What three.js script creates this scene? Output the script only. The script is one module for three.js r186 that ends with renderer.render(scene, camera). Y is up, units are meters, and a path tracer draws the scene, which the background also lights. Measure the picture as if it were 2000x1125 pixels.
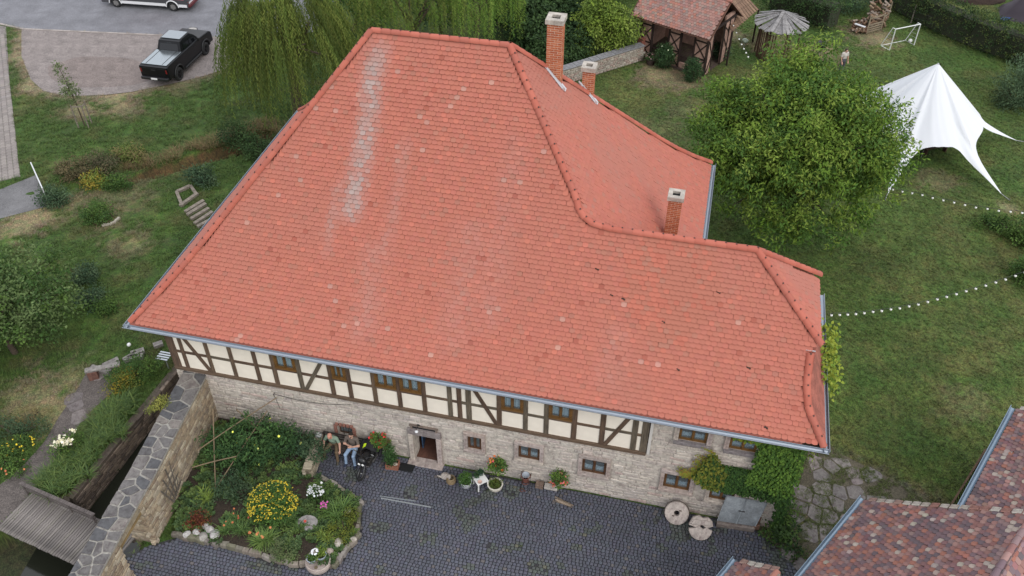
import * as THREE from 'three';
import { mergeGeometries, mergeVertices } from 'three/addons/utils/BufferGeometryUtils.js';
import { RoundedBoxGeometry } from 'three/addons/geometries/RoundedBoxGeometry.js';
import { MarchingCubes } from 'three/addons/objects/MarchingCubes.js';

// ---------------------------------------------------------------- camera, sky, sun, exposure
const scene = new THREE.Scene();
const FOC = 1750, CAMH = 28, PITCH = Math.atan2(FOC, 1973.5);
const camera = new THREE.PerspectiveCamera(2 * Math.atan(562.5 / FOC) * 180 / Math.PI, 1024 / 576, 0.5, 600);
camera.position.set(0, CAMH, 0);
camera.rotation.set(-PITCH, 0, 0);
const renderer = new THREE.WebGLRenderer({ antialias: true });
renderer.toneMapping = THREE.LinearToneMapping;
renderer.toneMappingExposure = 1.32;
renderer.shadowMap.enabled = true;
renderer.shadowMap.type = THREE.PCFSoftShadowMap;
{ // bright, evenly overcast sky
  const w = 64, h = 32, d = new Float32Array(w * h * 4);
  for (let j = 0; j < h; j++) for (let i = 0; i < w; i++) {
    const el = ((j + 0.5) / h - 0.5) * Math.PI, k = (j * w + i) * 4;
    const s = Math.max(0, Math.sin(el)), l = el > 0 ? 0.8 + 0.25 * s : 0.3;
    d[k] = l * 0.97; d[k + 1] = l * 1.0; d[k + 2] = l * 1.07; d[k + 3] = 1;
  }
  const t = new THREE.DataTexture(d, w, h, THREE.RGBAFormat, THREE.FloatType);
  t.mapping = THREE.EquirectangularReflectionMapping; t.magFilter = THREE.LinearFilter; t.minFilter = THREE.LinearFilter; t.needsUpdate = true;
  scene.background = t; scene.environment = t;
}
const sun = new THREE.DirectionalLight(new THREE.Color(1, 0.955, 0.89), 1.1);
sun.position.set(10 + 42, 62, -38 + 66); sun.target.position.set(10, 0, -38);
sun.castShadow = true; sun.shadow.radius = 60; sun.shadow.mapSize.set(4096, 4096);
Object.assign(sun.shadow.camera, { left: -60, right: 60, top: 60, bottom: -60, near: 1, far: 220 });
scene.add(sun, sun.target);

// ---------------------------------------------------------------- helpers
const V = (x, y, z) => new THREE.Vector3(x, y, z);
let seed = 12345;
const rnd = () => { seed = (seed + 0x6D2B79F5) | 0; let t = Math.imul(seed ^ (seed >>> 15), 1 | seed); t = (t + Math.imul(t ^ (t >>> 7), 61 | t)) ^ t; return ((t ^ (t >>> 14)) >>> 0) / 4294967296; };
const R = (a, b) => a + (b - a) * rnd();
const gauss = () => (rnd() + rnd() + rnd() + rnd() - 2) * 1.0;
const pick = a => a[Math.floor(rnd() * a.length)];
const clamp = (x, a, b) => Math.min(b, Math.max(a, x));
const lerp = (a, b, t) => a + (b - a) * t;
const smooth = (a, b, x) => { const t = clamp((x - a) / (b - a), 0, 1); return t * t * (3 - 2 * t); };
const rad = d => d * Math.PI / 180;
// a photo pixel (2000 x 1125) gives a direction; the distance comes from the level h it touches
function ray(px, py) { const c = Math.cos(PITCH), s = Math.sin(PITCH), a = (px - 1000) / FOC, b = -(py - 562.5) / FOC; return V(a, b * c - s, -b * s - c); }
function P(px, py, h = 0) { const d = ray(px, py), k = (h - CAMH) / d.y; return V(k * d.x, h, k * d.z); }
function heightAt(px, py, z) { const d = ray(px, py), k = z / d.z; return CAMH + k * d.y; }
// smooth value noise in the plane
const hash2 = (x, y) => { let h = Math.imul(x, 374761393) ^ Math.imul(y, 668265263); h = Math.imul(h ^ (h >>> 13), 1274126177); return ((h ^ (h >>> 16)) >>> 0) / 4294967296; };
function vnoise(x, y) { const xi = Math.floor(x), yi = Math.floor(y), f = x - xi, g = y - yi, u = f * f * (3 - 2 * f), v = g * g * (3 - 2 * g); return lerp(lerp(hash2(xi, yi), hash2(xi + 1, yi), u), lerp(hash2(xi, yi + 1), hash2(xi + 1, yi + 1), u), v); }
function fbm(x, y, o = 4) { let s = 0, a = 0.5, n = 0; for (let i = 0; i < o; i++) { s += a * vnoise(x, y); n += a; a *= 0.5; x = x * 2.03 + 17.1; y = y * 2.03 + 9.7; } return s / n; }
// tileable noise for textures
function tnoise(x, y, per, sd) { const xi = Math.floor(x), yi = Math.floor(y), f = x - xi, g = y - yi, u = f * f * (3 - 2 * f), v = g * g * (3 - 2 * g), m = k => ((k % per) + per) % per; const H = (a, b) => hash2(m(a) + sd * 131, m(b) + sd * 57); return lerp(lerp(H(xi, yi), H(xi + 1, yi), u), lerp(H(xi, yi + 1), H(xi + 1, yi + 1), u), v); }
function texture(size, fn, srgb = true) {
  const d = new Uint8Array(size * size * 4);
  for (let j = 0; j < size; j++) for (let i = 0; i < size; i++) { const c = fn(i / size, j / size, i, j), k = (j * size + i) * 4; d[k] = clamp(c[0], 0, 1) * 255; d[k + 1] = clamp(c[1], 0, 1) * 255; d[k + 2] = clamp(c[2], 0, 1) * 255; d[k + 3] = 255; }
  const t = new THREE.DataTexture(d, size, size, THREE.RGBAFormat); t.wrapS = t.wrapT = THREE.RepeatWrapping; t.magFilter = THREE.LinearFilter; t.minFilter = THREE.LinearMipmapLinearFilter; t.generateMipmaps = true;
  if (srgb) t.colorSpace = THREE.SRGBColorSpace; t.needsUpdate = true; return t;
}
function tfbm(u, v, base, oct, sd, gain = 0.6) { let s = 0, a = 1, n = 0, p = base; for (let i = 0; i < oct; i++) { s += a * tnoise(u * p, v * p, p, sd + i); n += a; a *= gain; p *= 2; } return s / n; }
const rep = (t, x, y = x) => { const c = t.clone(); c.repeat.set(x, y); c.needsUpdate = true; return c; };
// textures carry grain only, as a multiplier near white; uv are in metres
const T = {};
T.mottle = rep(texture(512, (u, v) => { const n = tfbm(u, v, 6, 6, 1, 0.75), m = tfbm(u, v, 64, 2, 9); const k = 0.62 + 0.5 * n + 0.14 * (m - 0.5); return [k, k * 0.99, k * 0.975]; }), 0.5);
T.plaster = rep(texture(256, (u, v) => { const k = 0.93 + 0.1 * tfbm(u, v, 5, 5, 71); return [k, k * 0.995, k * 0.985]; }), 0.4);
T.stone = rep(texture(512, (u, v) => { const n = tfbm(u, v, 8, 6, 21, 0.8), q = smooth(0.56, 0.7, tfbm(u, v, 14, 3, 33)); const k = 0.66 + 0.5 * n; return [k - 0.1 * q, k - 0.12 * q, k - 0.11 * q]; }), 0.7);
T.wood = rep(texture(512, (u, v) => { const g = tnoise(u * 6, v * 90, 90, 3) * 0.5 + tnoise(u * 14, v * 200, 200, 5) * 0.3 + tfbm(u, v, 5, 3, 8) * 0.35; const k = 0.45 + 0.55 * g; return [k, k * 0.98, k * 0.95]; }), 0.6);
T.asphalt = rep(texture(512, (u, v) => { const n = tfbm(u, v, 4, 4, 41), f = tnoise(u * 256, v * 256, 256, 44), g = tnoise(u * 128, v * 128, 128, 45); const k = 0.66 + 0.26 * n + 0.2 * (f - 0.5) + 0.14 * (g - 0.5); return [k, k, k]; }), 0.25);
T.grass = rep(texture(1024, (u, v) => { const n = tfbm(u, v, 5, 4, 51), f = tnoise(u * 340, v * 340, 340, 54), g = tnoise(u * 150, v * 150, 150, 55), y = tfbm(u, v, 24, 3, 58); const k = 0.5 + 0.28 * n + 0.44 * (f - 0.4) * 0.8 + 0.3 * (g - 0.5); return [k * (0.86 + 0.3 * y), k, k * (0.84 + 0.16 * y)]; }), 0.16);
T.gravel = rep(texture(512, (u, v) => { const n = tfbm(u, v, 4, 4, 61), f = tnoise(u * 180, v * 180, 180, 64), g = tnoise(u * 70, v * 70, 70, 65); const k = 0.6 + 0.25 * n + 0.34 * (f - 0.5) + 0.2 * (g - 0.5); return [k, k * 0.985, k * 0.97]; }), 0.4);
const lin = (r, g, b) => new THREE.Color().setRGB(r, g, b);
const col = c => Array.isArray(c) ? lin(...c) : new THREE.Color(c);
function mat(color, rough = 0.85, o = {}) { return new THREE.MeshStandardMaterial({ color: col(color), roughness: rough, metalness: 0, side: THREE.DoubleSide, ...o }); }
const textured = (color, tex, rough = 0.9, bump = 0, o = {}) => mat(color, rough, { map: tex, ...(bump ? { bumpMap: tex, bumpScale: bump } : {}), ...o });

// --- geometry
function boxUV(g, ox = 0, oy = 0) { // uv in metres from the dominant direction of each face
  const p = g.attributes.position, n = g.attributes.normal, uv = new Float32Array(p.count * 2);
  for (let i = 0; i < p.count; i++) { const ax = Math.abs(n.getX(i)), ay = Math.abs(n.getY(i)), az = Math.abs(n.getZ(i)); let a, b; if (ay >= ax && ay >= az) { a = p.getX(i); b = p.getZ(i); } else if (ax >= az) { a = p.getZ(i); b = p.getY(i); } else { a = p.getX(i); b = p.getY(i); } uv[2 * i] = a + ox; uv[2 * i + 1] = b + oy; }
  g.setAttribute('uv', new THREE.BufferAttribute(uv, 2)); return g;
}
function flat(g) { let k = g.index ? g.toNonIndexed() : g; for (const a of Object.keys(k.attributes)) if (!['position', 'normal', 'uv'].includes(a)) k.deleteAttribute(a); if (!k.attributes.normal) k.computeVertexNormals(); if (!k.attributes.uv) boxUV(k); k.morphAttributes = {}; return k; }
const join = gs => gs.length === 1 ? flat(gs[0]) : mergeGeometries(gs.map(flat));
function xf(g, x = 0, y = 0, z = 0, rx = 0, ry = 0, rz = 0) { const m = new THREE.Matrix4().compose(V(x, y, z), new THREE.Quaternion().setFromEuler(new THREE.Euler(rx, ry, rz, 'YXZ')), V(1, 1, 1)); return g.applyMatrix4(m); }
const box = (w, h, d, x = 0, y = 0, z = 0, rx = 0, ry = 0, rz = 0) => xf(boxUV(new THREE.BoxGeometry(w, h, d)), x, y, z, rx, ry, rz);
const rbox = (w, h, d, r, x = 0, y = 0, z = 0, rx = 0, ry = 0, rz = 0, s = 1) => xf(boxUV(new RoundedBoxGeometry(w, h, d, s, Math.min(r, w / 2.01, h / 2.01, d / 2.01))), x, y, z, rx, ry, rz);
const cyl = (r1, r2, h, x = 0, y = 0, z = 0, rx = 0, ry = 0, rz = 0, n = 12) => xf(new THREE.CylinderGeometry(r1, r2, h, n), x, y, z, rx, ry, rz);
const sph = (r, x = 0, y = 0, z = 0, sx = 1, sy = 1, sz = 1, n = 10) => new THREE.SphereGeometry(r, n, Math.max(6, n - 3)).scale(sx, sy, sz).translate(x, y, z);
function frameTo(a, b, upHint = V(0, 1, 0)) { const z = b.clone().sub(a).normalize(); let u = Math.abs(z.dot(upHint)) > 0.98 ? V(1, 0, 0) : upHint; const x = new THREE.Vector3().crossVectors(u, z).normalize(), y = new THREE.Vector3().crossVectors(z, x); return new THREE.Matrix4().makeBasis(x, y, z).setPosition(a.clone().add(b).multiplyScalar(0.5)); }
function bar(a, b, w = 0.05, h = w, up) { const g = boxUV(new THREE.BoxGeometry(w, h, a.distanceTo(b))); return g.applyMatrix4(frameTo(a, b, up)); }
function rod(a, b, r1 = 0.03, r2 = r1, n = 7) { const g = new THREE.CylinderGeometry(r2, r1, a.distanceTo(b), n, 1); g.rotateX(Math.PI / 2); return g.applyMatrix4(frameTo(a, b)); }
function tube(pts, r, n = 6, seg = 0) { return new THREE.TubeGeometry(new THREE.CatmullRomCurve3(pts), seg || pts.length * 3, r, n); }
const shapeOf = pts => { const s = new THREE.Shape(); pts.forEach((p, i) => i ? s.lineTo(p[0], p[1]) : s.moveTo(p[0], p[1])); s.closePath(); return s; };
// a flat sheet over a polygon of world points (y of the first), uv in metres
function sheet(pts, y) { const g = new THREE.ShapeGeometry(shapeOf(pts.map(p => [p.x, -p.z]))); g.rotateX(-Math.PI / 2); g.translate(0, y, 0); return boxUV(flat(g)); }
function slab(pts, y0, y1) { const g = new THREE.ExtrudeGeometry(shapeOf(pts.map(p => [p.x, -p.z])), { depth: y1 - y0, bevelEnabled: false }); g.rotateX(-Math.PI / 2); g.translate(0, y0, 0); return boxUV(flat(g)); }
function inPoly(x, z, poly) { let c = false; for (let i = 0, j = poly.length - 1; i < poly.length; j = i++) { const a = poly[i], b = poly[j]; if ((a.z > z) !== (b.z > z) && x < (b.x - a.x) * (z - a.z) / (b.z - a.z) + a.x) c = !c; } return c; }
function distPoly(x, z, poly, open = false) { let m = 1e9; for (let i = 0; i < poly.length - (open ? 1 : 0); i++) { const a = poly[i], b = poly[(i + 1) % poly.length], dx = b.x - a.x, dz = b.z - a.z, t = clamp(((x - a.x) * dx + (z - a.z) * dz) / (dx * dx + dz * dz + 1e-9), 0, 1); m = Math.min(m, Math.hypot(x - a.x - t * dx, z - a.z - t * dz)); } return m; }

// --- scene objects
const taken = {};
function numbered(n) { const k = taken[n] = (taken[n] ?? -1) + 1; return k ? `${n}_${String(k).padStart(3, '0')}` : n; }
function thing(name, label, category, pos = V(0, 0, 0), turn = 0, group) {
  const o = new THREE.Group(); o.name = numbered(name); o.position.copy(pos); o.rotation.y = turn; o.userData = { label, category }; if (group) o.userData.group = group; scene.add(o); return o;
}
function part(name, geo, m, parent, label) {
  const g = Array.isArray(geo) ? join(geo) : geo; const o = new THREE.Mesh(g, m); o.name = name; o.castShadow = o.receiveShadow = true; if (label) o.userData.label = label; if (name === 'flower') o.userData.kind = 'stuff'; (parent || scene).add(o); return o;
}
function single(name, geo, m, label, category, pos, turn = 0, group) { const o = part(numbered(name), geo, m, scene); if (pos) o.position.copy(pos); o.rotation.y = turn; o.userData = { label, category }; if (group) o.userData.group = group; return o; }
function structure(name, geo, m) { const o = part(numbered(name), geo, m, scene); o.userData = { kind: 'structure' }; return o; }
// many small alike pieces: the first `limit` as meshes of their own, the rest as one instanced part
function pieces(name, stuffName, geos, mats, list, parent, limit, stuffMat) { // list: {m: Matrix4, c: [r,g,b], w: weight}
  list.forEach(p => p.g = Math.floor(rnd() * geos.length));
  const order = [...list].sort((a, b) => b.w - a.w), solo = order.slice(0, limit), rest = order.slice(limit);
  const nearest = c => { let bi = 0, bd = 9; mats.forEach((m, i) => { const d = Math.abs(m.color.r - c[0]) + Math.abs(m.color.g - c[1]) + Math.abs(m.color.b - c[2]); if (d < bd) { bd = d; bi = i; } }); return mats[bi]; };
  for (const p of solo) { const o = part(name, geos[p.g], nearest(p.c), parent); o.applyMatrix4(p.m); }
  for (let gi = 0; gi < geos.length; gi++) {
    const sub = rest.filter(p => p.g === gi); if (!sub.length) continue;
    const im = new THREE.InstancedMesh(geos[gi], stuffMat, sub.length); im.name = stuffName; im.castShadow = im.receiveShadow = true;
    sub.forEach((p, i) => { im.setMatrixAt(i, p.m); im.setColorAt(i, lin(...p.c)); }); im.userData = { kind: 'stuff' }; (parent || scene).add(im);
  }
}
const jitter = (c, v = 0.08, h = 0.02) => { const k = 1 + R(-v, v); return [c[0] * k * (1 + R(-h, h)), c[1] * k * (1 + R(-h, h)), c[2] * k * (1 + R(-h, h))]; };
// ---------------------------------------------------------------- vegetation builders
// leaves are small folded faces, each with its own hue; shade comes from the crown itself
class Leaves {
  constructor() { this.p = []; this.n = []; this.c = []; }
  leaf(x, y, z, dir, nrm, len, wid, c) { // a rhombus along dir, folded a little along its rib
    const d = dir, s = new THREE.Vector3().crossVectors(nrm, d).normalize().multiplyScalar(wid / 2);
    const mx = x + d.x * len * 0.45, my = y + d.y * len * 0.45, mz = z + d.z * len * 0.45, k = wid * 0.18;
    const A = [x, y, z], B = [mx + s.x + nrm.x * k, my + s.y + nrm.y * k, mz + s.z + nrm.z * k], C = [x + d.x * len, y + d.y * len, z + d.z * len], D = [mx - s.x + nrm.x * k, my - s.y + nrm.y * k, mz - s.z + nrm.z * k];
    this.tri(A, B, C, c); this.tri(A, C, D, c);
  }
  tri(A, B, C, c) {
    const ux = B[0] - A[0], uy = B[1] - A[1], uz = B[2] - A[2], vx = C[0] - A[0], vy = C[1] - A[1], vz = C[2] - A[2];
    let nx = uy * vz - uz * vy, ny = uz * vx - ux * vz, nz = ux * vy - uy * vx; const l = Math.hypot(nx, ny, nz) || 1; nx /= l; ny /= l; nz /= l;
    this.p.push(...A, ...B, ...C); for (let i = 0; i < 3; i++) { this.n.push(nx, ny, nz); this.c.push(c[0], c[1], c[2]); }
  }
  geo() { const g = new THREE.BufferGeometry(); g.setAttribute('position', new THREE.Float32BufferAttribute(this.p, 3)); g.setAttribute('normal', new THREE.Float32BufferAttribute(this.n, 3)); g.setAttribute('color', new THREE.Float32BufferAttribute(this.c, 3)); return g; }
}
const leafMat = new THREE.MeshPhysicalMaterial({ color: 0xffffff, vertexColors: true, roughness: 0.85, specularIntensity: 0.4, side: THREE.DoubleSide, transmission: 0.2, thickness: 0 });
const bladeMat = new THREE.MeshStandardMaterial({ color: 0xffffff, vertexColors: true, roughness: 0.7, side: THREE.DoubleSide });
const petalMat = new THREE.MeshStandardMaterial({ color: 0xffffff, vertexColors: true, roughness: 0.75, side: THREE.DoubleSide });
const barkMat = textured([0.13, 0.1, 0.075], T.wood, 0.95, 0.01);
const woodGrey = textured([0.36, 0.32, 0.28], T.wood, 0.9, 0.004);
const G = { walnut: [[0.112, 0.197, 0.023], [0.157, 0.243, 0.033], [0.072, 0.144, 0.023], [0.197, 0.276, 0.046]], willow: [[0.144, 0.197, 0.039], [0.190, 0.230, 0.052], [0.105, 0.157, 0.033]], dark: [[0.040, 0.080, 0.024], [0.056, 0.104, 0.032], [0.028, 0.060, 0.020]], mid: [[0.068, 0.129, 0.027], [0.095, 0.163, 0.034], [0.048, 0.102, 0.024]], lime: [[0.170, 0.245, 0.034], [0.218, 0.286, 0.054], [0.122, 0.190, 0.031]], blue: [[0.061, 0.109, 0.051], [0.088, 0.136, 0.068], [0.041, 0.082, 0.041]], pale: [[0.109, 0.163, 0.054], [0.143, 0.204, 0.075], [0.075, 0.129, 0.041]], yew: [[0.028, 0.060, 0.020], [0.044, 0.080, 0.026], [0.064, 0.104, 0.032]] };
const rdir = () => { const z = R(-1, 1), a = R(0, 6.2832), r = Math.sqrt(1 - z * z); return V(r * Math.cos(a), z, r * Math.sin(a)); };
// crown made of twig clumps spread through lobes [x,y,z,rx,ry,rz]; shell = how far out the clumps sit
function crown(lobes, clumps, perClump, len, wid, cols, { shell = 0.55, spread = 0.55, droop = 0.25, L = new Leaves(), min = -1 } = {}) {
  const vol = lobes.map(l => l[3] * l[4] * l[5]), tot = vol.reduce((a, b) => a + b);
  for (let i = 0; i < clumps; i++) {
    let k = rnd() * tot, li = 0; while (li < lobes.length - 1 && k > vol[li]) k -= vol[li++];
    const l = lobes[li], d = rdir(); if (d.y < min) d.y = -d.y * 0.3;
    const r = Math.pow(R(shell * shell * shell, 1), 1 / 3) * (0.86 + 0.22 * fbm(d.x * 2 + li * 7 + l[0], d.z * 2 + d.y * 2, 2));
    const cx = l[0] + d.x * l[3] * r, cy = l[1] + d.y * l[4] * r, cz = l[2] + d.z * l[5] * r, c0 = pick(cols), tone = R(0.82, 1.2);
    const axis = d.clone().add(rdir().multiplyScalar(0.6)).normalize();
    for (let j = 0; j < perClump; j++) {
      const o = rdir().multiplyScalar(spread * Math.cbrt(rnd())), q = R(-0.5, 0.9) * spread;
      const dir = axis.clone().multiplyScalar(0.5).add(rdir()); dir.y -= droop; dir.normalize();
      const nrm = rdir().multiplyScalar(0.8).add(V(0, 0.9, 0)).addScaledVector(d, 0.4).normalize();
      const t = tone * R(0.85, 1.15); L.leaf(cx + o.x + axis.x * q, cy + o.y * 0.7 + axis.y * q, cz + o.z + axis.z * q, dir, nrm, len * R(0.7, 1.25), wid * R(0.75, 1.2), [c0[0] * t, c0[1] * t, c0[2] * t]);
    }
  }
  return L;
}
function limbs(base, lobes, r0, n, topFrac = 0.55, lean = V(0, 0, 0)) { // tapered trunk with limbs reaching into the lobes
  const gs = [], top = base.clone(); let cx = 0, cy = 0, cz = 0; lobes.forEach(l => { cx += l[0]; cy += l[1]; cz += l[2]; }); cx /= lobes.length; cy /= lobes.length; cz /= lobes.length;
  top.set(lerp(base.x, cx, 0.8), lerp(base.y, cy, topFrac), lerp(base.z, cz, 0.8));
  const mid = base.clone().lerp(top, 0.5).add(lean);
  gs.push(rod(base.clone().add(V(0, -0.2, 0)), mid, r0 * 1.15, r0 * 0.85, 9), rod(mid, top, r0 * 0.87, r0 * 0.7, 9));
  for (let i = 0; i < n; i++) {
    const l = lobes[i % lobes.length], d = rdir(); d.y = Math.abs(d.y) * 0.8 - 0.1;
    const e = V(l[0] + d.x * l[3] * 0.8, l[1] + d.y * l[4] * 0.8, l[2] + d.z * l[5] * 0.8), s = mid.clone().lerp(top, R(0.3, 1)), m = s.clone().lerp(e, 0.5).add(V(R(-0.2, 0.2), R(0, 0.4), R(-0.2, 0.2)));
    gs.push(rod(s, m, r0 * 0.42, r0 * 0.26, 6), rod(m, e, r0 * 0.26, r0 * 0.06, 5));
  }
  return gs;
}
function tree(name, label, cat, base, lobes, o) { // lobes relative to base
  const t = thing(name, label, cat, base, 0, o.group);
  part('trunk', limbs(V(0, 0, 0), lobes, o.trunk ?? 0.2, o.limbs ?? 12, o.top ?? 0.55), o.bark ?? barkMat, t);
  part('crown', crown(lobes, o.clumps, o.per, o.len, o.wid, o.cols, o).geo(), leafMat, t);
  return t;
}
function shrub(name, label, pos, lobes, o) {
  const t = thing(name, label, o.cat ?? 'shrub', pos, 0, o.group);
  const st = []; for (let i = 0; i < (o.stems ?? 6); i++) { const l = lobes[i % lobes.length]; st.push(rod(V(R(-0.1, 0.1), -0.05, R(-0.1, 0.1)), V(l[0] + R(-0.5, 0.5) * l[3], l[1] + R(-0.1, 0.5) * l[4], l[2] + R(-0.5, 0.5) * l[5]), 0.03, 0.012, 5)); }
  part('stem', st, barkMat, t);
  part('foliage', crown(lobes, o.clumps, o.per, o.len, o.wid, o.cols, { spread: 0.22, shell: 0.5, ...o }).geo(), leafMat, t);
  if (o.flowers) part('flower', blossoms(lobes, o.flowers.n, o.flowers.r, o.flowers.cols, o.flowers), petalMat, t);
  return t;
}
function blossoms(lobes, n, r, cols, { petals = 5, top = false, clump = 0, out = 1.03 } = {}) {
  const L = new Leaves(); let cl = null;
  for (let i = 0; i < n; i++) {
    const l = pick(lobes), d = rdir(); if (top || d.y < -0.2) d.y = Math.abs(d.y);
    let x = l[0] + d.x * l[3] * out, y = l[1] + d.y * l[4] * out, z = l[2] + d.z * l[5] * out; if (clump && i % clump && cl) { x = cl[0] + R(-1, 1) * r * 2.2; y = cl[1] + R(-0.5, 1) * r * 1.5; z = cl[2] + R(-1, 1) * r * 2.2; } else cl = [x, y, z];
    flower(L, x, y, z, V(d.x * 0.6, 0.8, d.z * 0.6 + 0.2).normalize(), r * R(0.75, 1.2), jitter(pick(cols), 0.15), petals);
  }
  return L.geo();
}
function flower(L, x, y, z, up, r, c, petals = 5) {
  const a = new THREE.Vector3().crossVectors(up, V(0.3, 0.1, 1)).normalize(), b = new THREE.Vector3().crossVectors(up, a);
  for (let i = 0; i < petals; i++) { const t = i / petals * 6.2832 + R(0, 0.5), d = a.clone().multiplyScalar(Math.cos(t)).addScaledVector(b, Math.sin(t)).addScaledVector(up, 0.35).normalize(); L.leaf(x, y, z, d, up, r, r * 0.75, c); }
}
function blades(L, x, y, z, n, len, wid, cols, { up = 0.9, arch = 0.9, fan = 0.08 } = {}) { // strap leaves arching over
  for (let i = 0; i < n; i++) {
    const a = R(0, 6.2832), l = len * R(0.6, 1.15), c = jitter(pick(cols), 0.18), w = wid * R(0.7, 1.2); let px = x + R(-fan, fan), py = y, pz = z + R(-fan, fan), sl = R(0.1, 0.5), prev = null; const sx = -Math.sin(a), sz = Math.cos(a), S = 4;
    for (let k = 0; k <= S; k++) {
      const h = w * (1 - Math.pow(k / S, 2)) * 0.5 + 0.001, A = [px + sx * h, py, pz + sz * h], B = [px - sx * h, py, pz - sz * h]; if (prev) { L.tri(prev[0], prev[1], B, c); L.tri(prev[0], B, A, c); } prev = [A, B];
      const ang = Math.PI / 2 * up - sl - arch * k / S * 1.5; px += Math.cos(ang) * Math.cos(a) * l / S; pz += Math.cos(ang) * Math.sin(a) * l / S; py += Math.sin(ang) * l / S; if (py < y + 0.02 && k > 1) py = y + 0.02;
    }
  }
  return L;
}
function strapPlant(name, label, pos, clumps, o) { // daylilies, irises: clumps [dx,dz]
  const t = thing(name, label, o.cat ?? 'plant', pos, 0, o.group), L = new Leaves();
  for (const [dx, dz] of clumps) blades(L, dx, o.y ?? 0, dz, o.n ?? 40, o.len ?? 0.6, o.wid ?? 0.035, o.cols ?? G.walnut, o);
  part('leaves', L.geo(), bladeMat, t);
  if (o.flowers) { const F = new Leaves(), st = []; for (let i = 0; i < o.flowers.n; i++) { const c = pick(clumps), x = c[0] + R(-0.3, 0.3), z = c[1] + R(-0.3, 0.3), h = (o.len ?? 0.6) * R(0.85, 1.25); flower(F, x, h, z, V(R(-0.4, 0.4), 0.8, R(0, 0.5)).normalize(), o.flowers.r * R(0.8, 1.2), jitter(pick(o.flowers.cols), 0.12), 6); st.push(rod(V(c[0], 0, c[1]), V(x, h, z), 0.008, 0.005, 4)); } part('flower', F.geo(), petalMat, t); part('stalk', st, mat([0.12, 0.2, 0.05], 0.8), t); }
  return t;
}
// ---------------------------------------------------------------- the house frame (front wall plane), used by the ground too
const HO = V(-1.97, 0, -21.16), HPHI = rad(13.35), HU = V(Math.cos(HPHI), 0, Math.sin(HPHI)), HN = V(-Math.sin(HPHI), 0, Math.cos(HPHI));
const hw = (s, y, z) => HO.clone().addScaledVector(HU, s).addScaledVector(HN, z).setY(y); // house local (along, up, towards the yard) to world

// ---------------------------------------------------------------- ground
const px = a => a.map(p => P(p[0], p[1], 0));
const racePoly = [V(-12.9, 0, -27.6), V(-14.1, 0, -27.2), P(263, 817), P(136, 973), V(-17.6, 0, -19.4), V(-19.8, 0, -17.2), V(-21, 0, -9), V(-13.75, 0, -9), V(-13.65, 0, -15.3), V(-13.25, 0, -19), V(-12.75, 0, -22.5), V(-12.5, 0, -24.2)];
const streamPoly = px([[238, 348], [300, 325], [380, 298], [452, 276], [520, 255], [560, 262], [470, 300], [390, 322], [300, 348], [262, 356]]);
const yardPoly = [...px([[232, 1098], [290, 1066], [345, 1050]]), V(-10.4, 0, -17.75), V(-7.6, 0, -16.95), ...px([[655, 1108], [700, 1050], [703, 985], [640, 945], [608, 930]]), hw(-5.7, 0, 0.03), hw(9.5, 0, 0.03), hw(9.6, 0, 0.0), ...px([[1475, 1032], [1545, 1095]]), V(10.6, 0, -15.6), V(11, 0, -9), V(-13.2, 0, -9), V(-13.1, 0, -15.9)];
const bedPoly = [...px([[345, 1050]]), V(-10.4, 0, -17.75), V(-7.6, 0, -16.95), ...px([[655, 1108], [700, 1050], [703, 985], [640, 945], [608, 930]]), hw(-5.75, 0, 0.02), hw(-11.2, 0, 0.02), V(-12.2, 0, -22), V(-12.4, 0, -19.5)];
const flagPoly = px([[1480, 1036], [1540, 1000], [1560, 950], [1580, 880], [1630, 880], [1680, 905], [1740, 935], [1800, 975], [1860, 1000], [1700, 1080], [1600, 1180], [1545, 1095]]);
const roadPoly = [V(-90, 0, -63), V(-44, 0, -60.4), ...px([[0, 47], [45, 57], [330, 70], [475, 76], [620, 62], [640, 10]]), V(-9, 0, -66), V(-9, 0, -90), V(-90, 0, -90)];
const lotPoly = px([[42, 57], [330, 70.5], [470, 76], [500, 100], [470, 125], [400, 148], [330, 165], [255, 180], [200, 186], [130, 188], [85, 178], [60, 155], [42, 110]]);
const paverPoly = px([[-60, 40], [12, 52], [18, 150], [40, 345], [-20, 360], [-40, 200], [-60, 120]]);
const asphPoly = px([[-60, 385], [0, 370], [70, 342], [97, 402], [0, 427], [-60, 445]]);
const pathPoly = px([[178, 712], [255, 742], [205, 778], [165, 815], [120, 880], [75, 945], [40, 1000], [-10, 1040], [-60, 1060], [-60, 960], [-10, 955], [45, 910], [85, 865], [115, 815], [145, 770]]);
function groundY(x, z) {
  let y = 0;
  if (inPoly(x, z, racePoly)) y = -1.15; 
  else if (inPoly(x, z, streamPoly)) y = -0.15 - 0.75 * smooth(0.05, 0.5, distPoly(x, z, streamPoly));
  else if (distPoly(x, z, yardPoly) > 0.4 && !inPoly(x, z, yardPoly) && z > -60 && x > -30) y = 0.06 * (fbm(x * 0.25, z * 0.25, 3) - 0.5);
  return y - 0.012;
}
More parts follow.
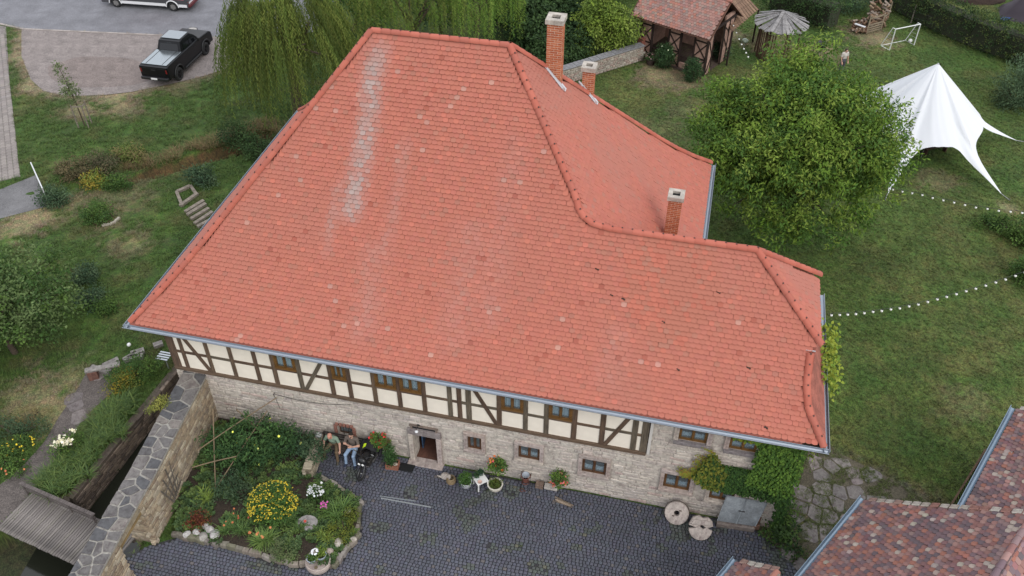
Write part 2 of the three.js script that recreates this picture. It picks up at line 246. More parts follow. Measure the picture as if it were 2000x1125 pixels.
const bareSpots = [[70, 420, 2.2, 0.8], [40, 440, 1.6, 0.8], [210, 437, 1.4, 0.6], [255, 480, 1.6, 0.5], [140, 400, 1.3, 0.5], [240, 375, 2.5, 0.45], [155, 215, 1.6, 0.75], [240, 212, 1.6, 0.75], [225, 190, 1.8, 0.6], [60, 170, 1.4, 0.8], [35, 110, 1.2, 0.9], [45, 70, 1, 0.9], [350, 165, 2, 0.4], [1700, 70, 2.2, 0.8], [1720, 80, 1.8, 0.6], [1680, 55, 1.5, 0.8], [1830, 352, 1.6, 0.5], [1300, 150, 2.6, 0.75], [1280, 140, 2, 0.75], [1340, 158, 2, 0.7], [1430, 70, 1.6, 0.7], [1510, 85, 2.5, 0.7], [1600, 100, 2.2, 0.8], [1800, 985, 1.2, 0.5], [1890, 790, 1.6, 0.3], [100, 800, 2, 0.55], [60, 780, 2.4, 0.6], [130, 740, 2, 0.4], [1290, 255, 2.4, 0.25], [1340, 215, 2, 0.25], [1965, 405, 0.8, 0.7]].map(([a, b, r, k]) => ({ p: P(a, b), r, k }));
function groundCol(x, z) {
  const n1 = fbm(x * 0.22, z * 0.22, 4), n2 = fbm(x * 0.9 + 40, z * 0.9, 4), n3 = fbm(x * 3 + 9, z * 3 + 4, 3), n4 = vnoise(x * 7.3, z * 7.3);
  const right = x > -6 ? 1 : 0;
  // mown lawn with dry and lush patches right of the house, wilder grass left of it
  let c = [0.092, 0.15, 0.032];
  const dry = smooth(0.42, 0.68, n1 * 0.55 + n2 * 0.45) * 0.6, k1 = [0.17, 0.165, 0.062];
  const lush = smooth(0.5, 0.72, fbm(x * 0.4 + 90, z * 0.4 + 30, 3)); const k2 = [0.055, 0.13, 0.022];
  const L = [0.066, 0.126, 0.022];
  c = c.map((v, i) => lerp(v, k1[i], dry)); c = c.map((v, i) => lerp(v, k2[i], lush * 0.55));
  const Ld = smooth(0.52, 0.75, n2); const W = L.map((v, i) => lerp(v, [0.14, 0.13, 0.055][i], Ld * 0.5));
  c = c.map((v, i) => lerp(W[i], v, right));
  for (const b of bareSpots) { const d = Math.hypot(x - b.p.x, z - b.p.z) / b.r; if (d < 1.5) { const m = smooth(0.9, 0.35, d + (n3 - 0.5) * 1.3 + (n4 - 0.5) * 0.5) * b.k; c = c.map((v, i) => lerp(v, [0.3, 0.24, 0.17][i] * (0.7 + 0.6 * n3), m)); } }
  const dl = distPoly(x, z, lotPoly); if (dl < 1.0 && x < -16) { const m = smooth(1.0, 0.1, dl + (n3 - 0.5) * 1.3) * 0.85; c = c.map((v, i) => lerp(v, [0.3, 0.25, 0.18][i], m)); }
  if (inPoly(x, z, racePoly)) c = [0.05, 0.055, 0.03];
  if (inPoly(x, z, streamPoly)) c = [0.13, 0.085, 0.042].map(v => v * (0.6 + 0.8 * n2));
  if (inPoly(x, z, flagPoly) || distPoly(x, z, flagPoly) < 0.6 * n2) { const m = smooth(0.42, 0.6, n3 * 0.6 + n2 * 0.4); c = [lerp(0.17, 0.1, m), lerp(0.155, 0.115, m), lerp(0.12, 0.04, m)]; }
  const k = 0.82 + 0.36 * n4 * 0.5 + 0.3 * (n3 - 0.4); return c.map(v => v * k);
}
{
  const axis = (a, b, st, out) => { const r = [...out.map(v => a - v).reverse()]; for (let v = a; v <= b + 1e-6; v += st) r.push(v); out.forEach(v => r.push(b + v)); return r; };
  const xs = axis(-42, 42, 0.24, [6, 20, 60, 160, 300]), zs = axis(-72, -9, 0.24, [4, 12, 40, 120, 300]);
  const nx = xs.length, nz = zs.length, p = new Float32Array(nx * nz * 3), c = new Float32Array(nx * nz * 3), uv = new Float32Array(nx * nz * 2), idx = [];
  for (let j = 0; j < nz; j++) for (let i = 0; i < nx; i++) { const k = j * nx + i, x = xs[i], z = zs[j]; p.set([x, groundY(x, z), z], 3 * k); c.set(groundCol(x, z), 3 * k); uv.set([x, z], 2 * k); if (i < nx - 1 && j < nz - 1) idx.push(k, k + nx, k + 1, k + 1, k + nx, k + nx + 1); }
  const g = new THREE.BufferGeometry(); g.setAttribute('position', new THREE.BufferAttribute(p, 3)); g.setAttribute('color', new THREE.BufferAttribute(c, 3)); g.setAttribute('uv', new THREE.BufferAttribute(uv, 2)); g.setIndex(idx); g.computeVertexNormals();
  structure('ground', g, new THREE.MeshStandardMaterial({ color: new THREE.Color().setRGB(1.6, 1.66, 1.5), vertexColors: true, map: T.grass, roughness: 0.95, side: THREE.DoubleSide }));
}
// grass: short tufts over every lawn, longer on the banks
const builtArea = (x, z) => inPoly(x, z, yardPoly) || inPoly(x, z, bedPoly) || inPoly(x, z, roadPoly) || inPoly(x, z, lotPoly) || inPoly(x, z, paverPoly) || inPoly(x, z, asphPoly) || inPoly(x, z, pathPoly);
const houseFoot = [hw(-11.6, 0, 0.1), hw(11.9, 0, 0.1), hw(11.9, 0, -7), hw(7.2, 0, -7), hw(7.2, 0, -14.3), hw(-11.6, 0, -14.3)];
function tuftGeo(n, len, wid, arch) { const L = new Leaves(); blades(L, 0, 0, 0, n, len, wid, [[1, 1, 1]], { arch, up: 0.95, fan: len * 0.6 }); const g = L.geo(); g.deleteAttribute('color'); return g; }
function scatter(name, geo, count, region, ok, colour, size) {
  const ms = [], m = new THREE.Matrix4(), q = new THREE.Quaternion(), up = V(0, 1, 0); let guard = 0;
  const cs = [];
  while (ms.length < count && guard++ < count * 8) {
    const x = R(region[0], region[1]), z = R(region[2], region[3]); if (!ok(x, z)) continue;
    const s = size(x, z); q.setFromAxisAngle(up, R(0, 6.28)); ms.push(m.clone().compose(V(x, groundY(x, z) - 0.005, z), q, V(s, s * R(0.7, 1.3), s))); cs.push(colour(x, z));
  }
  const im = new THREE.InstancedMesh(geo, new THREE.MeshStandardMaterial({ color: 0xffffff, roughness: 0.8, side: THREE.DoubleSide }), ms.length); im.name = numbered(name); im.receiveShadow = im.castShadow = true;
  ms.forEach((a, i) => { im.setMatrixAt(i, a); im.setColorAt(i, cs[i]); }); im.userData = { kind: 'stuff' }; scene.add(im); return im;
}
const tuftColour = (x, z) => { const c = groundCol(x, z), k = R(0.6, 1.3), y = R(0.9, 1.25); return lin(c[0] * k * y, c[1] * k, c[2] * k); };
{
  const free = (x, z) => !builtArea(x, z) && !inPoly(x, z, houseFoot) && !inPoly(x, z, flagPoly) && !inPoly(x, z, streamPoly) && !inPoly(x, z, racePoly);
  const bare = (x, z) => bareSpots.some(b => Math.hypot(x - b.p.x, z - b.p.z) < b.r * 0.6 * b.k && rnd() < 0.9);
  const t1 = tuftGeo(7, 0.075, 0.012, 0.6), t2 = tuftGeo(9, 0.2, 0.016, 0.8), t3 = tuftGeo(12, 0.55, 0.02, 0.9);
  const a = scatter('lawn_grass', t1, 110000, [0, 40, -66, -14], (x, z) => free(x, z) && !bare(x, z) && Math.abs(x) < 6 - z * 0.62, tuftColour, () => R(0.6, 1.5));
  a.userData.label = 'short mown grass of the lawn beside and behind the house'; a.userData.category = 'grass';
  const b = scatter('meadow_grass', t2, 60000, [-40, -9, -60, -14], (x, z) => free(x, z) && !bare(x, z) && fbm(x * 1.1, z * 1.1, 3) > 0.34, tuftColour, () => R(0.35, 1.1));
  b.userData.label = 'longer uneven grass of the garden left of the house'; b.userData.category = 'grass';
  // tall tawny growth along the stream bank
  const sm = [[-22.6, -41.0], [-19.5, -41.9], [-16.5, -43.6], [-13, -45]], streamMid = x => { for (let i = 0; i < 3; i++) if (x < sm[i + 1][0]) return lerp(sm[i][1], sm[i + 1][1], (x - sm[i][0]) / (sm[i + 1][0] - sm[i][0])); return -45; };
  const bank = (x, z) => { const d = distPoly(x, z, streamPoly); return !inPoly(x, z, asphPoly) && d < 0.9 && !inPoly(x, z, streamPoly) && z < streamMid(x) && fbm(x * 1.5, z * 1.5, 2) > 0.36; };
  const r = scatter('bank_reeds', t3, 2600, [-28, -11, -48, -39], bank, () => lin(...jitter(pick([[0.2, 0.14, 0.06], [0.22, 0.15, 0.07], [0.1, 0.13, 0.035], [0.15, 0.09, 0.05], [0.09, 0.13, 0.03]]), 0.25)), () => R(0.4, 1.0));
  r.userData.label = 'tall tawny reeds and grasses on the stream bank'; r.userData.category = 'reeds';
  const f = scatter('joint_grass', t1, 4200, [8, 17, -23, -14], (x, z) => inPoly(x, z, flagPoly) && fbm(x * 2.2, z * 2.2, 3) > 0.5, () => lin(...jitter([0.12, 0.15, 0.045], 0.35)), () => R(0.5, 1.2));
  f.userData.label = 'tufts of grass and moss between the broken flagstones'; f.userData.category = 'grass';
}
// paved and surfaced ground
structure('road', sheet(roadPoly, 0.004), textured([0.29, 0.29, 0.315], T.asphalt, 0.92));
structure('gravel_lot', sheet(lotPoly, 0.012), textured([0.42, 0.375, 0.365], T.gravel, 0.95));
{ // reddish worn gravel showing in the lot
  const n = 46, gx = [], a = P(150, 130), L = [];
  for (let i = 0; i < n; i++) { const t = i / n * 6.2832, r = 1 + 0.35 * fbm(Math.cos(t) * 2 + 5, Math.sin(t) * 2, 3); L.push(P(195 + 88 * r * Math.cos(t), 142 + 26 * r * Math.sin(t))); }
  structure('gravel_patch', sheet(L, 0.017), textured([0.36, 0.305, 0.29], T.gravel, 0.95));
}
structure('paved_footpath', sheet(paverPoly, 0.006), textured([0.36, 0.33, 0.32], T.gravel, 0.95));
{ // slabs of the footpath at the left edge
  const list = [], ax = P(18, 150).sub(P(40, 345)).normalize(), side = V(-ax.z, 0, ax.x), o = P(40, 345);
  for (let i = 0; i < 60; i++) for (let j = -8; j < 1; j++) { const q = o.clone().addScaledVector(ax, i * 0.32 + 0.16).addScaledVector(side, (side.x > 0 ? 1 : -1) * (j * 0.3 - 0.16 + (i % 2) * 0.0)); if (!inPoly(q.x, q.z, paverPoly) || distPoly(q.x, q.z, paverPoly) < 0.12) continue; const m = new THREE.Matrix4().makeRotationY(Math.atan2(ax.x, ax.z) + R(-0.02, 0.02)).setPosition(q.x, 0.012 + R(-0.004, 0.006), q.z); list.push({ m, c: jitter([0.3, 0.27, 0.26], 0.12), w: -q.distanceTo(V(0, 28, 0)) }); }
  const pg = rbox(0.285, 0.03, 0.305, 0.006); const path = scene.getObjectByName('paved_footpath');
  pieces('paving_slab', 'paving_slabs', [pg], [[0.27, 0.245, 0.235], [0.3, 0.27, 0.26], [0.33, 0.3, 0.285]].map(c => textured(c, T.mottle, 0.95)), list, path, 120, textured([1, 1, 1], T.mottle, 0.95));
}
structure('asphalt_path', sheet(asphPoly, 0.008), textured([0.25, 0.245, 0.25], T.asphalt, 0.92));
structure('garden_path', sheet(pathPoly, 0.006), textured([0.2, 0.175, 0.165], T.gravel, 0.95));
structure('road_edge', (() => { const e = px([[0, 47], [45, 57], [330, 70], [475, 76]]), gs = []; for (let i = 0; i < 3; i++) gs.push(bar(e[i].clone().setY(0.02), e[i + 1].clone().setY(0.02), 0.16, 0.05)); return gs; })(), textured([0.42, 0.38, 0.36], T.mottle, 0.9));
structure('stream_water', sheet(streamPoly, -0.72), mat([0.035, 0.026, 0.015], 0.12));
// manhole in the road
{ const t = thing('manhole', 'round pale manhole cover in the grey road behind the pickup', 'manhole', P(375, 58, 0.012)); part('ring', new THREE.TorusGeometry(0.36, 0.05, 6, 24).rotateX(Math.PI / 2).scale(1, 0.3, 1), mat([0.08, 0.08, 0.085], 0.6), t); part('cover', cyl(0.32, 0.32, 0.02, 0, 0.005, 0, 0, 0, 0, 24), textured([0.62, 0.6, 0.58], T.mottle, 0.7), t); }
// crazy paving of the left garden path: irregular flat stones
function flagstones(parent, poly, step, cols, y, gapR, skip = 0) {
  let x0 = 1e9, x1 = -1e9, z0 = 1e9, z1 = -1e9; poly.forEach(p => { x0 = Math.min(x0, p.x); x1 = Math.max(x1, p.x); z0 = Math.min(z0, p.z); z1 = Math.max(z1, p.z); });
  const mats = cols.map(c => textured(c, T.stone, 0.95)), seeds = []; let k = 0; for (let z = z0; z < z1; z += step) for (let x = x0 + (k++ % 2) * step / 2; x < x1; x += step) seeds.push([x + R(-0.4, 0.4) * step, z + R(-0.4, 0.4) * step]);
  for (const s of seeds) {
    if (!inPoly(s[0], s[1], poly) || distPoly(s[0], s[1], poly) < step * 0.2 || Math.abs(s[0]) > 2 - s[1] * 0.68 || s[1] > -14.2 || rnd() < (typeof skip === 'function' ? skip(s[0], s[1]) : skip)) continue;
    let q = []; const a0 = R(0, 6); for (let i = 0; i < 9; i++) { const a = a0 + i / 9 * 6.2832, r = step * R(0.6, 0.8); q.push([s[0] + Math.cos(a) * r, s[1] + Math.sin(a) * r]); }
    for (const o of seeds) { if (o === s || Math.hypot(o[0] - s[0], o[1] - s[1]) > step * 2.2) continue; const nx = o[0] - s[0], nz = o[1] - s[1], l = Math.hypot(nx, nz), mx = (s[0] + o[0]) / 2, mz = (s[1] + o[1]) / 2, gap = R(...gapR), out = [], f = p => ((p[0] - mx) * nx + (p[1] - mz) * nz) / l + gap; for (let i = 0; i < q.length; i++) { const A = q[i], B = q[(i + 1) % q.length], fa = f(A), fb = f(B); if (fa <= 0) out.push(A); if ((fa < 0) !== (fb < 0)) { const t = fa / (fa - fb); out.push([lerp(A[0], B[0], t), lerp(A[1], B[1], t)]); } } q = out; if (q.length < 3) break; }
    if (q.length < 3) continue; const g = new THREE.ExtrudeGeometry(shapeOf(q.map(p => [p[0] - s[0], -(p[1] - s[1])])), { depth: 0.03, bevelEnabled: true, bevelSize: 0.01, bevelThickness: 0.012, bevelSegments: 1 }); g.rotateX(-Math.PI / 2); const o = part('flagstone', boxUV(flat(g), R(0, 9), R(0, 9)), pick(mats), parent); o.position.set(s[0], y + R(-0.008, 0.008), s[1]); o.rotation.set(R(-0.012, 0.012), 0, R(-0.012, 0.012));
  }
}
flagstones(scene.getObjectByName('garden_path'), pathPoly, 0.62, [[0.22, 0.19, 0.18], [0.26, 0.225, 0.215], [0.19, 0.165, 0.16]], -0.02, [0.015, 0.04], (x, z) => z < -22 ? 0.3 : 0.04);
{
  const base = structure('flagstone_ground', sheet(flagPoly, 0.0), textured([0.19, 0.17, 0.12], T.gravel, 0.95));
  flagstones(base, flagPoly, 0.62, [[0.26, 0.235, 0.22], [0.29, 0.26, 0.245], [0.23, 0.21, 0.2], [0.3, 0.255, 0.245]], -0.026, [0.02, 0.06], (x, z) => { const far = smooth(11.8, 13.6, x) * 0.45 + smooth(-19.2, -17, z) * 0.35; return 0.04 + far; });
}
// ---------------------------------------------------------------- cobbled yard
{
  const yard = structure('courtyard', sheet(yardPoly, 0.0), textured([0.08, 0.08, 0.092], T.gravel, 0.95));
  const list = [], st = 0.122; let row = 0;
  for (let v = -1.2; v < 12.2; v += st, row++) {
    let s = -14 + R(0, st);
    while (s < 14) {
      const w = st * R(0.82, 1.25), c = hw(s + w / 2, 0, v + 0.02 * Math.sin(s * 0.8) + 0.05 * (fbm(s * 0.6, v * 0.6, 2) - 0.5)); s += w + 0.012;
      if (c.z > -15.4 || !inPoly(c.x, c.z, yardPoly) || distPoly(c.x, c.z, yardPoly) < 0.07) continue;
      const moss = fbm(c.x * 1.3 + 3, c.z * 1.3, 3), tone = 0.8 + 0.45 * fbm(c.x * 0.5, c.z * 0.5, 3); if (moss > 0.72 && rnd() < 0.25) continue;
      const m = new THREE.Matrix4().compose(V(c.x, 0.012 + R(-0.01, 0.008), c.z), new THREE.Quaternion().setFromEuler(new THREE.Euler(R(-0.05, 0.05), -HPHI + R(-0.06, 0.06), R(-0.05, 0.05))), V(w / 0.15, 0.9, 0.8 * R(0.88, 1.0)));
      let cc = jitter([0.106, 0.112, 0.145], 0.14, 0.04).map(q => q * tone); if (rnd() < 0.04) cc = jitter([0.15, 0.14, 0.145], 0.1); if (moss > 0.68) cc = [cc[0] * 0.95, cc[1] * 1.02, cc[2] * 0.75];
      list.push({ m, c: cc, w: -Math.hypot(c.x + 0, c.z) + (Math.abs(c.x) > 9.5 ? -20 : 0) });
    }
  }
  const cg = [0.02, 0.028].map(r => rbox(0.145, 0.07, 0.143, r, 0, 0, 0, 0, 0, 0, 1));
  pieces('cobble', 'cobbles', cg, [[0.085, 0.09, 0.11], [0.108, 0.115, 0.142], [0.13, 0.138, 0.165], [0.155, 0.15, 0.155]].map(c => textured(c, T.mottle, 0.78)), list, yard, 300, textured([1, 1, 1], T.mottle, 0.78));
  const moss = scatter('yard_weeds', tuftGeo(8, 0.06, 0.012, 0.8), 1700, [-13, 11, -22, -14], (x, z) => inPoly(x, z, yardPoly) && (fbm(x * 1.3 + 3, z * 1.3, 3) > 0.69 || (distPoly(x, z, yardPoly) < 0.35 && rnd() < 0.25 && x > -6)), () => lin(...jitter([0.1, 0.14, 0.04], 0.35)), () => R(0.4, 1.1));
  moss.userData.label = 'small weeds growing in the joints of the cobbled yard'; moss.userData.category = 'weeds';
}
// ---------------------------------------------------------------- the mill house
const house = thing('mill_house', 'large stone and half-timbered house under a broad red tiled hipped roof', 'house', HO, -HPHI);
const EAVE = 5.5, HALF = 7.67, HK = 0.971;
const prof = d => d < 2.5 ? EAVE + 0.83 * d + 0.068 * d * d : EAVE + 2.5 + 1.17 * (d - 2.5);
const dprof = d => d < 2.5 ? 0.83 + 0.136 * d : 1.17;
const clay = [0.4, 0.128, 0.087];
const tileMats = [[0.361, 0.103, 0.065], [0.400, 0.116, 0.075], [0.433, 0.130, 0.084], [0.376, 0.128, 0.084], [0.400, 0.109, 0.065], [0.353, 0.142, 0.097]].map(c => mat(c, 0.8));
const tileStuffMat = mat([1, 1, 1], 0.8);
function beaverTail(w, len, th, tail, lift) { const s = new THREE.Shape(); s.moveTo(-w / 2, len); s.lineTo(w / 2, len); s.lineTo(w / 2, tail); s.quadraticCurveTo(w * 0.34, 0.004, 0, 0); s.quadraticCurveTo(-w * 0.34, 0.004, -w / 2, tail); s.closePath(); const g = new THREE.ExtrudeGeometry(s, { depth: th, bevelEnabled: false, curveSegments: 3 }); g.rotateX(Math.PI / 2); g.scale(1, -1, 1); const p = g.attributes.position; for (let i = 0; i < p.count; i++) p.setY(i, p.getY(i) + lift * (1 - p.getZ(i) / len)); const f = flat(g); f.computeVertexNormals(); /* winding flipped by the mirror: turn faces over */ const a = f.attributes.position; for (let i = 0; i < a.count; i += 3) { for (const [u, v] of [[1, 2]]) { const x = a.getX(i + u), y = a.getY(i + u), z = a.getZ(i + u); a.setXYZ(i + u, a.getX(i + v), a.getY(i + v), a.getZ(i + v)); a.setXYZ(i + v, x, y, z); } } f.computeVertexNormals(); return f; }
// rows of tiles over a face: eave start O, direction e along the eave, direction q inwards
function tileFace(out, O, e, q, aMax, dMax, pf, dpf, inside, colour, { step = 0.16, w = 0.185, gauge = 1 } = {}) {
  let d = 0.02, row = 0; const up = V(0, 1, 0);
  while (d < dMax) {
    const m = dpf(d), c = 1 / Math.hypot(1, m), v = q.clone().addScaledVector(up, m).normalize(), x0 = e.clone(), n = new THREE.Vector3().crossVectors(v, e).normalize(); if (n.y < 0) n.negate(); const x = new THREE.Vector3().crossVectors(n, v);
    const base = new THREE.Matrix4().makeBasis(x, n, v), off = (row % 2) * w / 2, sag = 0.006;
    for (let a = off; a < aMax; a += w) {
      if (!inside(a, d) || !inside(a - w * 0.4, d + step * c * 0.8) || !inside(a + w * 0.4, d + step * c * 0.8)) continue;
      const p = O.clone().addScaledVector(e, a + R(-0.006, 0.006)).addScaledVector(q, d + R(-0.006, 0.006)); p.y = pf(d);
      const mm = base.clone(); if (gauge) mm.multiply(new THREE.Matrix4().makeRotationFromEuler(new THREE.Euler(R(-0.012, 0.012), R(-0.02, 0.02), R(-0.02, 0.02)))); mm.setPosition(p.addScaledVector(n, R(0, sag)));
      out.push({ m: mm, c: colour(a, d, p), w: 0, p });
    }
    d += step * c; row++;
  }
}
// lichen and mortar streaks run down the slope from the old ridge; single pale and grey tiles elsewhere
function mainColour(s, d) {
  let c = jitter(clay, 0.045, 0.025); const r = rnd();
  const patch = fbm(s * 0.5 + 3, d * 0.35, 3); if (patch > 0.55) c = c.map((v, i) => lerp(v, [0.353, 0.135, 0.096][i], (patch - 0.55) * 2.0)); 
  if (r < 0.05) c = jitter([0.361, 0.135, 0.093], 0.08); else if (r < 0.09) c = jitter([0.448, 0.139, 0.093], 0.05); else if (r < 0.1) c = jitter([0.329, 0.091, 0.059], 0.08);
  const st = (s0, wid, d0, d1, k) => { const sx = s0 + (d - d0) * 0.02 + 0.25 * (fbm(d * 0.9, s0 * 3, 2) - 0.5); return Math.exp(-Math.pow((s - sx) / wid, 2)) * smooth(d0, d0 + 0.6, d) * smooth(d1, d1 - 0.5, d) * k; };
  const l = st(-4.35, 0.34, 3.1, 7.6, 1.1) + st(-3.4, 0.5, 0.2, 3.2, 0.22) + st(-0.2, 0.6, 0.3, 4, 0.16) + st(0.9, 0.45, 1, 6, 0.14) + st(5.2, 0.5, 0.2, 2.2, 0.16) + st(-5.1, 0.18, 2.2, 4.4, 0.35) + st(-2.9, 0.25, 2.5, 5.6, 0.22);
  if (l > 0.03) { const k = clamp(l * R(0.25, 0.95), 0, 0.75), g = R(0.85, 1.05); c = c.map((v, i) => lerp(v, [0.354, 0.308, 0.285][i] * g, k)); }
  if (rnd() < 0.004 + 0.02 * smooth(0.6, 0.7, fbm(s * 0.9, d * 0.9 + 11, 2))) c = jitter([0.424, 0.208, 0.162], 0.1);
  return c;
}
const wingLimit = d => d < 0.4 ? lerp(12.25, 11.95, d / 0.4) : d < 0.8 ? lerp(11.95, 11.62, (d - 0.4) / 0.4) : d < 1.35 ? lerp(11.62, 11.47, (d - 0.8) / 0.55) : d < 2 ? 11.45 : d < 2.29 ? 11.66 : d < 4 ? lerp(11.67, 9.31, (d - 2.29) / 1.71) : -99;
const rightLimit = d => Math.max(7.7 - d * HK, wingLimit(d));
const roofTiles = [];
const fC = (a, d) => mainColour(a - 12.1, d), eC = (a, d) => { let c = jitter([0.424, 0.133, 0.092], 0.05, 0.03); const pt = smooth(0.5, 0.75, fbm(a * 0.5, d * 0.5 + 40, 3)); if (rnd() < 0.06) c = jitter([0.376, 0.149, 0.107], 0.06); return c.map((v, i) => lerp(v, [0.368, 0.145, 0.107][i], pt * 0.6)); };
tileFace(roofTiles, V(-12.1, 0, 0.55), V(1, 0, 0), V(0, 0, -1), 24.5, HALF - 0.12, prof, dprof, (a, d) => { const s = a - 12.1; return s > -12.1 + d * HK + 0.03 && s < rightLimit(d) - 0.03; }, fC);
roofTiles.forEach(t => t.front = true);
tileFace(roofTiles, V(7.7, 0, 0.55), V(0, 0, -1), V(-1, 0, 0), 15.4, HALF * HK - 0.1, d => prof(d / HK), d => dprof(d / HK) / HK, (a, d) => { const t = a - 0.55, D = d / HK; return t > Math.max(D - 0.55, 7.45 - D) + 0.04 && t < 14.8 - D - 0.04; }, eC);
tileFace(roofTiles, V(-12.1, 0, 0.55), V(0, 0, -1), V(1, 0, 0), 15.4, HALF * HK - 0.1, d => prof(d / HK), d => dprof(d / HK) / HK, (a, d) => { const t = a - 0.55, D = d / HK; return t > D - 0.52 && t < 14.77 - D; }, eC);
tileFace(roofTiles, V(-12.1, 0, -14.8), V(1, 0, 0), V(0, 0, 1), 19.8, HALF - 0.12, prof, dprof, (a, d) => { const s = a - 12.1; return s > -12.07 + d * HK && s < 7.67 - d * HK; }, eC);
tileFace(roofTiles, V(0, 0, -7.45), V(1, 0, 0), V(0, 0, 1), 12.3, 3.9, prof, dprof, (a, d) => a > 7.75 - d * HK && a < Math.min(11.65, d < 2.29 ? 11.65 : wingLimit(d)) - 0.03, eC);
const pEnd = prof(2.29), hs = (prof(4) - pEnd) / 2.36;
tileFace(roofTiles, V(11.7, 0, 0), V(0, 0, -1), V(-1, 0, 0), 7, 2.33, d => pEnd - 0.03 + hs * d, () => hs, (a, d) => a > 1.74 + d * 1.71 / 2.36 + 0.04 && a < 5.16 - d * 1.71 / 2.36 - 0.04, eC);
// underlay of the roof, one solid shell of the same clay just below the tiles
const roofH = (s, t) => { let y = -9; if (s >= -12.1 && s <= 7.7 && t >= -0.55 && t <= 14.8) y = prof(Math.min(t + 0.55, 14.8 - t, (s + 12.1) / HK, (7.7 - s) / HK)); if (s >= 0 && s <= 11.6 && t >= -0.55 && t <= 7.45) { const D = Math.min(t + 0.55, 7.45 - t); let w = prof(D); if (s > 9.31) w = Math.min(w, prof(4) - (s - 9.31) * hs); y = Math.max(y, w); } return y; };
let roof;
{
  const st = 0.2, pos = [], y0 = -0.045;
  const corner = (s, t) => [s, roofH(s, t) + y0, -t];
  for (let s = -12.1; s < 11.5; s += st) for (let t = -0.55; t < 14.7; t += st) { const s1 = Math.min(s + st, 11.6), t1 = t + st; const q = [corner(s, t), corner(s1, t), corner(s1, t1), corner(s, t1)]; if (q.some(c => c[1] < 0)) continue; pos.push(...q[0], ...q[1], ...q[2], ...q[0], ...q[2], ...q[3]); }
  const g = new THREE.BufferGeometry(); g.setAttribute('position', new THREE.Float32BufferAttribute(pos, 3)); const strip = new THREE.BufferGeometry(), sp = [], tp = [[0.54, 12.24, 5.53], [0.15, 11.95, prof(0.4)], [-0.25, 11.63, prof(0.8)], [-0.8, 11.47, prof(1.35)], [-1.47, 11.44, prof(2.02)], [-5.0, 11.44, prof(2.02)]]; for (let k = 0; k < 5; k++) { const A = tp[k], B = tp[k + 1], n = k === 4 ? 30 : 4; for (let q = 0; q < n; q++) for (let r = 0; r < 8; r++) { const f = (u, v) => { const z = lerp(A[0], B[0], u), s1 = lerp(A[1], B[1], u), y1 = lerp(A[2], B[2], u); return [lerp(12.34, s1, v), lerp(5.48, y1, Math.pow(v, 1.25)) - 0.03 + (r % 2 ? 0 : 0.0), z]; }; const c0 = f(q / n, r / 8), c1 = f((q + 1) / n, r / 8), c2 = f((q + 1) / n, (r + 1) / 8), c3 = f(q / n, (r + 1) / 8); sp.push(...c0, ...c1, ...c2, ...c0, ...c2, ...c3); } } strip.setAttribute('position', new THREE.Float32BufferAttribute(sp, 3));
  g.computeVertexNormals(); strip.computeVertexNormals(); roof = part('roof', [boxUV(g)], mat([0.29, 0.092, 0.066], 0.85), house); part('verge_strip', boxUV(strip), textured([0.43, 0.145, 0.107], T.mottle, 0.85), roof);
  for (const t of roofTiles) { const w = hw(t.p.x, t.p.y, t.p.z); t.w = (t.front ? 0 : -100) - w.distanceTo(camera.position); }
  pieces('roof_tile', 'roof_tiles', [beaverTail(0.183, 0.29, 0.022, 0.03, 0.06)], tileMats, roofTiles, roof, 300, tileStuffMat);
}
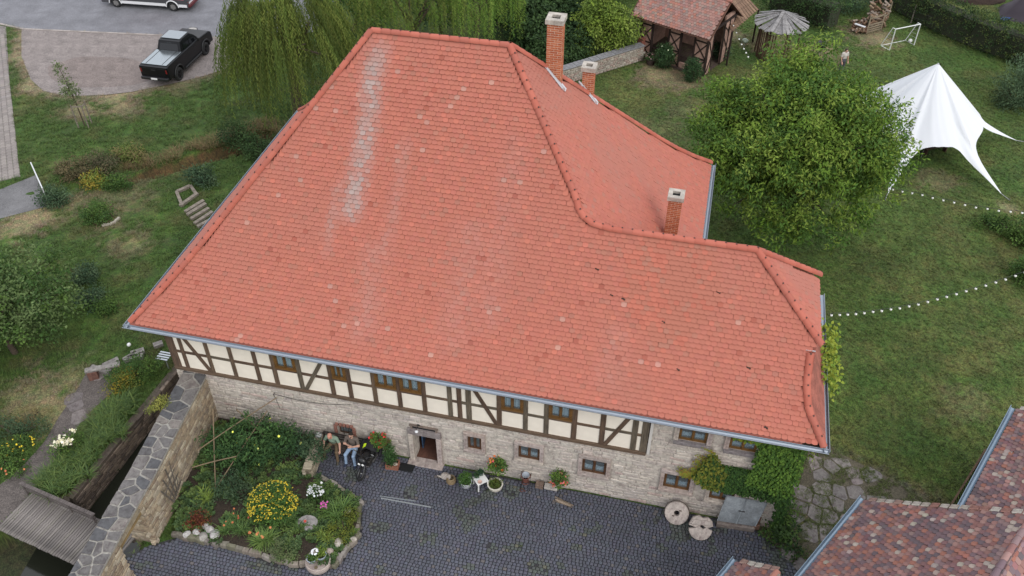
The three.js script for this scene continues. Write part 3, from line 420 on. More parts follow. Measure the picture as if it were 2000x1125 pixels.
{ // ridge and hip tiles with their dark clips
  const capG = (() => { const a = new THREE.CylinderGeometry(0.135, 0.118, 0.37, 10, 1, true, 0, Math.PI); a.rotateX(Math.PI / 2); a.rotateZ(Math.PI); return a; })();
  { const p = capG.attributes.position; let up = 0; for (let i = 0; i < p.count; i++) up += p.getY(i); if (up < 0) capG.rotateZ(Math.PI); else { /* opening sideways */ const bx = new THREE.Box3().setFromBufferAttribute(p); if (bx.max.y < 0.1) capG.rotateZ(Math.PI / 2); } const b2 = new THREE.Box3().setFromBufferAttribute(capG.attributes.position); if (b2.min.y < -0.1) capG.rotateZ(b2.max.x > 0.1 ? Math.PI / 2 : -Math.PI / 2); capG.computeVertexNormals(); }
  const clipG = box(0.05, 0.035, 0.05, 0, 0.14, 0.17), clipM = mat([0.06, 0.03, 0.025], 0.6, { metalness: 0.3 });
  const capMats = [[0.400, 0.105, 0.068], [0.441, 0.123, 0.081], [0.368, 0.105, 0.071]].map(c => mat(c, 0.75));
  const line = pts => {
    const cv = new THREE.CatmullRomCurve3(pts, false, 'catmullrom', 0.2), len = cv.getLength(), n = Math.round(len / 0.34);
    for (let i = 0; i < n; i++) { const a = cv.getPointAt(i / n), b = cv.getPointAt((i + 1) / n), m = frameTo(a, b); const o = part('ridge_tile', capG, pick(capMats), roof); o.applyMatrix4(m); o.position.y += 0.015; const k = part('ridge_clip', clipG, clipM, roof); k.applyMatrix4(m); }
  };
  const hip = (d0, d1, f) => { const r = []; for (let i = 0; i <= 10; i++) r.push(f(lerp(d0, d1, i / 10))); return r; };
  line([V(-12.1 + HALF * HK, prof(HALF), -7.12), V(7.7 - HALF * HK, prof(HALF), -7.12)]);
  line(hip(0.05, HALF, d => V(-12.1 + d * HK, prof(d) + 0.02, 0.55 - d)));
  line([...hip(HALF, 4.6, d => V(7.7 - d * HK, prof(d) + 0.02, 0.55 - d)), V(3.5, prof(4.25) + 0.02, -3.66), V(3.95, prof(4.05) + 0.03, -3.5), V(4.6, prof(4) + 0.02, -3.45)]);
  line([V(4.6, prof(4) + 0.02, -3.45), V(9.31, prof(4) + 0.02, -3.45)]);
  line(hip(HALF, 0.05, d => V(7.7 - d * HK, prof(d) + 0.02, -14.8 + d)));
  line(hip(HALF, 0.05, d => V(-12.1 + d * HK, prof(d) + 0.02, -14.8 + d)));
  line([V(9.31, prof(4) + 0.02, -3.45), V(11.72, pEnd, -1.7)]);
  line([V(9.31, prof(4) + 0.02, -3.45), V(11.72, pEnd, -5.2)]);
  line([V(12.24, 5.52, 0.54), V(11.95, prof(0.4) + 0.04, 0.15), V(11.63, prof(0.8) + 0.05, -0.25), V(11.47, prof(1.35) + 0.05, -0.8), V(11.43, prof(2.02) + 0.05, -1.47)]);
  part('ridge_end', box(0.3, 0.03, 0.03, 11.43, 7.6, -1.52), mat([0.7, 0.7, 0.72], 0.4, { metalness: 0.5 }), roof, 'pale metal end of the short hip');
  const darkLumpM = mat([0.045, 0.025, 0.018], 0.95); for (const [s, d] of [[4.9, 2.6], [6.7, 2.2], [7.4, 1.2], [9.6, 1.5], [8.3, 3.0], [4.3, 3.1], [5.3, 2.55], [10.4, 0.2]]) part('dark_lump', [sph(0.05, s, prof(d) + 0.07, 0.55 - d, 1.2, 0.7, 0.8, 6), sph(0.035, s + 0.06, prof(d) + 0.07, 0.58 - d, 1, 0.7, 1.3, 6)], darkLumpM, roof);  // small dark lumps scattered on the wing tiles
}
{ // gutters and pipes of weathered zinc
  const zinc = mat([0.34, 0.38, 0.43], 0.35, { metalness: 0.75 });
  const gut = (a, b) => { const L = a.distanceTo(b), g = new THREE.CylinderGeometry(0.09, 0.09, L, 12, 1, true, 0, Math.PI); g.rotateX(Math.PI / 2); g.rotateZ(-Math.PI / 2); const bx = new THREE.Box3().setFromBufferAttribute(g.attributes.position); if (bx.max.y > 0.05) g.rotateZ(Math.PI); g.applyMatrix4(frameTo(a, b)); const s = V(b.x - a.x, 0, b.z - a.z).normalize(), w = V(-s.z, 0, s.x).multiplyScalar(0.09), e = [rod(a.clone().add(w), b.clone().add(w), 0.014, 0.014, 5), rod(a.clone().sub(w), b.clone().sub(w), 0.014, 0.014, 5)]; return [g, ...e]; };
  part('gutter', gut(V(-12.28, 5.46, 0.66), V(12.42, 5.46, 0.66)), zinc, house, 'long zinc gutter of the front eave');
  part('gutter', gut(V(-12.21, 5.46, 0.66), V(-12.21, 5.46, -14.9)), zinc, house);
  part('gutter', gut(V(7.82, 5.46, -6.9), V(7.82, 5.46, -14.9)), zinc, house);
  part('gutter', gut(V(12.36, 5.46, 0.66), V(12.36, 5.46, -7)), zinc, house);
  part('downpipe', [rod(V(-12.2, 5.4, -3), V(-11.4, 5.1, -3), 0.045), rod(V(-11.4, 5.1, -3), V(-11.4, 0, -3), 0.045)], zinc, house);
  part('corner_strip', box(0.1, 2.0, 0.05, 6.9, 3.9, 0.0), mat([0.6, 0.57, 0.53], 0.7), house, 'white strip where timber frame meets stone wall');
  part('soffit', [box(24.2, 0.04, 0.6, 0.1, 5.3, 0.3), box(0.7, 0.04, 14.2, -11.75, 5.3, -7.2)], textured([0.16, 0.11, 0.08], T.wood, 0.9), house);
}
// ---- walls
const hole = (sh, x0, x1, y0, y1) => { const h = new THREE.Path(); h.moveTo(x0, y0); h.lineTo(x1, y0); h.lineTo(x1, y1); h.lineTo(x0, y1); h.closePath(); sh.holes.push(h); };
const lowWins = [[0.33, 0.86, 1.3, 2.06], [2.26, 3.06, 1.32, 2.08], [4.64, 5.52, 1.2, 2.02], [7.6, 8.52, 1.22, 2.06], [9.25, 10.1, 1.06, 1.9]], topWins = [[7.82, 8.76, 3.95, 4.82], [9.5, 10.4, 3.95, 4.75]], niche = [-4.92, -4.28, 0.55, 1.18], doorO = [-1.8, -0.9, 0.02, 1.56];
const stoneSkips = [...lowWins.map(w => [w[0] - 0.16, w[1] + 0.16, w[2] - 0.16, w[3] + 0.18]), ...topWins.map(w => [w[0] - 0.18, w[1] + 0.18, w[2] - 0.18, w[3] + 0.4]), [niche[0] - 0.14, niche[1] + 0.14, niche[2] - 0.12, niche[3] + 0.14], [doorO[0] - 0.24, doorO[1] + 0.24, -1, 2.06]];
const sandstone = [[0.510, 0.413, 0.363], [0.580, 0.507, 0.433], [0.534, 0.448, 0.409], [0.464, 0.389, 0.351]].map(c => textured(c, T.stone, 0.92, 0.004));
{
  const sh = shapeOf([[-11.3, -0.3], [11.75, -0.3], [11.75, 5.3], [6.86, 5.3], [6.86, 2.84], [-11.3, 2.84]]); [...lowWins, ...topWins, niche, doorO].forEach(w => hole(sh, ...w));
  const g = new THREE.ExtrudeGeometry(sh, { depth: 0.5, bevelEnabled: false }); g.translate(0, 0, -0.54);
  const plaster = textured([0.6, 0.54, 0.47], T.stone, 0.95, 0.006);
  const wall = part('stone_wall', boxUV(flat(g)), plaster, house);
  const list = []; let y = 0.0;
  while (y < 5.25) {
    const h = R(0.085, 0.17); let s = -11.3 + R(-0.2, 0);
    while (s < 11.75) {
      const w = R(0.22, 0.72), c = s + w / 2, yc = y + h / 2, a = Math.max(s, -11.3), b = Math.min(s + w, 11.75); s += w + 0.018;
      if (b - a < 0.08) continue; if (yc + h / 2 > (c < 6.95 ? 2.8 : 5.26)) continue; if (c < 6.95 + w / 2 && yc > 2.8) continue;
      if (stoneSkips.some(k => b > k[0] && a < k[1] && yc + h / 2 > k[2] && yc - h / 2 < k[3])) continue;
      if (rnd() < 0.05) continue; // gaps filled with mortar
      const hh = h * R(0.72, 1.06), m = new THREE.Matrix4().compose(V((a + b) / 2, yc + R(-0.012, 0.012), -0.066 + R(-0.016, 0.012)), new THREE.Quaternion().setFromEuler(new THREE.Euler(R(-0.06, 0.06), R(-0.05, 0.05), R(-0.05, 0.05))), V((b - a) * R(0.93, 1.02) / 0.4, hh / 0.17, R(0.9, 1.1)));
      const r = rnd(), base = r < 0.45 ? [0.62, 0.555, 0.485] : r < 0.68 ? [0.58, 0.51, 0.455] : r < 0.86 ? [0.67, 0.605, 0.53] : r < 0.97 ? [0.52, 0.465, 0.42] : [0.56, 0.44, 0.39];
      const tone = 0.86 + 0.28 * fbm(c * 0.6, yc * 0.9, 3); list.push({ m, c: jitter(base, 0.07, 0.025).map(v => v * tone), w: (b - a) * h });
    }
    y += h + 0.014;
  }
  const sg = [0, 1, 2, 3].map(i => { const g = rbox(0.4, 0.17, 0.1, 0.022, 0, 0, 0, 0, 0, 0, 1), p = g.attributes.position; for (let k = 0; k < p.count; k++) { const x = p.getX(k), yy = p.getY(k); p.setX(k, x + 0.028 * (vnoise(yy * 9 + i * 7, i) - 0.5) * Math.sign(x)); p.setY(k, yy + 0.03 * (vnoise(x * 7 + i * 13, i + 5) - 0.5)); } g.computeVertexNormals(); return boxUV(flat(g), i * 1.3, i * 0.7); });
  const ms = [[0.62, 0.555, 0.485], [0.58, 0.51, 0.455], [0.67, 0.605, 0.53], [0.52, 0.465, 0.42], [0.56, 0.44, 0.39], [0.55, 0.5, 0.44]].map(c => textured(c, T.stone, 0.95));
  pieces('stone', 'stones', sg, ms, list, wall, 300, textured([1, 1, 1], T.stone, 0.95));
  // quoins at the right corner and other outer walls
  part('side_wall', [box(0.5, 5.3, 13.6, -11.05, 2.65, -7.36), box(0.5, 5.3, 6.4, 11.5, 2.65, -3.75), box(4.2, 5.3, 0.5, 9.3, 2.65, -6.7), box(0.5, 5.3, 7.4, 6.95, 2.65, -10.4), box(18.3, 5.3, 0.5, -2.0, 2.65, -13.95)], textured([0.52, 0.455, 0.385], T.stone, 0.95, 0.01), house);
  part('gable_wall', box(0.3, 1.9, 4.2, 11.2, 6.2, -3.6), textured([0.5, 0.45, 0.38], T.stone, 0.95), house);
  part('floor', [0, 2.9].flatMap(y => [box(17.6, 0.08, 13.3, -2.2, y, -7.3), box(4.8, 0.08, 6.2, 9.0, y, -3.6)]), textured([0.2, 0.1, 0.07], T.mottle, 0.8), house);
  part('partition', [box(0.12, 5, 4, -2.6, 2.6, -2.6), box(6, 5, 0.12, -1, 2.6, -4.5)], mat([0.35, 0.3, 0.26], 0.9), house);
}
// ---- half-timbered upper storey
{
  const oak = [[0.184, 0.120, 0.083], [0.216, 0.148, 0.102], [0.160, 0.102, 0.071], [0.200, 0.165, 0.124]].map(c => textured(c, T.wood, 0.85, 0.004));
  const lime = textured([0.87, 0.8, 0.7], T.plaster, 0.92);
  const posts = [[-11.12, 0.32], [-10.7, 0.15], [-9.64, 0.16], [-8.69, 0.16], [-7.72, 0.16], [-7.0, 0.18], [-6.0, 0.18], [-4.76, 0.18], [-4.06, 0.17], [-3.1, 0.17], [-2.16, 0.17], [-1.22, 0.17], [-0.25, 0.17], [0.1, 0.17], [0.44, 0.2], [1.56, 0.18], [2.51, 0.17], [3.26, 0.18], [4.25, 0.19], [5.24, 0.19], [6.35, 0.2], [6.7, 0.24]];
  const wins = { 5: 1, 7: 1, 9: 1, 10: 1, 15: 1, 17: 1 }, y0 = 2.98, y1 = 5.15, ym = 3.83;
  const beam = (name, w, h, d, x, y, z, rz = 0) => { const g = rbox(w, h, d, 0.015, 0, 0, 0); const p = g.attributes.position, long = h > w; for (let i = 0; i < p.count; i++) { if (long) p.setX(i, p.getX(i) + 0.012 * (vnoise(p.getY(i) * 3 + x * 5, x) - 0.5)); } boxUV(g, R(0, 5), R(0, 5)); if (long) { const uv = g.attributes.uv; for (let i = 0; i < uv.count; i++) uv.setXY(i, uv.getY(i), uv.getX(i)); } const o = part(name, flat(g), pick(oak), house); o.position.set(x, y, z); o.rotation.z = rz; return o; };
  for (let i = 0; i < posts.length; i++) {
    const [x, w] = posts[i]; beam('post', w, y1 - y0, 0.2, x, (y0 + y1) / 2, -0.075, R(-0.006, 0.006)); if (i === posts.length - 1) break;
    const a = x + w / 2, b = posts[i + 1][0] - posts[i + 1][1] / 2, bw = b - a, c = (a + b) / 2; const pn = (yb, yt) => { const o = part('infill_panel', rbox(bw + 0.01, yt - yb, 0.16, 0.012), lime, house); o.position.set(c, (yb + yt) / 2, -0.09 + R(-0.004, 0.004)); };
    pn(y0, ym - 0.06);
    if (!wins[i]) { beam('rail', bw + 0.02, 0.13, 0.19, c, ym + R(-0.01, 0.01), -0.078); pn(ym + 0.06, y1); }
    else { beam('rail', bw + 0.02, 0.12, 0.2, c, ym + 0.03, -0.07); }
  }
  beam('sill_beam', 18.1, 0.15, 0.26, -2.22, 2.91, -0.065); beam('top_plate', 18.0, 0.16, 0.24, -2.22, 5.2, -0.09);
  for (const [ax, ay, bx, by] of [[-10.6, 4.9, -9.74, 2.98], [-4.88, 4.95, -5.86, 2.98], [0.55, 4.9, 1.47, 2.98], [6.25, 4.95, 5.36, 2.98]]) { const L = Math.hypot(ax - bx, ay - by); beam('brace', 0.15, L, 0.2, (ax + bx) / 2, (ay + by) / 2, -0.068, -Math.atan2(ax - bx, ay - by)); }
  part('upper_backing', box(18.0, 2.3, 0.06, -2.2, 4.1, -0.45), mat([0.4, 0.36, 0.3], 0.9), house);
}
const glass = new THREE.MeshPhysicalMaterial({ color: lin(0.75, 0.82, 0.86), roughness: 0.03, transmission: 0.93, thickness: 0, side: THREE.DoubleSide, ior: 1.5 });
const curtainM = mat([0.72, 0.72, 0.7], 0.95);
function casement(parent, s0, s1, y0, y1, zf, wood, label, curtain = 0.45, sillM = null, zoff = 0) { // two-leaf window; frame is the part, leaves' bars, panes, curtains its pieces
  const w = s1 - s0, h = y1 - y0, c = (s0 + s1) / 2, ym = (y0 + y1) / 2, f = 0.05;
  const fr = part('window', [box(w, f, 0.09, c, y0 + f / 2, zf), box(w, f, 0.09, c, y1 - f / 2, zf), box(f, h - 2 * f, 0.09, s0 + f / 2, ym, zf), box(f, h - 2 * f, 0.09, s1 - f / 2, ym, zf)], wood, parent, label);
  part('mullion', box(0.05, h - 2 * f, 0.1, c, ym, zf + 0.012), wood, fr);
  for (const k of [-1, 1]) {
    const a = k < 0 ? s0 + f : c + 0.025, b = k < 0 ? c - 0.025 : s1 - f, cc = (a + b) / 2, ww = b - a, sh = h - 2 * f, sb = 0.026;
    part('sash', [box(ww, sb, 0.05, cc, y0 + f + sb / 2, zf), box(ww, sb, 0.05, cc, y1 - f - sb / 2, zf), box(sb, sh - 2 * sb, 0.05, a + sb / 2, ym, zf), box(sb, sh - 2 * sb, 0.05, b - sb / 2, ym, zf)], wood, fr);
    part('pane', box(ww - 2 * sb, sh - 2 * sb, 0.006, cc, ym, zf - 0.005), glass, fr);
    if (curtain) { const ch = (sh - 2 * sb) * curtain, g = new THREE.PlaneGeometry(ww, ch, 14, 2), p = g.attributes.position; for (let i = 0; i < p.count; i++) { p.setZ(i, 0.018 * Math.sin(p.getX(i) * 70 + s0 * 3)); if (p.getY(i) > ch * 0.4) p.setY(i, p.getY(i) - 0.07 * Math.pow(Math.cos((p.getX(i) / ww) * Math.PI), 1)); } g.computeVertexNormals(); g.translate(cc, y0 + f + sb + ch / 2 + 0.02, zf - 0.07); part('curtain', g, curtainM, fr); const t = new THREE.PlaneGeometry(ww, 0.09, 8, 1); t.translate(cc, y1 - f - 0.09, zf - 0.08); part('curtain_top', t, curtainM, fr); }
  }
  if (sillM) part('window_sill', rbox(w + 0.1, 0.06, 0.2, 0.012, c, y0 - 0.035, zf + 0.09), sillM, fr);
  return fr;
}
{
  const honey = textured([0.26, 0.135, 0.04], T.wood, 0.5), brown = textured([0.16, 0.075, 0.035], T.wood, 0.55), honeyDark = textured([0.22, 0.11, 0.04], T.wood, 0.5);
  const up = [[-6.87, -6.13], [-4.63, -4.18], [-2.98, -2.28], [-2.04, -1.34], [1.69, 2.39], [3.39, 4.12]];
  for (const [a, b] of up) { part('window_casing', [box(0.05, 1.0, 0.16, a - 0.025, 4.45, -0.045), box(0.05, 1.0, 0.16, b + 0.025, 4.45, -0.045), box(b - a + 0.1, 0.06, 0.18, (a + b) / 2, 3.955, -0.035), box(b - a + 0.1, 0.24, 0.16, (a + b) / 2, 4.97, -0.045)], honey, house); casement(house, a, b, 3.97, 4.84, 0.0, honey, null, 0.62); part('window_room', box(b - a, 1, 0.02, (a + b) / 2, 4.45, -0.4), mat([0.35, 0.33, 0.3], 0.9), house); }
  lowWins.forEach((w, i) => {
    casement(house, w[0] + 0.01, w[1] - 0.01, w[2] + 0.01, w[3] - 0.01, -0.09, i < 3 ? brown : honeyDark, null, i ? 0.4 : 0, null);
    const [a, b, y0, y1] = w, m = () => pick(sandstone), sx = 0.15;
    const S = part('window_surround', rbox(b - a + 2 * sx, 0.17, 0.14, 0.015, (a + b) / 2, y1 + 0.085, -0.02), m(), house); part('jamb', rbox(sx - 0.005, y1 - y0, 0.14, 0.015, a - sx / 2, (y0 + y1) / 2, -0.025), m(), S); part('jamb', rbox(sx - 0.005, y1 - y0, 0.14, 0.015, b + sx / 2, (y0 + y1) / 2, -0.025), m(), S); part('sill', rbox(b - a + 2 * sx, 0.14, 0.2, 0.015, (a + b) / 2, y0 - 0.075, 0.005), m(), S);
  });
  topWins.forEach(w => { casement(house, w[0] + 0.01, w[1] - 0.01, w[2] + 0.01, w[3] - 0.01, -0.09, honey, null, 0.35, null); const [a, b, y0, y1] = w, sx = 0.17; const S = part('window_surround', rbox(b - a + 2 * sx, 0.3, 0.12, 0.015, (a + b) / 2, y1 + 0.16, -0.02), pick(sandstone), house); part('jamb', rbox(sx, y1 - y0, 0.12, 0.015, a - sx / 2 - 0.002, (y0 + y1) / 2, -0.025), pick(sandstone), S); part('jamb', rbox(sx, y1 - y0, 0.12, 0.015, b + sx / 2 + 0.002, (y0 + y1) / 2, -0.025), pick(sandstone), S); part('sill', rbox(b - a + 0.3, 0.15, 0.18, 0.015, (a + b) / 2, y0 - 0.08, 0.0), textured([0.27, 0.24, 0.24], T.stone, 0.9), S); });
  // small barred opening behind the bench
  { const [a, b, y0, y1] = niche, brick = textured([0.33, 0.15, 0.11], T.stone, 0.9), S = part('niche_window', [box(b - a, 0.04, 0.05, (a + b) / 2, y0 + 0.02, -0.22), box(b - a, 0.04, 0.05, (a + b) / 2, y1 - 0.02, -0.22), box(0.04, y1 - y0, 0.05, a + 0.02, (y0 + y1) / 2, -0.225), box(0.04, y1 - y0, 0.05, b - 0.02, (y0 + y1) / 2, -0.225)], brown, house); for (let i = 0; i < 5; i++) { part('brick', rbox(0.11, 0.1, 0.12, 0.01, a - 0.06, y0 + 0.06 + i * 0.125, -0.02, 0, 0, R(-0.05, 0.05)), brick, S); part('brick', rbox(0.11, 0.1, 0.12, 0.01, b + 0.06, y0 + 0.06 + i * 0.125, -0.02, 0, 0, R(-0.05, 0.05)), brick, S); } for (let i = 0; i < 5; i++) part('brick', rbox(0.115, 0.12, 0.12, 0.01, a + 0.02 + i * 0.15, y1 + 0.065, -0.02, 0, 0, R(-0.06, 0.06)), brick, S); part('bar', [rod(V(a + 0.2, y0, -0.12), V(a + 0.2, y1, -0.12), 0.012), rod(V(a + 0.42, y0, -0.12), V(a + 0.42, y1, -0.12), 0.012)], mat([0.05, 0.045, 0.04], 0.7), S); part('pane', box(b - a, y1 - y0, 0.006, (a + b) / 2, (y0 + y1) / 2, -0.23), glass, S); }
  // doorway with the blue leaf standing open inside
  { const [a, b, , y1] = doorO, c = (a + b) / 2; const D = part('door_frame', rbox(b - a + 0.4, 0.3, 0.16, 0.015, c, y1 + 0.155, -0.01), textured([0.3, 0.26, 0.25], T.stone, 0.9), house, 'grey stone lintel over the open doorway');
    part('jamb', rbox(0.19, y1 + 0.04, 0.18, 0.02, a - 0.1, y1 / 2, -0.01), sandstone[1], D); part('jamb', rbox(0.19, y1 + 0.04, 0.18, 0.02, b + 0.1, y1 / 2, -0.01), sandstone[2], D);
    part('fanlight', box(b - a + 0.05, 0.13, 0.03, c, y1 + 0.4, -0.02), mat([0.012, 0.014, 0.018], 0.15), D); part('fanlight_frame', [box(b - a + 0.2, 0.05, 0.08, c, y1 + 0.49, -0.005), box(0.06, 0.18, 0.08, a - 0.03, y1 + 0.4, -0.006), box(0.06, 0.18, 0.08, b + 0.03, y1 + 0.4, -0.006)], textured([0.3, 0.24, 0.21], T.wood, 0.8), D);
    part('threshold', rbox(b - a + 0.5, 0.1, 0.42, 0.02, c, 0.02, 0.12), sandstone[3], D);
    part('hall_floor', box(b - a - 0.01, 0.02, 1.6, c, 0.055, -0.85), textured([0.14, 0.06, 0.04], T.mottle, 0.8), D);
    part('door_leaf', box(0.05, y1 - 0.06, 0.85, a + 0.06, y1 / 2, -0.95, 0, 0.16, 0), textured([0.05, 0.115, 0.24], T.wood, 0.6), D, 'blue door leaf standing open'); part('door_handle', [rod(V(a + 0.1, 0.85, -1.25), V(a + 0.16, 0.85, -1.25), 0.012), rod(V(a + 0.16, 0.85, -1.25), V(a + 0.16, 0.85, -1.15), 0.012)], mat([0.5, 0.5, 0.5], 0.3, { metalness: 1 }), D);
    const L = part('lantern', [rod(V(c - 0.2, 2.12, 0.0), V(c - 0.2, 2.18, 0.22), 0.012), rod(V(c - 0.2, 2.18, 0.22), V(c - 0.2, 2.1, 0.24), 0.01), box(0.1, 0.1, 0.02, c - 0.2, 2.1, 0.0)], mat([0.06, 0.055, 0.05], 0.5, { metalness: 0.6 }), house); part('lamp_shade', new THREE.LatheGeometry([[0.0, 0.06], [0.03, 0.058], [0.055, 0.03], [0.07, 0]].map(q => new THREE.Vector2(...q)), 14).translate(c - 0.2, 2.02, 0.24), mat([0.72, 0.74, 0.76], 0.4), L);
  }
}
// ---- chimneys
function chimney(s, z, yBase, yTop, w, slopeRise) {
  const brickM = [[0.5, 0.15, 0.065], [0.55, 0.18, 0.08], [0.44, 0.13, 0.06], [0.58, 0.21, 0.105]].map(c => textured(c, T.mottle, 0.9));
  const c = part('chimney', box(w - 0.02, yTop - yBase, w - 0.02, 0, (yTop + yBase) / 2, 0), mat([0.68, 0.55, 0.45], 0.95), house); c.position.set(s, 0, z);
  const ch = 0.082, n = Math.floor((yTop - yBase) / ch), bl = w / 2;
  const gA = rbox(bl - 0.012, ch - 0.014, 0.1, 0.006, 0, 0, 0), gB = rbox(bl / 2 - 0.012, ch - 0.014, 0.1, 0.006), gS = rbox(0.1, ch - 0.014, bl - 0.012, 0.006), gT = rbox(0.1, ch - 0.014, bl / 2 - 0.012, 0.006);
  for (let i = 0; i < n; i++) { const y = yTop - (i + 0.5) * ch; const put = (g, x, zz) => { const o = part('brick', g, pick(brickM), c); o.position.set(x + R(-0.002, 0.002), y, zz + R(-0.002, 0.002)); };
    const f = w / 2 - 0.05, odd = i % 2; for (const k of [1, -1]) { if (k < 0 && i % 1) continue; if (odd) { put(gA, -w / 4, k * f); put(gA, w / 4, k * f); if (k > 0) { put(gT, f + 0.001, -w / 2 + bl / 4 + 0.1); put(gS, f + 0.001, 0.04); } } else { put(gB, -w / 2 + bl / 4, k * f); put(gA, 0, k * f); put(gB, w / 2 - bl / 4, k * f); if (k > 0) { put(gS, f + 0.001, 0); put(gS, -f - 0.001, 0); } } } }
  const ring = new THREE.Shape(); ring.moveTo(-w / 2 - 0.04, -w / 2 - 0.04); ring.lineTo(w / 2 + 0.04, -w / 2 - 0.04); ring.lineTo(w / 2 + 0.04, w / 2 + 0.04); ring.lineTo(-w / 2 - 0.04, w / 2 + 0.04); ring.closePath(); const r = w * 0.29, hp = new THREE.Path(); hp.moveTo(-r, -r); hp.lineTo(-r, r); hp.lineTo(r, r); hp.lineTo(r, -r); hp.closePath(); ring.holes.push(hp);
  const cg = new THREE.ExtrudeGeometry(ring, { depth: 0.16, bevelEnabled: true, bevelSize: 0.012, bevelThickness: 0.012, bevelSegments: 1 }); cg.rotateX(-Math.PI / 2); cg.translate(0, yTop + 0.015, 0); part('chimney_cap', boxUV(flat(cg)), textured([0.58, 0.54, 0.49], T.mottle, 0.9), c); part('flue', box(r * 1.9, 0.04, r * 1.9, 0, yTop + 0.06, 0), mat([0.012, 0.012, 0.012], 0.95), c);
  return c;
}
{
  const lead = mat([0.62, 0.63, 0.66], 0.4, { metalness: 0.35 });
  const c1 = chimney(1.58, -8.42, 11.4, 14.48, 0.54), c2 = chimney(2.63, -9.8, 10.2, 12.1, 0.44), c3 = chimney(6.47, -7.3, 6.3, 8.7, 0.5);
  for (const [c, w, y] of [[c1, 0.54, prof((7.7 - 1.58) / HK)], [c2, 0.44, prof((7.7 - 2.63) / HK)]]) { const a = w / 2, rs = 1.2; part('flashing', [bar(V(-a - 0.1, y + (a + 0.1) * rs + 0.04, a + 0.03), V(a + 0.14, y - (a + 0.14) * rs + 0.1, a + 0.03), 0.03, 0.2), bar(V(-a - 0.1, y + (a + 0.1) * rs + 0.15, a + 0.05), V(a + 0.1, y - (a + 0.1) * rs + 0.15, a + 0.05), 0.1, 0.02)], lead, c); const g = new THREE.BoxGeometry(0.26, 0.03, 0.2); g.rotateZ(-Math.atan(rs)); g.translate(a + 0.12, y - (a + 0.12) * rs + 0.15, a - 0.06); part('flashing_apron', g, lead, c); }
}
// ---------------------------------------------------------------- garden wall, mill race, bridge, planted bed
const rubble = [[0.4, 0.32, 0.22], [0.46, 0.38, 0.27], [0.36, 0.28, 0.19], [0.5, 0.43, 0.32], [0.33, 0.27, 0.2]].map(c => textured(c, T.stone, 0.95));
const stoneG = [0, 1, 2].map(i => { const g = rbox(0.3, 0.12, 0.14, 0.025, 0, 0, 0, 0, 0, 0, 1), p = g.attributes.position; for (let k = 0; k < p.count; k++) { p.setX(k, p.getX(k) + 0.04 * (vnoise(p.getY(k) * 11 + i * 5, i) - 0.5)); p.setY(k, p.getY(k) + 0.03 * (vnoise(p.getX(k) * 9 + i * 3, i + 2) - 0.5)); } g.computeVertexNormals(); return boxUV(flat(g), i, i * 0.4); });
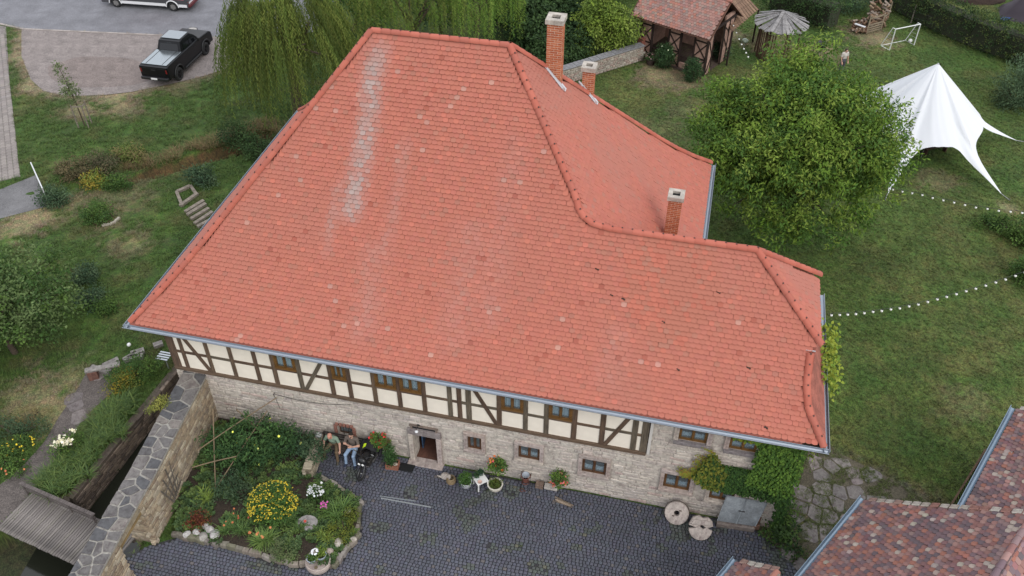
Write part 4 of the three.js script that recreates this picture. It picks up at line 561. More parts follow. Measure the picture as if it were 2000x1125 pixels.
// courses of stones on a vertical face from a to b, between heights; out = outward side
function stoneFace(parent, a, b, y0, y1f, ms, wR = [0.18, 0.46], hR = [0.08, 0.15], skip = () => false) {
  const L = a.distanceTo(b), d = b.clone().sub(a).normalize(), ry = Math.atan2(-d.z, d.x); let y = y0;
  while (true) { const h = R(...hR); if (y + h > Math.max(y1f(0), y1f(1))) break; let s = R(-0.1, 0); while (s < L) { const w = R(...wR), c = s + w / 2; s += w + 0.012; if (c > L || y + h > y1f(c / L) || skip(c, y + h / 2)) continue; const q = a.clone().addScaledVector(d, c); const o = part('stone', pick(stoneG), pick(ms), parent); o.position.set(q.x, y + h / 2, q.z); o.rotation.set(R(-0.05, 0.05), ry + R(-0.06, 0.06), R(-0.05, 0.05), 'YXZ'); o.scale.set(w / 0.3, h / 0.125, R(0.85, 1.15)); } y += h + 0.008; }
}
{
  const cl = [[-12.16, 2.62, -23.75], [-12.5, 2.55, -21.5], [-12.85, 2.45, -19.1], [-13.2, 2.36, -17.3], [-13.5, 2.3, -15.5], [-14.0, 2.3, -12], [-14.3, 2.3, -9.5]].map(a => V(...a));
  const wall = thing('garden_wall', 'thick rubble stone wall capped with dark irregular slabs, running from the house to the bridge', 'wall', V(0, 0, 0));
  const core = [], gate = [-17.95, -16.45], W = 0.78;
  const seg = (a, b, y0, ya, yb) => { const d = b.clone().sub(a).setY(0).normalize(), n = V(-d.z, 0, d.x).multiplyScalar(W / 2), g = new THREE.BufferGeometry(); const c = (q, s, y) => [q.x + n.x * s, y, q.z + n.z * s]; const v = [c(a, 1, y0), c(b, 1, y0), c(b, -1, y0), c(a, -1, y0), c(a, 1, ya), c(b, 1, yb), c(b, -1, yb), c(a, -1, ya)], f = [[0, 1, 5, 4], [1, 2, 6, 5], [2, 3, 7, 6], [3, 0, 4, 7], [4, 5, 6, 7], [3, 2, 1, 0]], p = []; f.forEach(q => p.push(...v[q[0]], ...v[q[1]], ...v[q[2]], ...v[q[0]], ...v[q[2]], ...v[q[3]])); g.setAttribute('position', new THREE.Float32BufferAttribute(p, 3)); g.computeVertexNormals(); core.push(boxUV(g)); };
  const at = z => { for (let i = 0; i < cl.length - 1; i++) if (z <= cl[i + 1].z) { const t = (z - cl[i].z) / (cl[i + 1].z - cl[i].z); return cl[i].clone().lerp(cl[i + 1], t); } return cl[cl.length - 1].clone(); };
  const zs = [-23.75, -21.5, -19.1, gate[0], gate[1], -15.5, -12, -9.5];
  for (let i = 0; i < zs.length - 1; i++) { const a = at(zs[i]), b = at(zs[i + 1]); seg(a, b, zs[i] === gate[0] ? 1.95 : -1.3, a.y - 0.06, b.y - 0.06); }
  const body = part('wall_body', core, textured([0.36, 0.3, 0.21], T.stone, 0.95, 0.01), wall);
  for (let i = 0; i < zs.length - 2; i++) { if (zs[i] === gate[0]) continue; const a = at(zs[i]), b = at(zs[i + 1]), d = b.clone().sub(a).setY(0).normalize(), n = V(-d.z, 0, d.x); if (n.x < 0) n.negate(); const pa = a.clone().addScaledVector(n, W / 2 - 0.04).setY(0), pb = b.clone().addScaledVector(n, W / 2 - 0.04).setY(0); stoneFace(body, pa, pb, 0.0, t => lerp(a.y, b.y, t) - 0.09, rubble, [0.2, 0.5], [0.1, 0.17]); }
  { const a = at(gate[0]), d = at(-17).sub(at(-19)).setY(0).normalize(), n = V(-d.z, 0, d.x).multiplyScalar(W / 2); stoneFace(body, a.clone().sub(n).addScaledVector(d, -0.05).setY(0), a.clone().add(n).addScaledVector(d, -0.05).setY(0), 0, () => 1.95, rubble, [0.25, 0.45], [0.12, 0.18]); }
  part('gate_beam', [bar(at(gate[0] - 0.2).setY(1.9).add(V(0.34, 0, 0)), at(gate[1] + 0.2).setY(1.9).add(V(0.34, 0, 0)), 0.12, 0.14)], textured([0.42, 0.3, 0.14], T.wood, 0.85), wall, 'yellowed timber lintel of the gateway');
  // the capping: bed of pale mortar and irregular dark slabs
  const mort = []; for (let i = 0; i < cl.length - 1; i++) { const a = cl[i].clone(), b = cl[i + 1].clone(); a.y += 0.038; b.y += 0.038; const g = bar(a, b, 0.94, 0.09); mort.push(g); }
  const cap = part('wall_capping', mort, textured([0.4, 0.38, 0.34], T.stone, 0.95), wall);
  const slabM = [[0.115, 0.11, 0.11], [0.15, 0.14, 0.135], [0.19, 0.175, 0.165], [0.23, 0.205, 0.185], [0.1, 0.1, 0.105]].map(c => textured(c, T.stone, 0.85));
  // cells between seeds placed along the cap (a cut-up strip), shrunk to leave joints
  const len = 14.4, seeds = []; for (let z = 0; z < len; z += R(0.3, 0.55)) { const n = rnd() < 0.3 ? 1 : rnd() < 0.7 ? 2 : 3; for (let k = 0; k < n; k++) seeds.push([z + R(-0.14, 0.14), ((k + 0.5) / n - 0.5) * 0.94 + R(-0.08, 0.08)]); }
  for (const s of seeds) {
    let poly = [[s[0] - 0.6, -0.47], [s[0] + 0.6, -0.47], [s[0] + 0.6, 0.47], [s[0] - 0.6, 0.47]];
    for (const o of seeds) { if (o === s || Math.abs(o[0] - s[0]) > 1.3) continue; const mx = (s[0] + o[0]) / 2, my = (s[1] + o[1]) / 2, nx = o[0] - s[0], ny = o[1] - s[1], l = Math.hypot(nx, ny), gap = R(0.02, 0.035), out = []; const f = p => ((p[0] - mx) * nx + (p[1] - my) * ny) / l + gap; for (let i = 0; i < poly.length; i++) { const A = poly[i], B = poly[(i + 1) % poly.length], fa = f(A), fb = f(B); if (fa <= 0) out.push(A); if ((fa < 0) !== (fb < 0)) { const t = fa / (fa - fb); out.push([lerp(A[0], B[0], t), lerp(A[1], B[1], t)]); } } poly = out; if (poly.length < 3) break; }
    if (poly.length < 3) continue; const a = at(-23.75 + s[0]); if (a.z > -11) continue; const dir = at(a.z + 0.3).sub(at(a.z - 0.3)), ry = Math.atan2(dir.x, dir.z), pitch = Math.atan2(dir.y, Math.hypot(dir.x, dir.z));
    const cx = poly.reduce((q, p) => q + p[0], 0) / poly.length; const g = new THREE.ExtrudeGeometry(shapeOf(poly.map(p => [p[1], p[0] - cx])), { depth: 0.05, bevelEnabled: true, bevelSize: -0.012, bevelThickness: 0.012, bevelSegments: 1 }); g.rotateX(Math.PI / 2); g.translate(0, 0.06, 0); const fg = boxUV(flat(g), R(0, 5), R(0, 5)); fg.computeVertexNormals();
    const pos = at(-23.75 + cx); const o = part('cap_slab', fg, pick(slabM), cap); o.position.set(pos.x, pos.y + 0.04 + R(-0.008, 0.01), pos.z); o.rotation.set(-pitch + R(-0.015, 0.015), ry, R(-0.02, 0.02), 'YXZ');
  }
}
{ // retaining wall of the race
  const t = thing('race_wall', 'dark damp retaining wall of the mill race below the daylilies', 'wall', V(0, 0, 0)); const pts = [V(-14.1, 0, -27.2), P(263, 817), P(136, 973), V(-17.6, 0, -19.4)];
  const brown = [[0.15, 0.115, 0.09], [0.19, 0.15, 0.12], [0.12, 0.095, 0.08], [0.23, 0.18, 0.14]].map(c => textured(c, T.stone, 0.95)), core = [];
  for (let i = 0; i < 3; i++) core.push(bar(pts[i].clone().setY(-0.6), pts[i + 1].clone().setY(-0.6), 0.3, 1.26)); const b = part('wall_body', core, textured([0.12, 0.095, 0.075], T.stone, 0.95, 0.01), t);
  for (let i = 0; i < 2; i++) { const a = pts[i], e = pts[i + 1], d = e.clone().sub(a).normalize(), n = V(-d.z, 0, d.x); if (n.x < 0) n.negate(); stoneFace(b, a.clone().addScaledVector(n, 0.12), e.clone().addScaledVector(n, 0.12), -1.15, () => 0.04, brown, [0.25, 0.6], [0.1, 0.17]); }
  structure('race_water', sheet([V(-13.2, 0, -27), V(-14.2, 0, -27), P(263, 817).add(V(0.2, 0, 0)), P(136, 973).add(V(0.3, 0, 0)), V(-17.4, 0, -19.2), V(-18.5, 0, -10), V(-13.9, 0, -10), V(-13.6, 0, -16), V(-13, 0, -22)], -1.05), mat([0.018, 0.02, 0.014], 0.1));
}
{ // plank bridge with its rail
  const a = P(30, 995, 0.1), b = P(175, 1060, 0.1), d = b.clone().sub(a).normalize(); const t = thing('footbridge', 'grey weathered plank footbridge leading to the gateway in the wall', 'bridge', V(0, 0, 0)); const side = V(-d.z, 0, d.x); if (side.z < 0) side.negate(); const e = b.clone().addScaledVector(d, 1.35), L = a.distanceTo(e), n = 44, w = L / n, len = 1.8;
  const pm = [[0.27, 0.25, 0.25], [0.31, 0.29, 0.285], [0.23, 0.215, 0.215], [0.28, 0.265, 0.25]].map(c => textured(c, T.wood, 0.9, 0.004)), pg = rbox(len, 0.05, w - 0.014, 0.006);
  for (let i = 0; i < n; i++) { const c = a.clone().addScaledVector(d, (i + 0.5) * w), o = part('plank', pg, pick(pm), t); o.position.set(c.x, 0.1 + R(-0.006, 0.006), c.z); o.rotation.y = Math.atan2(-side.z, side.x) + R(-0.006, 0.006); o.scale.x = R(0.985, 1.01); }
  part('joist', [-0.75, 0, 0.75].map(k => bar(a.clone().addScaledVector(side, k).setY(0), e.clone().addScaledVector(side, k).setY(0), 0.14, 0.16)), textured([0.12, 0.1, 0.09], T.wood, 0.9), t);
  const ra = P(52, 962, 0).addScaledVector(side, 0.02), rb = ra.clone().addScaledVector(d, 3.5), rm = textured([0.17, 0.15, 0.15], T.wood, 0.9);
  for (const [h, wd] of [[0.28, 0.1], [0.46, 0.1], [0.62, 0.05]]) part('rail_board', bar(ra.clone().setY(h), rb.clone().setY(h), wd === 0.05 ? 0.13 : 0.035, wd), rm, t);
  for (let i = 0; i < 4; i++) { const c = ra.clone().lerp(rb, 0.03 + i * 0.313); part('rail_post', box(0.08, 0.7, 0.08, c.x, 0.28, c.z, 0, Math.atan2(-d.z, d.x), 0), rm, t); }
}
{ // raised bed in the yard
  const bed = structure('planted_bed', slab(bedPoly.map(p => p.clone()), -0.05, 0.24), textured([0.075, 0.055, 0.038], T.gravel, 0.97, 0.02));
  const edge = thing('bed_edging', 'low edging of small mossy stones around the planted bed', 'edging', V(0, 0, 0)); const em = [[0.22, 0.2, 0.16], [0.27, 0.23, 0.19], [0.17, 0.16, 0.11], [0.3, 0.27, 0.24]].map(c => textured(c, T.stone, 0.95)); const pts = bedPoly.slice(0, 8);
  for (let i = 0; i < pts.length - 1; i++) { const a = pts[i], b = pts[i + 1], L = a.distanceTo(b); for (let s = 0; s < L; s += R(0.2, 0.36)) { const q = a.clone().lerp(b, s / L), o = part('stone', pick(stoneG), pick(em), edge); o.position.set(q.x + R(-0.03, 0.03), 0.14 + R(-0.02, 0.04), q.z + R(-0.03, 0.03)); o.rotation.y = Math.atan2(-(b.z - a.z), b.x - a.x) + R(-0.25, 0.25); o.scale.set(R(0.8, 1.2), R(1.8, 2.6), R(1, 1.6)); } }
  const dw = thing('dry_stone_wall', 'short dry stone wall beside the bench at the edge of the bed', 'wall', V(0, 0, 0)); const a = P(604, 935), b = hw(-5.62, 0, 0.12), dd = b.clone().sub(a).normalize(), nn = V(-dd.z, 0, dd.x); const core = part('wall_core', bar(a.clone().setY(0.26), b.clone().setY(0.3), 0.26, 0.56), textured([0.25, 0.21, 0.15], T.stone, 0.95), dw); const tan = [[0.38, 0.33, 0.24], [0.33, 0.28, 0.2], [0.43, 0.38, 0.29]].map(c => textured(c, T.stone, 0.95)); for (const k of [-1, 1]) stoneFace(core, a.clone().addScaledVector(nn, 0.13 * k), b.clone().addScaledVector(nn, 0.13 * k), 0, () => 0.56, tan, [0.2, 0.42], [0.1, 0.15]); for (let s = 0; s < a.distanceTo(b); s += 0.34) { const q = a.clone().addScaledVector(dd, s + 0.15), o = part('top_stone', stoneG[1], pick(tan), core); o.position.set(q.x, 0.6, q.z); o.rotation.y = Math.atan2(-dd.z, dd.x) + R(-0.2, 0.2); o.scale.set(1.1, 0.8, 2.4); }
}
// ground cover of the bed
{
  const L = new Leaves(); for (let i = 0; i < 26; i++) L.leaf(R(-0.06, 0.06), R(0, 0.07), R(-0.06, 0.06), rdir().setY(0.4).normalize(), V(R(-0.4, 0.4), 1, R(-0.4, 0.4)).normalize(), 0.075, 0.045, [1, 1, 1]); const g = L.geo(); g.deleteAttribute('color');
  const ms = [], cs = []; let guard = 0; while (ms.length < 1500 && guard++ < 30000) { const x = R(-12.6, -5.4), z = R(-24, -16.8); if (!inPoly(x, z, bedPoly) || fbm(x * 1.4, z * 1.4, 3) < 0.44) continue; const s = R(0.6, 1.8); ms.push(new THREE.Matrix4().compose(V(x, 0.235, z), new THREE.Quaternion().setFromAxisAngle(V(0, 1, 0), R(0, 6)), V(s, s, s))); cs.push(jitter(pick([[0.05, 0.095, 0.026], [0.075, 0.125, 0.03], [0.1, 0.15, 0.032], [0.04, 0.08, 0.024]]), 0.2)); }
  const im = new THREE.InstancedMesh(g, new THREE.MeshStandardMaterial({ color: 0xffffff, roughness: 0.75, side: THREE.DoubleSide }), ms.length); im.name = 'bed_ground_cover'; ms.forEach((m, i) => { im.setMatrixAt(i, m); im.setColorAt(i, lin(...cs[i])); }); im.castShadow = im.receiveShadow = true; im.userData = { kind: 'stuff', label: 'low green ground cover filling the raised bed', category: 'ground cover' }; scene.add(im);
}
const YEL = [[0.75, 0.56, 0.03], [0.8, 0.65, 0.06], [0.68, 0.45, 0.02]], WHT = [[0.8, 0.8, 0.8], [0.74, 0.76, 0.78]], ORG = [[0.62, 0.16, 0.03], [0.7, 0.25, 0.05]], RED = [[0.6, 0.035, 0.04], [0.7, 0.06, 0.06]], PNK = [[0.6, 0.1, 0.4], [0.7, 0.2, 0.5]];
const bp = (x, y, h = 0.24) => P(x, y, h);
// shrubs and flowers of the bed
shrub('evening_primrose', 'large dark green shrub with single pale yellow blooms against the stone wall', bp(500, 893), [[-1.0, 0.7, 0.1, 0.75, 0.8, 0.6], [0, 0.95, -0.2, 0.95, 0.95, 0.7], [0.9, 0.8, -0.2, 0.85, 0.85, 0.6], [-0.3, 0.5, 0.4, 0.9, 0.55, 0.45]], { clumps: 260, per: 26, len: 0.15, wid: 0.055, cols: [[0.035, 0.085, 0.03], [0.05, 0.11, 0.035], [0.07, 0.14, 0.04]], spread: 0.24, flowers: { n: 14, r: 0.06, cols: [[0.75, 0.78, 0.12], [0.7, 0.75, 0.2]], top: true, out: 1.15 } });
shrub('blue_green_shrub', 'bluish green bushy plant between the dark shrub and the dry stone wall', bp(597, 893), [[-0.15, 0.55, -0.2, 0.5, 0.6, 0.45], [0.35, 0.45, 0.05, 0.45, 0.5, 0.45]], { clumps: 90, per: 24, len: 0.12, wid: 0.045, cols: G.blue });
shrub('yellow_flowering_bush', 'round bush covered all over in small yellow flowers', bp(540, 1003), [[0, 0.72, 0, 0.78, 0.66, 0.66], [-0.3, 0.6, 0.2, 0.5, 0.5, 0.4], [0.35, 0.65, 0.1, 0.45, 0.5, 0.45]], { clumps: 190, per: 26, len: 0.095, wid: 0.05, cols: [[0.06, 0.13, 0.03], [0.09, 0.17, 0.035]], spread: 0.2, flowers: { n: 1000, r: 0.026, cols: [[0.6, 0.46, 0.03], [0.66, 0.54, 0.05], [0.52, 0.36, 0.02]], clump: 2, out: 1.12 } });
shrub('dark_ground_shrub', 'low blue-green shrub left of the yellow flowering bush', bp(455, 958), [[0, 0.3, 0, 0.55, 0.35, 0.5], [0.5, 0.25, 0.3, 0.4, 0.3, 0.35]], { clumps: 80, per: 22, len: 0.1, wid: 0.04, cols: G.blue });
shrub('red_leaved_plant', 'small plant with dark red leaves beside the white rocks', bp(390, 1022), [[0, 0.2, 0, 0.28, 0.24, 0.26]], { clumps: 26, per: 20, len: 0.09, wid: 0.045, cols: [[0.14, 0.035, 0.02], [0.18, 0.07, 0.025], [0.1, 0.03, 0.02]], cat: 'plant' });
shrub('lime_cushion_plant', 'bright lime green low cushion at the corner of the bed', bp(668, 1040), [[0, 0.12, 0, 0.5, 0.2, 0.5], [0.15, 0.12, -0.5, 0.35, 0.18, 0.4], [-0.4, 0.1, 0.25, 0.4, 0.16, 0.35]], { clumps: 110, per: 24, len: 0.07, wid: 0.03, cols: [[0.135, 0.165, 0.025], [0.17, 0.195, 0.03], [0.09, 0.13, 0.022]], cat: 'plant', spread: 0.14 });
shrub('silver_herb', 'grey green feathery herb beside the millstone planter', bp(560, 1085), [[0, 0.2, 0, 0.5, 0.25, 0.3], [-0.4, 0.18, -0.2, 0.35, 0.22, 0.3]], { clumps: 70, per: 24, len: 0.08, wid: 0.02, cols: [[0.14, 0.18, 0.07], [0.1, 0.15, 0.06], [0.18, 0.2, 0.1]], cat: 'plant', spread: 0.16 });
shrub('white_phlox', 'clump topped with white flower heads near the dry stone wall', bp(622, 975), [[0, 0.4, 0, 0.22, 0.28, 0.22]], { clumps: 24, per: 20, len: 0.09, wid: 0.04, cols: G.mid, cat: 'flower', flowers: { n: 60, r: 0.055, cols: WHT, top: true, clump: 6 } });
shrub('pink_phlox', 'small clump with magenta flowers among green straps', bp(632, 1003), [[0, 0.3, 0, 0.14, 0.2, 0.14]], { clumps: 12, per: 16, len: 0.08, wid: 0.035, cols: G.mid, cat: 'flower', flowers: { n: 16, r: 0.05, cols: PNK, top: true, clump: 5 } });
strapPlant('daylily', 'arching daylily clump with orange blooms at the front of the bed', bp(517, 1062), [[0, 0], [0.15, -0.1], [-0.15, 0.02]], { n: 60, len: 0.7, wid: 0.035, cols: [[0.13, 0.2, 0.04], [0.17, 0.25, 0.055], [0.09, 0.16, 0.03]], flowers: { n: 6, r: 0.065, cols: [[0.5, 0.17, 0.06], [0.55, 0.22, 0.08]] } });
strapPlant('daylily', 'daylily clump with a few red blooms left of the arching orange one', bp(458, 1035), [[0, 0], [0.3, 0.1], [-0.28, 0.12], [0.05, -0.3]], { n: 44, len: 0.6, wid: 0.03, cols: G.mid, flowers: { n: 8, r: 0.05, cols: [[0.35, 0.07, 0.035], [0.45, 0.14, 0.05]] } });
strapPlant('daylily', 'bright green strap leaved clump near the yard edge of the bed', bp(655, 1000), [[0, 0], [0.3, -0.12], [0.1, 0.28], [-0.25, 0.1]], { n: 50, len: 0.62, wid: 0.034, cols: [[0.08, 0.15, 0.028], [0.11, 0.19, 0.035], [0.055, 0.11, 0.022]] });
strapPlant('daylily', 'green straps behind the leaning grey stone', bp(575, 1018), [[0, 0], [-0.3, 0.15], [0.25, 0.3]], { n: 34, len: 0.5, wid: 0.03, cols: G.mid, flowers: { n: 3, r: 0.07, cols: [[0.4, 0.05, 0.03]] } });
strapPlant('daylily', 'young green straps below the bamboo poles', bp(400, 965), [[0, 0], [0.2, 0.25]], { n: 30, len: 0.45, wid: 0.03, cols: G.lime });
strapPlant('daylily', 'green straps between grey stone and lime cushion', bp(628, 1050), [[0, 0], [0.25, 0.1]], { n: 34, len: 0.4, wid: 0.03, cols: G.lime });
// stones in the bed
function boulder(r, sx, sy, sz, k) { const g = new THREE.IcosahedronGeometry(r, 2), p = g.attributes.position; for (let i = 0; i < p.count; i++) { const v = V(p.getX(i), p.getY(i), p.getZ(i)), n = 1 + 0.4 * (fbm(v.x / r * 1.4 + k * 9, v.z / r * 1.4 + v.y / r * 1.7 + k, 3) - 0.5); p.setXYZ(i, v.x * n * sx, v.y * n * sy, v.z * n * sz); } g.computeVertexNormals(); return boxUV(flat(g)); }
[[385, 1042, 0.13], [398, 1050, 0.16], [410, 1036, 0.15], [420, 1046, 0.17], [402, 1030, 0.12], [366, 1045, 0.12]].forEach(([x, y, r], i) => single('rock', boulder(r, 1.2, 0.85, 1, i), textured(pick([[0.5, 0.48, 0.45], [0.58, 0.56, 0.54], [0.4, 0.38, 0.34]]), T.stone, 0.9), 'pale rock in the small pile at the front of the bed', 'rock', bp(x, y).setY(0.3), R(0, 6), 'pale rocks piled in the bed'));
[[662, 1062, 0.15], [678, 1000, 0.1], [690, 1055, 0.1]].forEach(([x, y, r], i) => single('rock', boulder(r, 1.4, 0.7, 1, i + 20), textured([0.48, 0.43, 0.37], T.stone, 0.9), ['broad pale rock among the lime green cushion', 'small tan rock by the bright green straps', 'small rock at the outer corner of the bed'][i], 'rock', bp(x, y).setY(0.3), R(0, 6)));
single('leaning_stone', (() => { const q = []; for (let i = 0; i < 14; i++) { const a = i / 14 * 6.2832; q.push([Math.cos(a) * 0.34 * (1 + 0.08 * Math.sin(3 * a)), Math.sin(a) * 0.27]); } const g = new THREE.ExtrudeGeometry(shapeOf(q), { depth: 0.06, bevelEnabled: true, bevelSize: 0.02, bevelThickness: 0.02, bevelSegments: 2 }); g.rotateX(-1.2); return boxUV(flat(g)); })(), textured([0.31, 0.29, 0.28], T.stone, 0.9), 'flat oval grey stone lying in the bed', 'stone', bp(602, 1024).setY(0.3));
// bamboo poles and their line
[[[385, 880, 1.35], [540, 777, 2.5], 'longest bamboo pole rising across the bed to the house wall'], [[462, 800, 1.7], [518, 853, 1.1], 'short pole crossing the long one below the house wall'], [[416, 798, 2.3], [421, 955, 0.35], 'upright bent pole standing in the bed beside the garden wall'], [[421, 955, 0.35], [522, 802, 2.0], 'slanting pole meeting the upright pole at its foot'], [[375, 913, 1.3], [463, 891, 1.25], 'pole laid level from the garden wall']].forEach(([a, b, l]) => { const A = P(...a), B = P(...b), m = A.clone().lerp(B, 0.5); m.y += 0.03; single('bamboo_pole', tube([A, m, B], 0.022, 6, 10), textured([0.36, 0.27, 0.17], T.wood, 0.7), l, 'pole', null, 0, 'bamboo poles over the bed'); });
{ const t = thing('wall_cable', 'thin dark cable sagging along the stone wall above the bench', 'cable', V(0, 0, 0)); const a = hw(-7.25, 2.42, 0.05), b = hw(-4.1, 2.62, 0.05); part('cable', tube([a, a.clone().lerp(b, 0.35).add(V(0, -0.16, 0.02)), a.clone().lerp(b, 0.7).add(V(0, -0.12, 0.02)), b], 0.011, 5, 24), mat([0.05, 0.045, 0.04], 0.8), t); part('hook', [rod(hw(-7.25, 2.42, -0.1), hw(-7.25, 2.42, 0.12), 0.015), tube([hw(-7.25, 2.42, 0.08), hw(-7.2, 2.1, 0.07), hw(-7.15, 1.6, 0.06)], 0.009, 5)], mat([0.06, 0.05, 0.045], 0.7), t); }
{ // fan trellis on the garden wall
  const t = thing('trellis', 'weathered fan-shaped wooden trellis leaning on the garden wall', 'trellis', V(0, 0, 0)); const m = textured([0.2, 0.18, 0.16], T.wood, 0.9); const foot = V(-12.3, 0.45, -19.45);
  const q = (z, y) => V(-12.33 - (y - 0.45) * 0.02 + 0.03, y, z); for (let i = 0; i < 6; i++) { const k = (i - 2.5) / 2.5; part('slat', bar(q(-19.6 + k * 0.35, 0.5), q(-19.75 + k * 0.95, 2.1 - Math.abs(k) * 0.3), 0.03, 0.045), m, t); } for (const [y, w] of [[0.62, 0.5], [1.05, 0.66], [1.45, 0.8]]) part('crossbar', bar(q(-19.66 - w, y).add(V(0.03, 0, 0)), q(-19.66 + w, y).add(V(0.03, 0, 0)), 0.025, 0.04), m, t);
}
// ---------------------------------------------------------------- left garden
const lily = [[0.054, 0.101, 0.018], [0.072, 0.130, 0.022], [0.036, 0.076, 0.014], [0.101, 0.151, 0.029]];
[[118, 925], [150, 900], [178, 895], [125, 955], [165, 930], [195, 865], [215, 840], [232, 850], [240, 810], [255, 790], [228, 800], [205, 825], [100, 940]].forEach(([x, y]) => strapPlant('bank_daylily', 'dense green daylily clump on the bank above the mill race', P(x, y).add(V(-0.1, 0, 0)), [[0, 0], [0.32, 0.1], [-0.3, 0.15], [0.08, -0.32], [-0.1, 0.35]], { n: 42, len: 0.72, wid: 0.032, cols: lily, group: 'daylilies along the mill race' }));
shrub('white_flowering_plant', 'tall plant with three creamy white flower plumes beside the path', P(142, 880), [[0, 0.5, 0, 0.4, 0.5, 0.35], [-0.3, 0.35, 0.35, 0.35, 0.4, 0.3]], { clumps: 50, per: 22, len: 0.12, wid: 0.05, cols: G.mid, cat: 'flower', flowers: { n: 60, r: 0.075, cols: [[0.75, 0.7, 0.5], [0.8, 0.76, 0.6]], top: true, clump: 18 } });
shrub('golden_shrub', 'golden yellow leaved shrub at the head of the mill race', P(232, 765), [[0, 0.4, 0, 0.4, 0.4, 0.4], [0.35, 0.35, -0.35, 0.4, 0.35, 0.4]], { clumps: 70, per: 22, len: 0.08, wid: 0.045, cols: [[0.3, 0.23, 0.03], [0.22, 0.2, 0.035], [0.14, 0.17, 0.035]] });
shrub('leafy_bank_shrub', 'mid green shrub at the house corner above the mill race', P(275, 735), [[0, 0.5, 0, 0.6, 0.55, 0.6], [-0.6, 0.4, 0.5, 0.55, 0.45, 0.5], [0.5, 0.35, -0.3, 0.45, 0.4, 0.4]], { clumps: 120, per: 24, len: 0.1, wid: 0.05, cols: G.mid });
shrub('yellow_flower_patch', 'patch of bright yellow flowers on the far side of the garden path', P(45, 875), [[0, 0.25, 0, 0.55, 0.25, 0.35], [-0.5, 0.2, 0.3, 0.4, 0.22, 0.3]], { clumps: 60, per: 20, len: 0.09, wid: 0.04, cols: G.mid, cat: 'flower', flowers: { n: 36, r: 0.042, cols: YEL, top: true } });
shrub('orange_flower_patch', 'dark green plants with loose orange flowers at the path bend', P(12, 905), [[0, 0.3, 0, 0.7, 0.32, 0.5], [0.5, 0.22, 0.35, 0.45, 0.25, 0.4], [-0.7, 0.3, 0.2, 0.6, 0.3, 0.5]], { clumps: 90, per: 22, len: 0.11, wid: 0.045, cols: G.mid, cat: 'flower', flowers: { n: 16, r: 0.055, cols: [[0.5, 0.14, 0.06], [0.55, 0.2, 0.08]], top: true } });
shrub('dark_border_shrub', 'dark blue-green border plants behind the yellow flower patch', P(40, 850), [[-0.6, 0.35, 0, 0.8, 0.4, 0.5], [0.6, 0.3, -0.1, 0.6, 0.35, 0.45]], { clumps: 100, per: 22, len: 0.09, wid: 0.04, cols: G.blue });
shrub('dry_border_plant', 'straw coloured withered plant under the spreading tree', P(55, 820), [[0, 0.3, 0, 0.5, 0.32, 0.4], [0.5, 0.25, -0.3, 0.4, 0.25, 0.3]], { clumps: 60, per: 20, len: 0.13, wid: 0.018, cols: [[0.28, 0.22, 0.1], [0.2, 0.18, 0.07], [0.3, 0.26, 0.13]], cat: 'plant' });
shrub('wall_top_plant', 'lime green plant growing on the dark capping of the garden wall', P(322, 792, 2.62).add(V(-0.15, 0, 0)), [[0, 0.12, 0, 0.28, 0.2, 0.3], [-0.15, 0.08, 0.25, 0.22, 0.16, 0.22]], { clumps: 46, per: 22, len: 0.07, wid: 0.028, cols: [[0.22, 0.24, 0.05], [0.3, 0.3, 0.07], [0.16, 0.19, 0.04]], cat: 'plant', spread: 0.13, stems: 4 });
strapPlant('race_fern', 'small green plant growing down in the mill race', V(-14.6, -1.1, -20.5), [[0, 0], [0.3, 0.5]], { n: 26, len: 0.4, wid: 0.03, cols: G.mid });
strapPlant('race_fern', 'green plants in the dark bed below the footbridge', V(-16.4, -1.1, -16.6), [[0, 0], [0.6, 0.2], [-0.6, 0.1]], { n: 26, len: 0.4, wid: 0.03, cols: G.mid });
// stone seats by the head of the path
{ const m = textured([0.3, 0.28, 0.26], T.stone, 0.9); [[178, 718, 215, 728, 0], [202, 716, 232, 702, 1], [242, 705, 268, 690, 2], [250, 700, 280, 696, 3], [300, 676, 318, 670, 4], [256, 692, 282, 684, 5]].forEach(([a, b, c, d, i]) => { const A = P(a, b, 0.1), B = P(c, d, 0.1); const t = single('stone_step', [bar(A, B, 0.26, 0.16)], m, 'long worn stone step in the grass at the head of the path', 'step', null, 0, 'stone steps at the head of the path'); }); const brickT = thing('path_pier', 'low brick pier with a stone lintel at the path end', 'pier', P(185, 738), 0.3); part('brickwork', [rbox(0.4, 0.5, 0.3, 0.02, 0, 0.2, 0)], textured([0.2, 0.1, 0.075], T.stone, 0.95), brickT); part('lintel', rbox(1.4, 0.1, 0.26, 0.02, 0.45, 0.5, 0), m, brickT); }
single('white_ball', sph(0.09, 0, 0.09, 0, 1, 1, 1, 14), mat([0.78, 0.78, 0.78], 0.4), 'small white ball lying in the dark grass near the house corner', 'ball', P(253, 676));
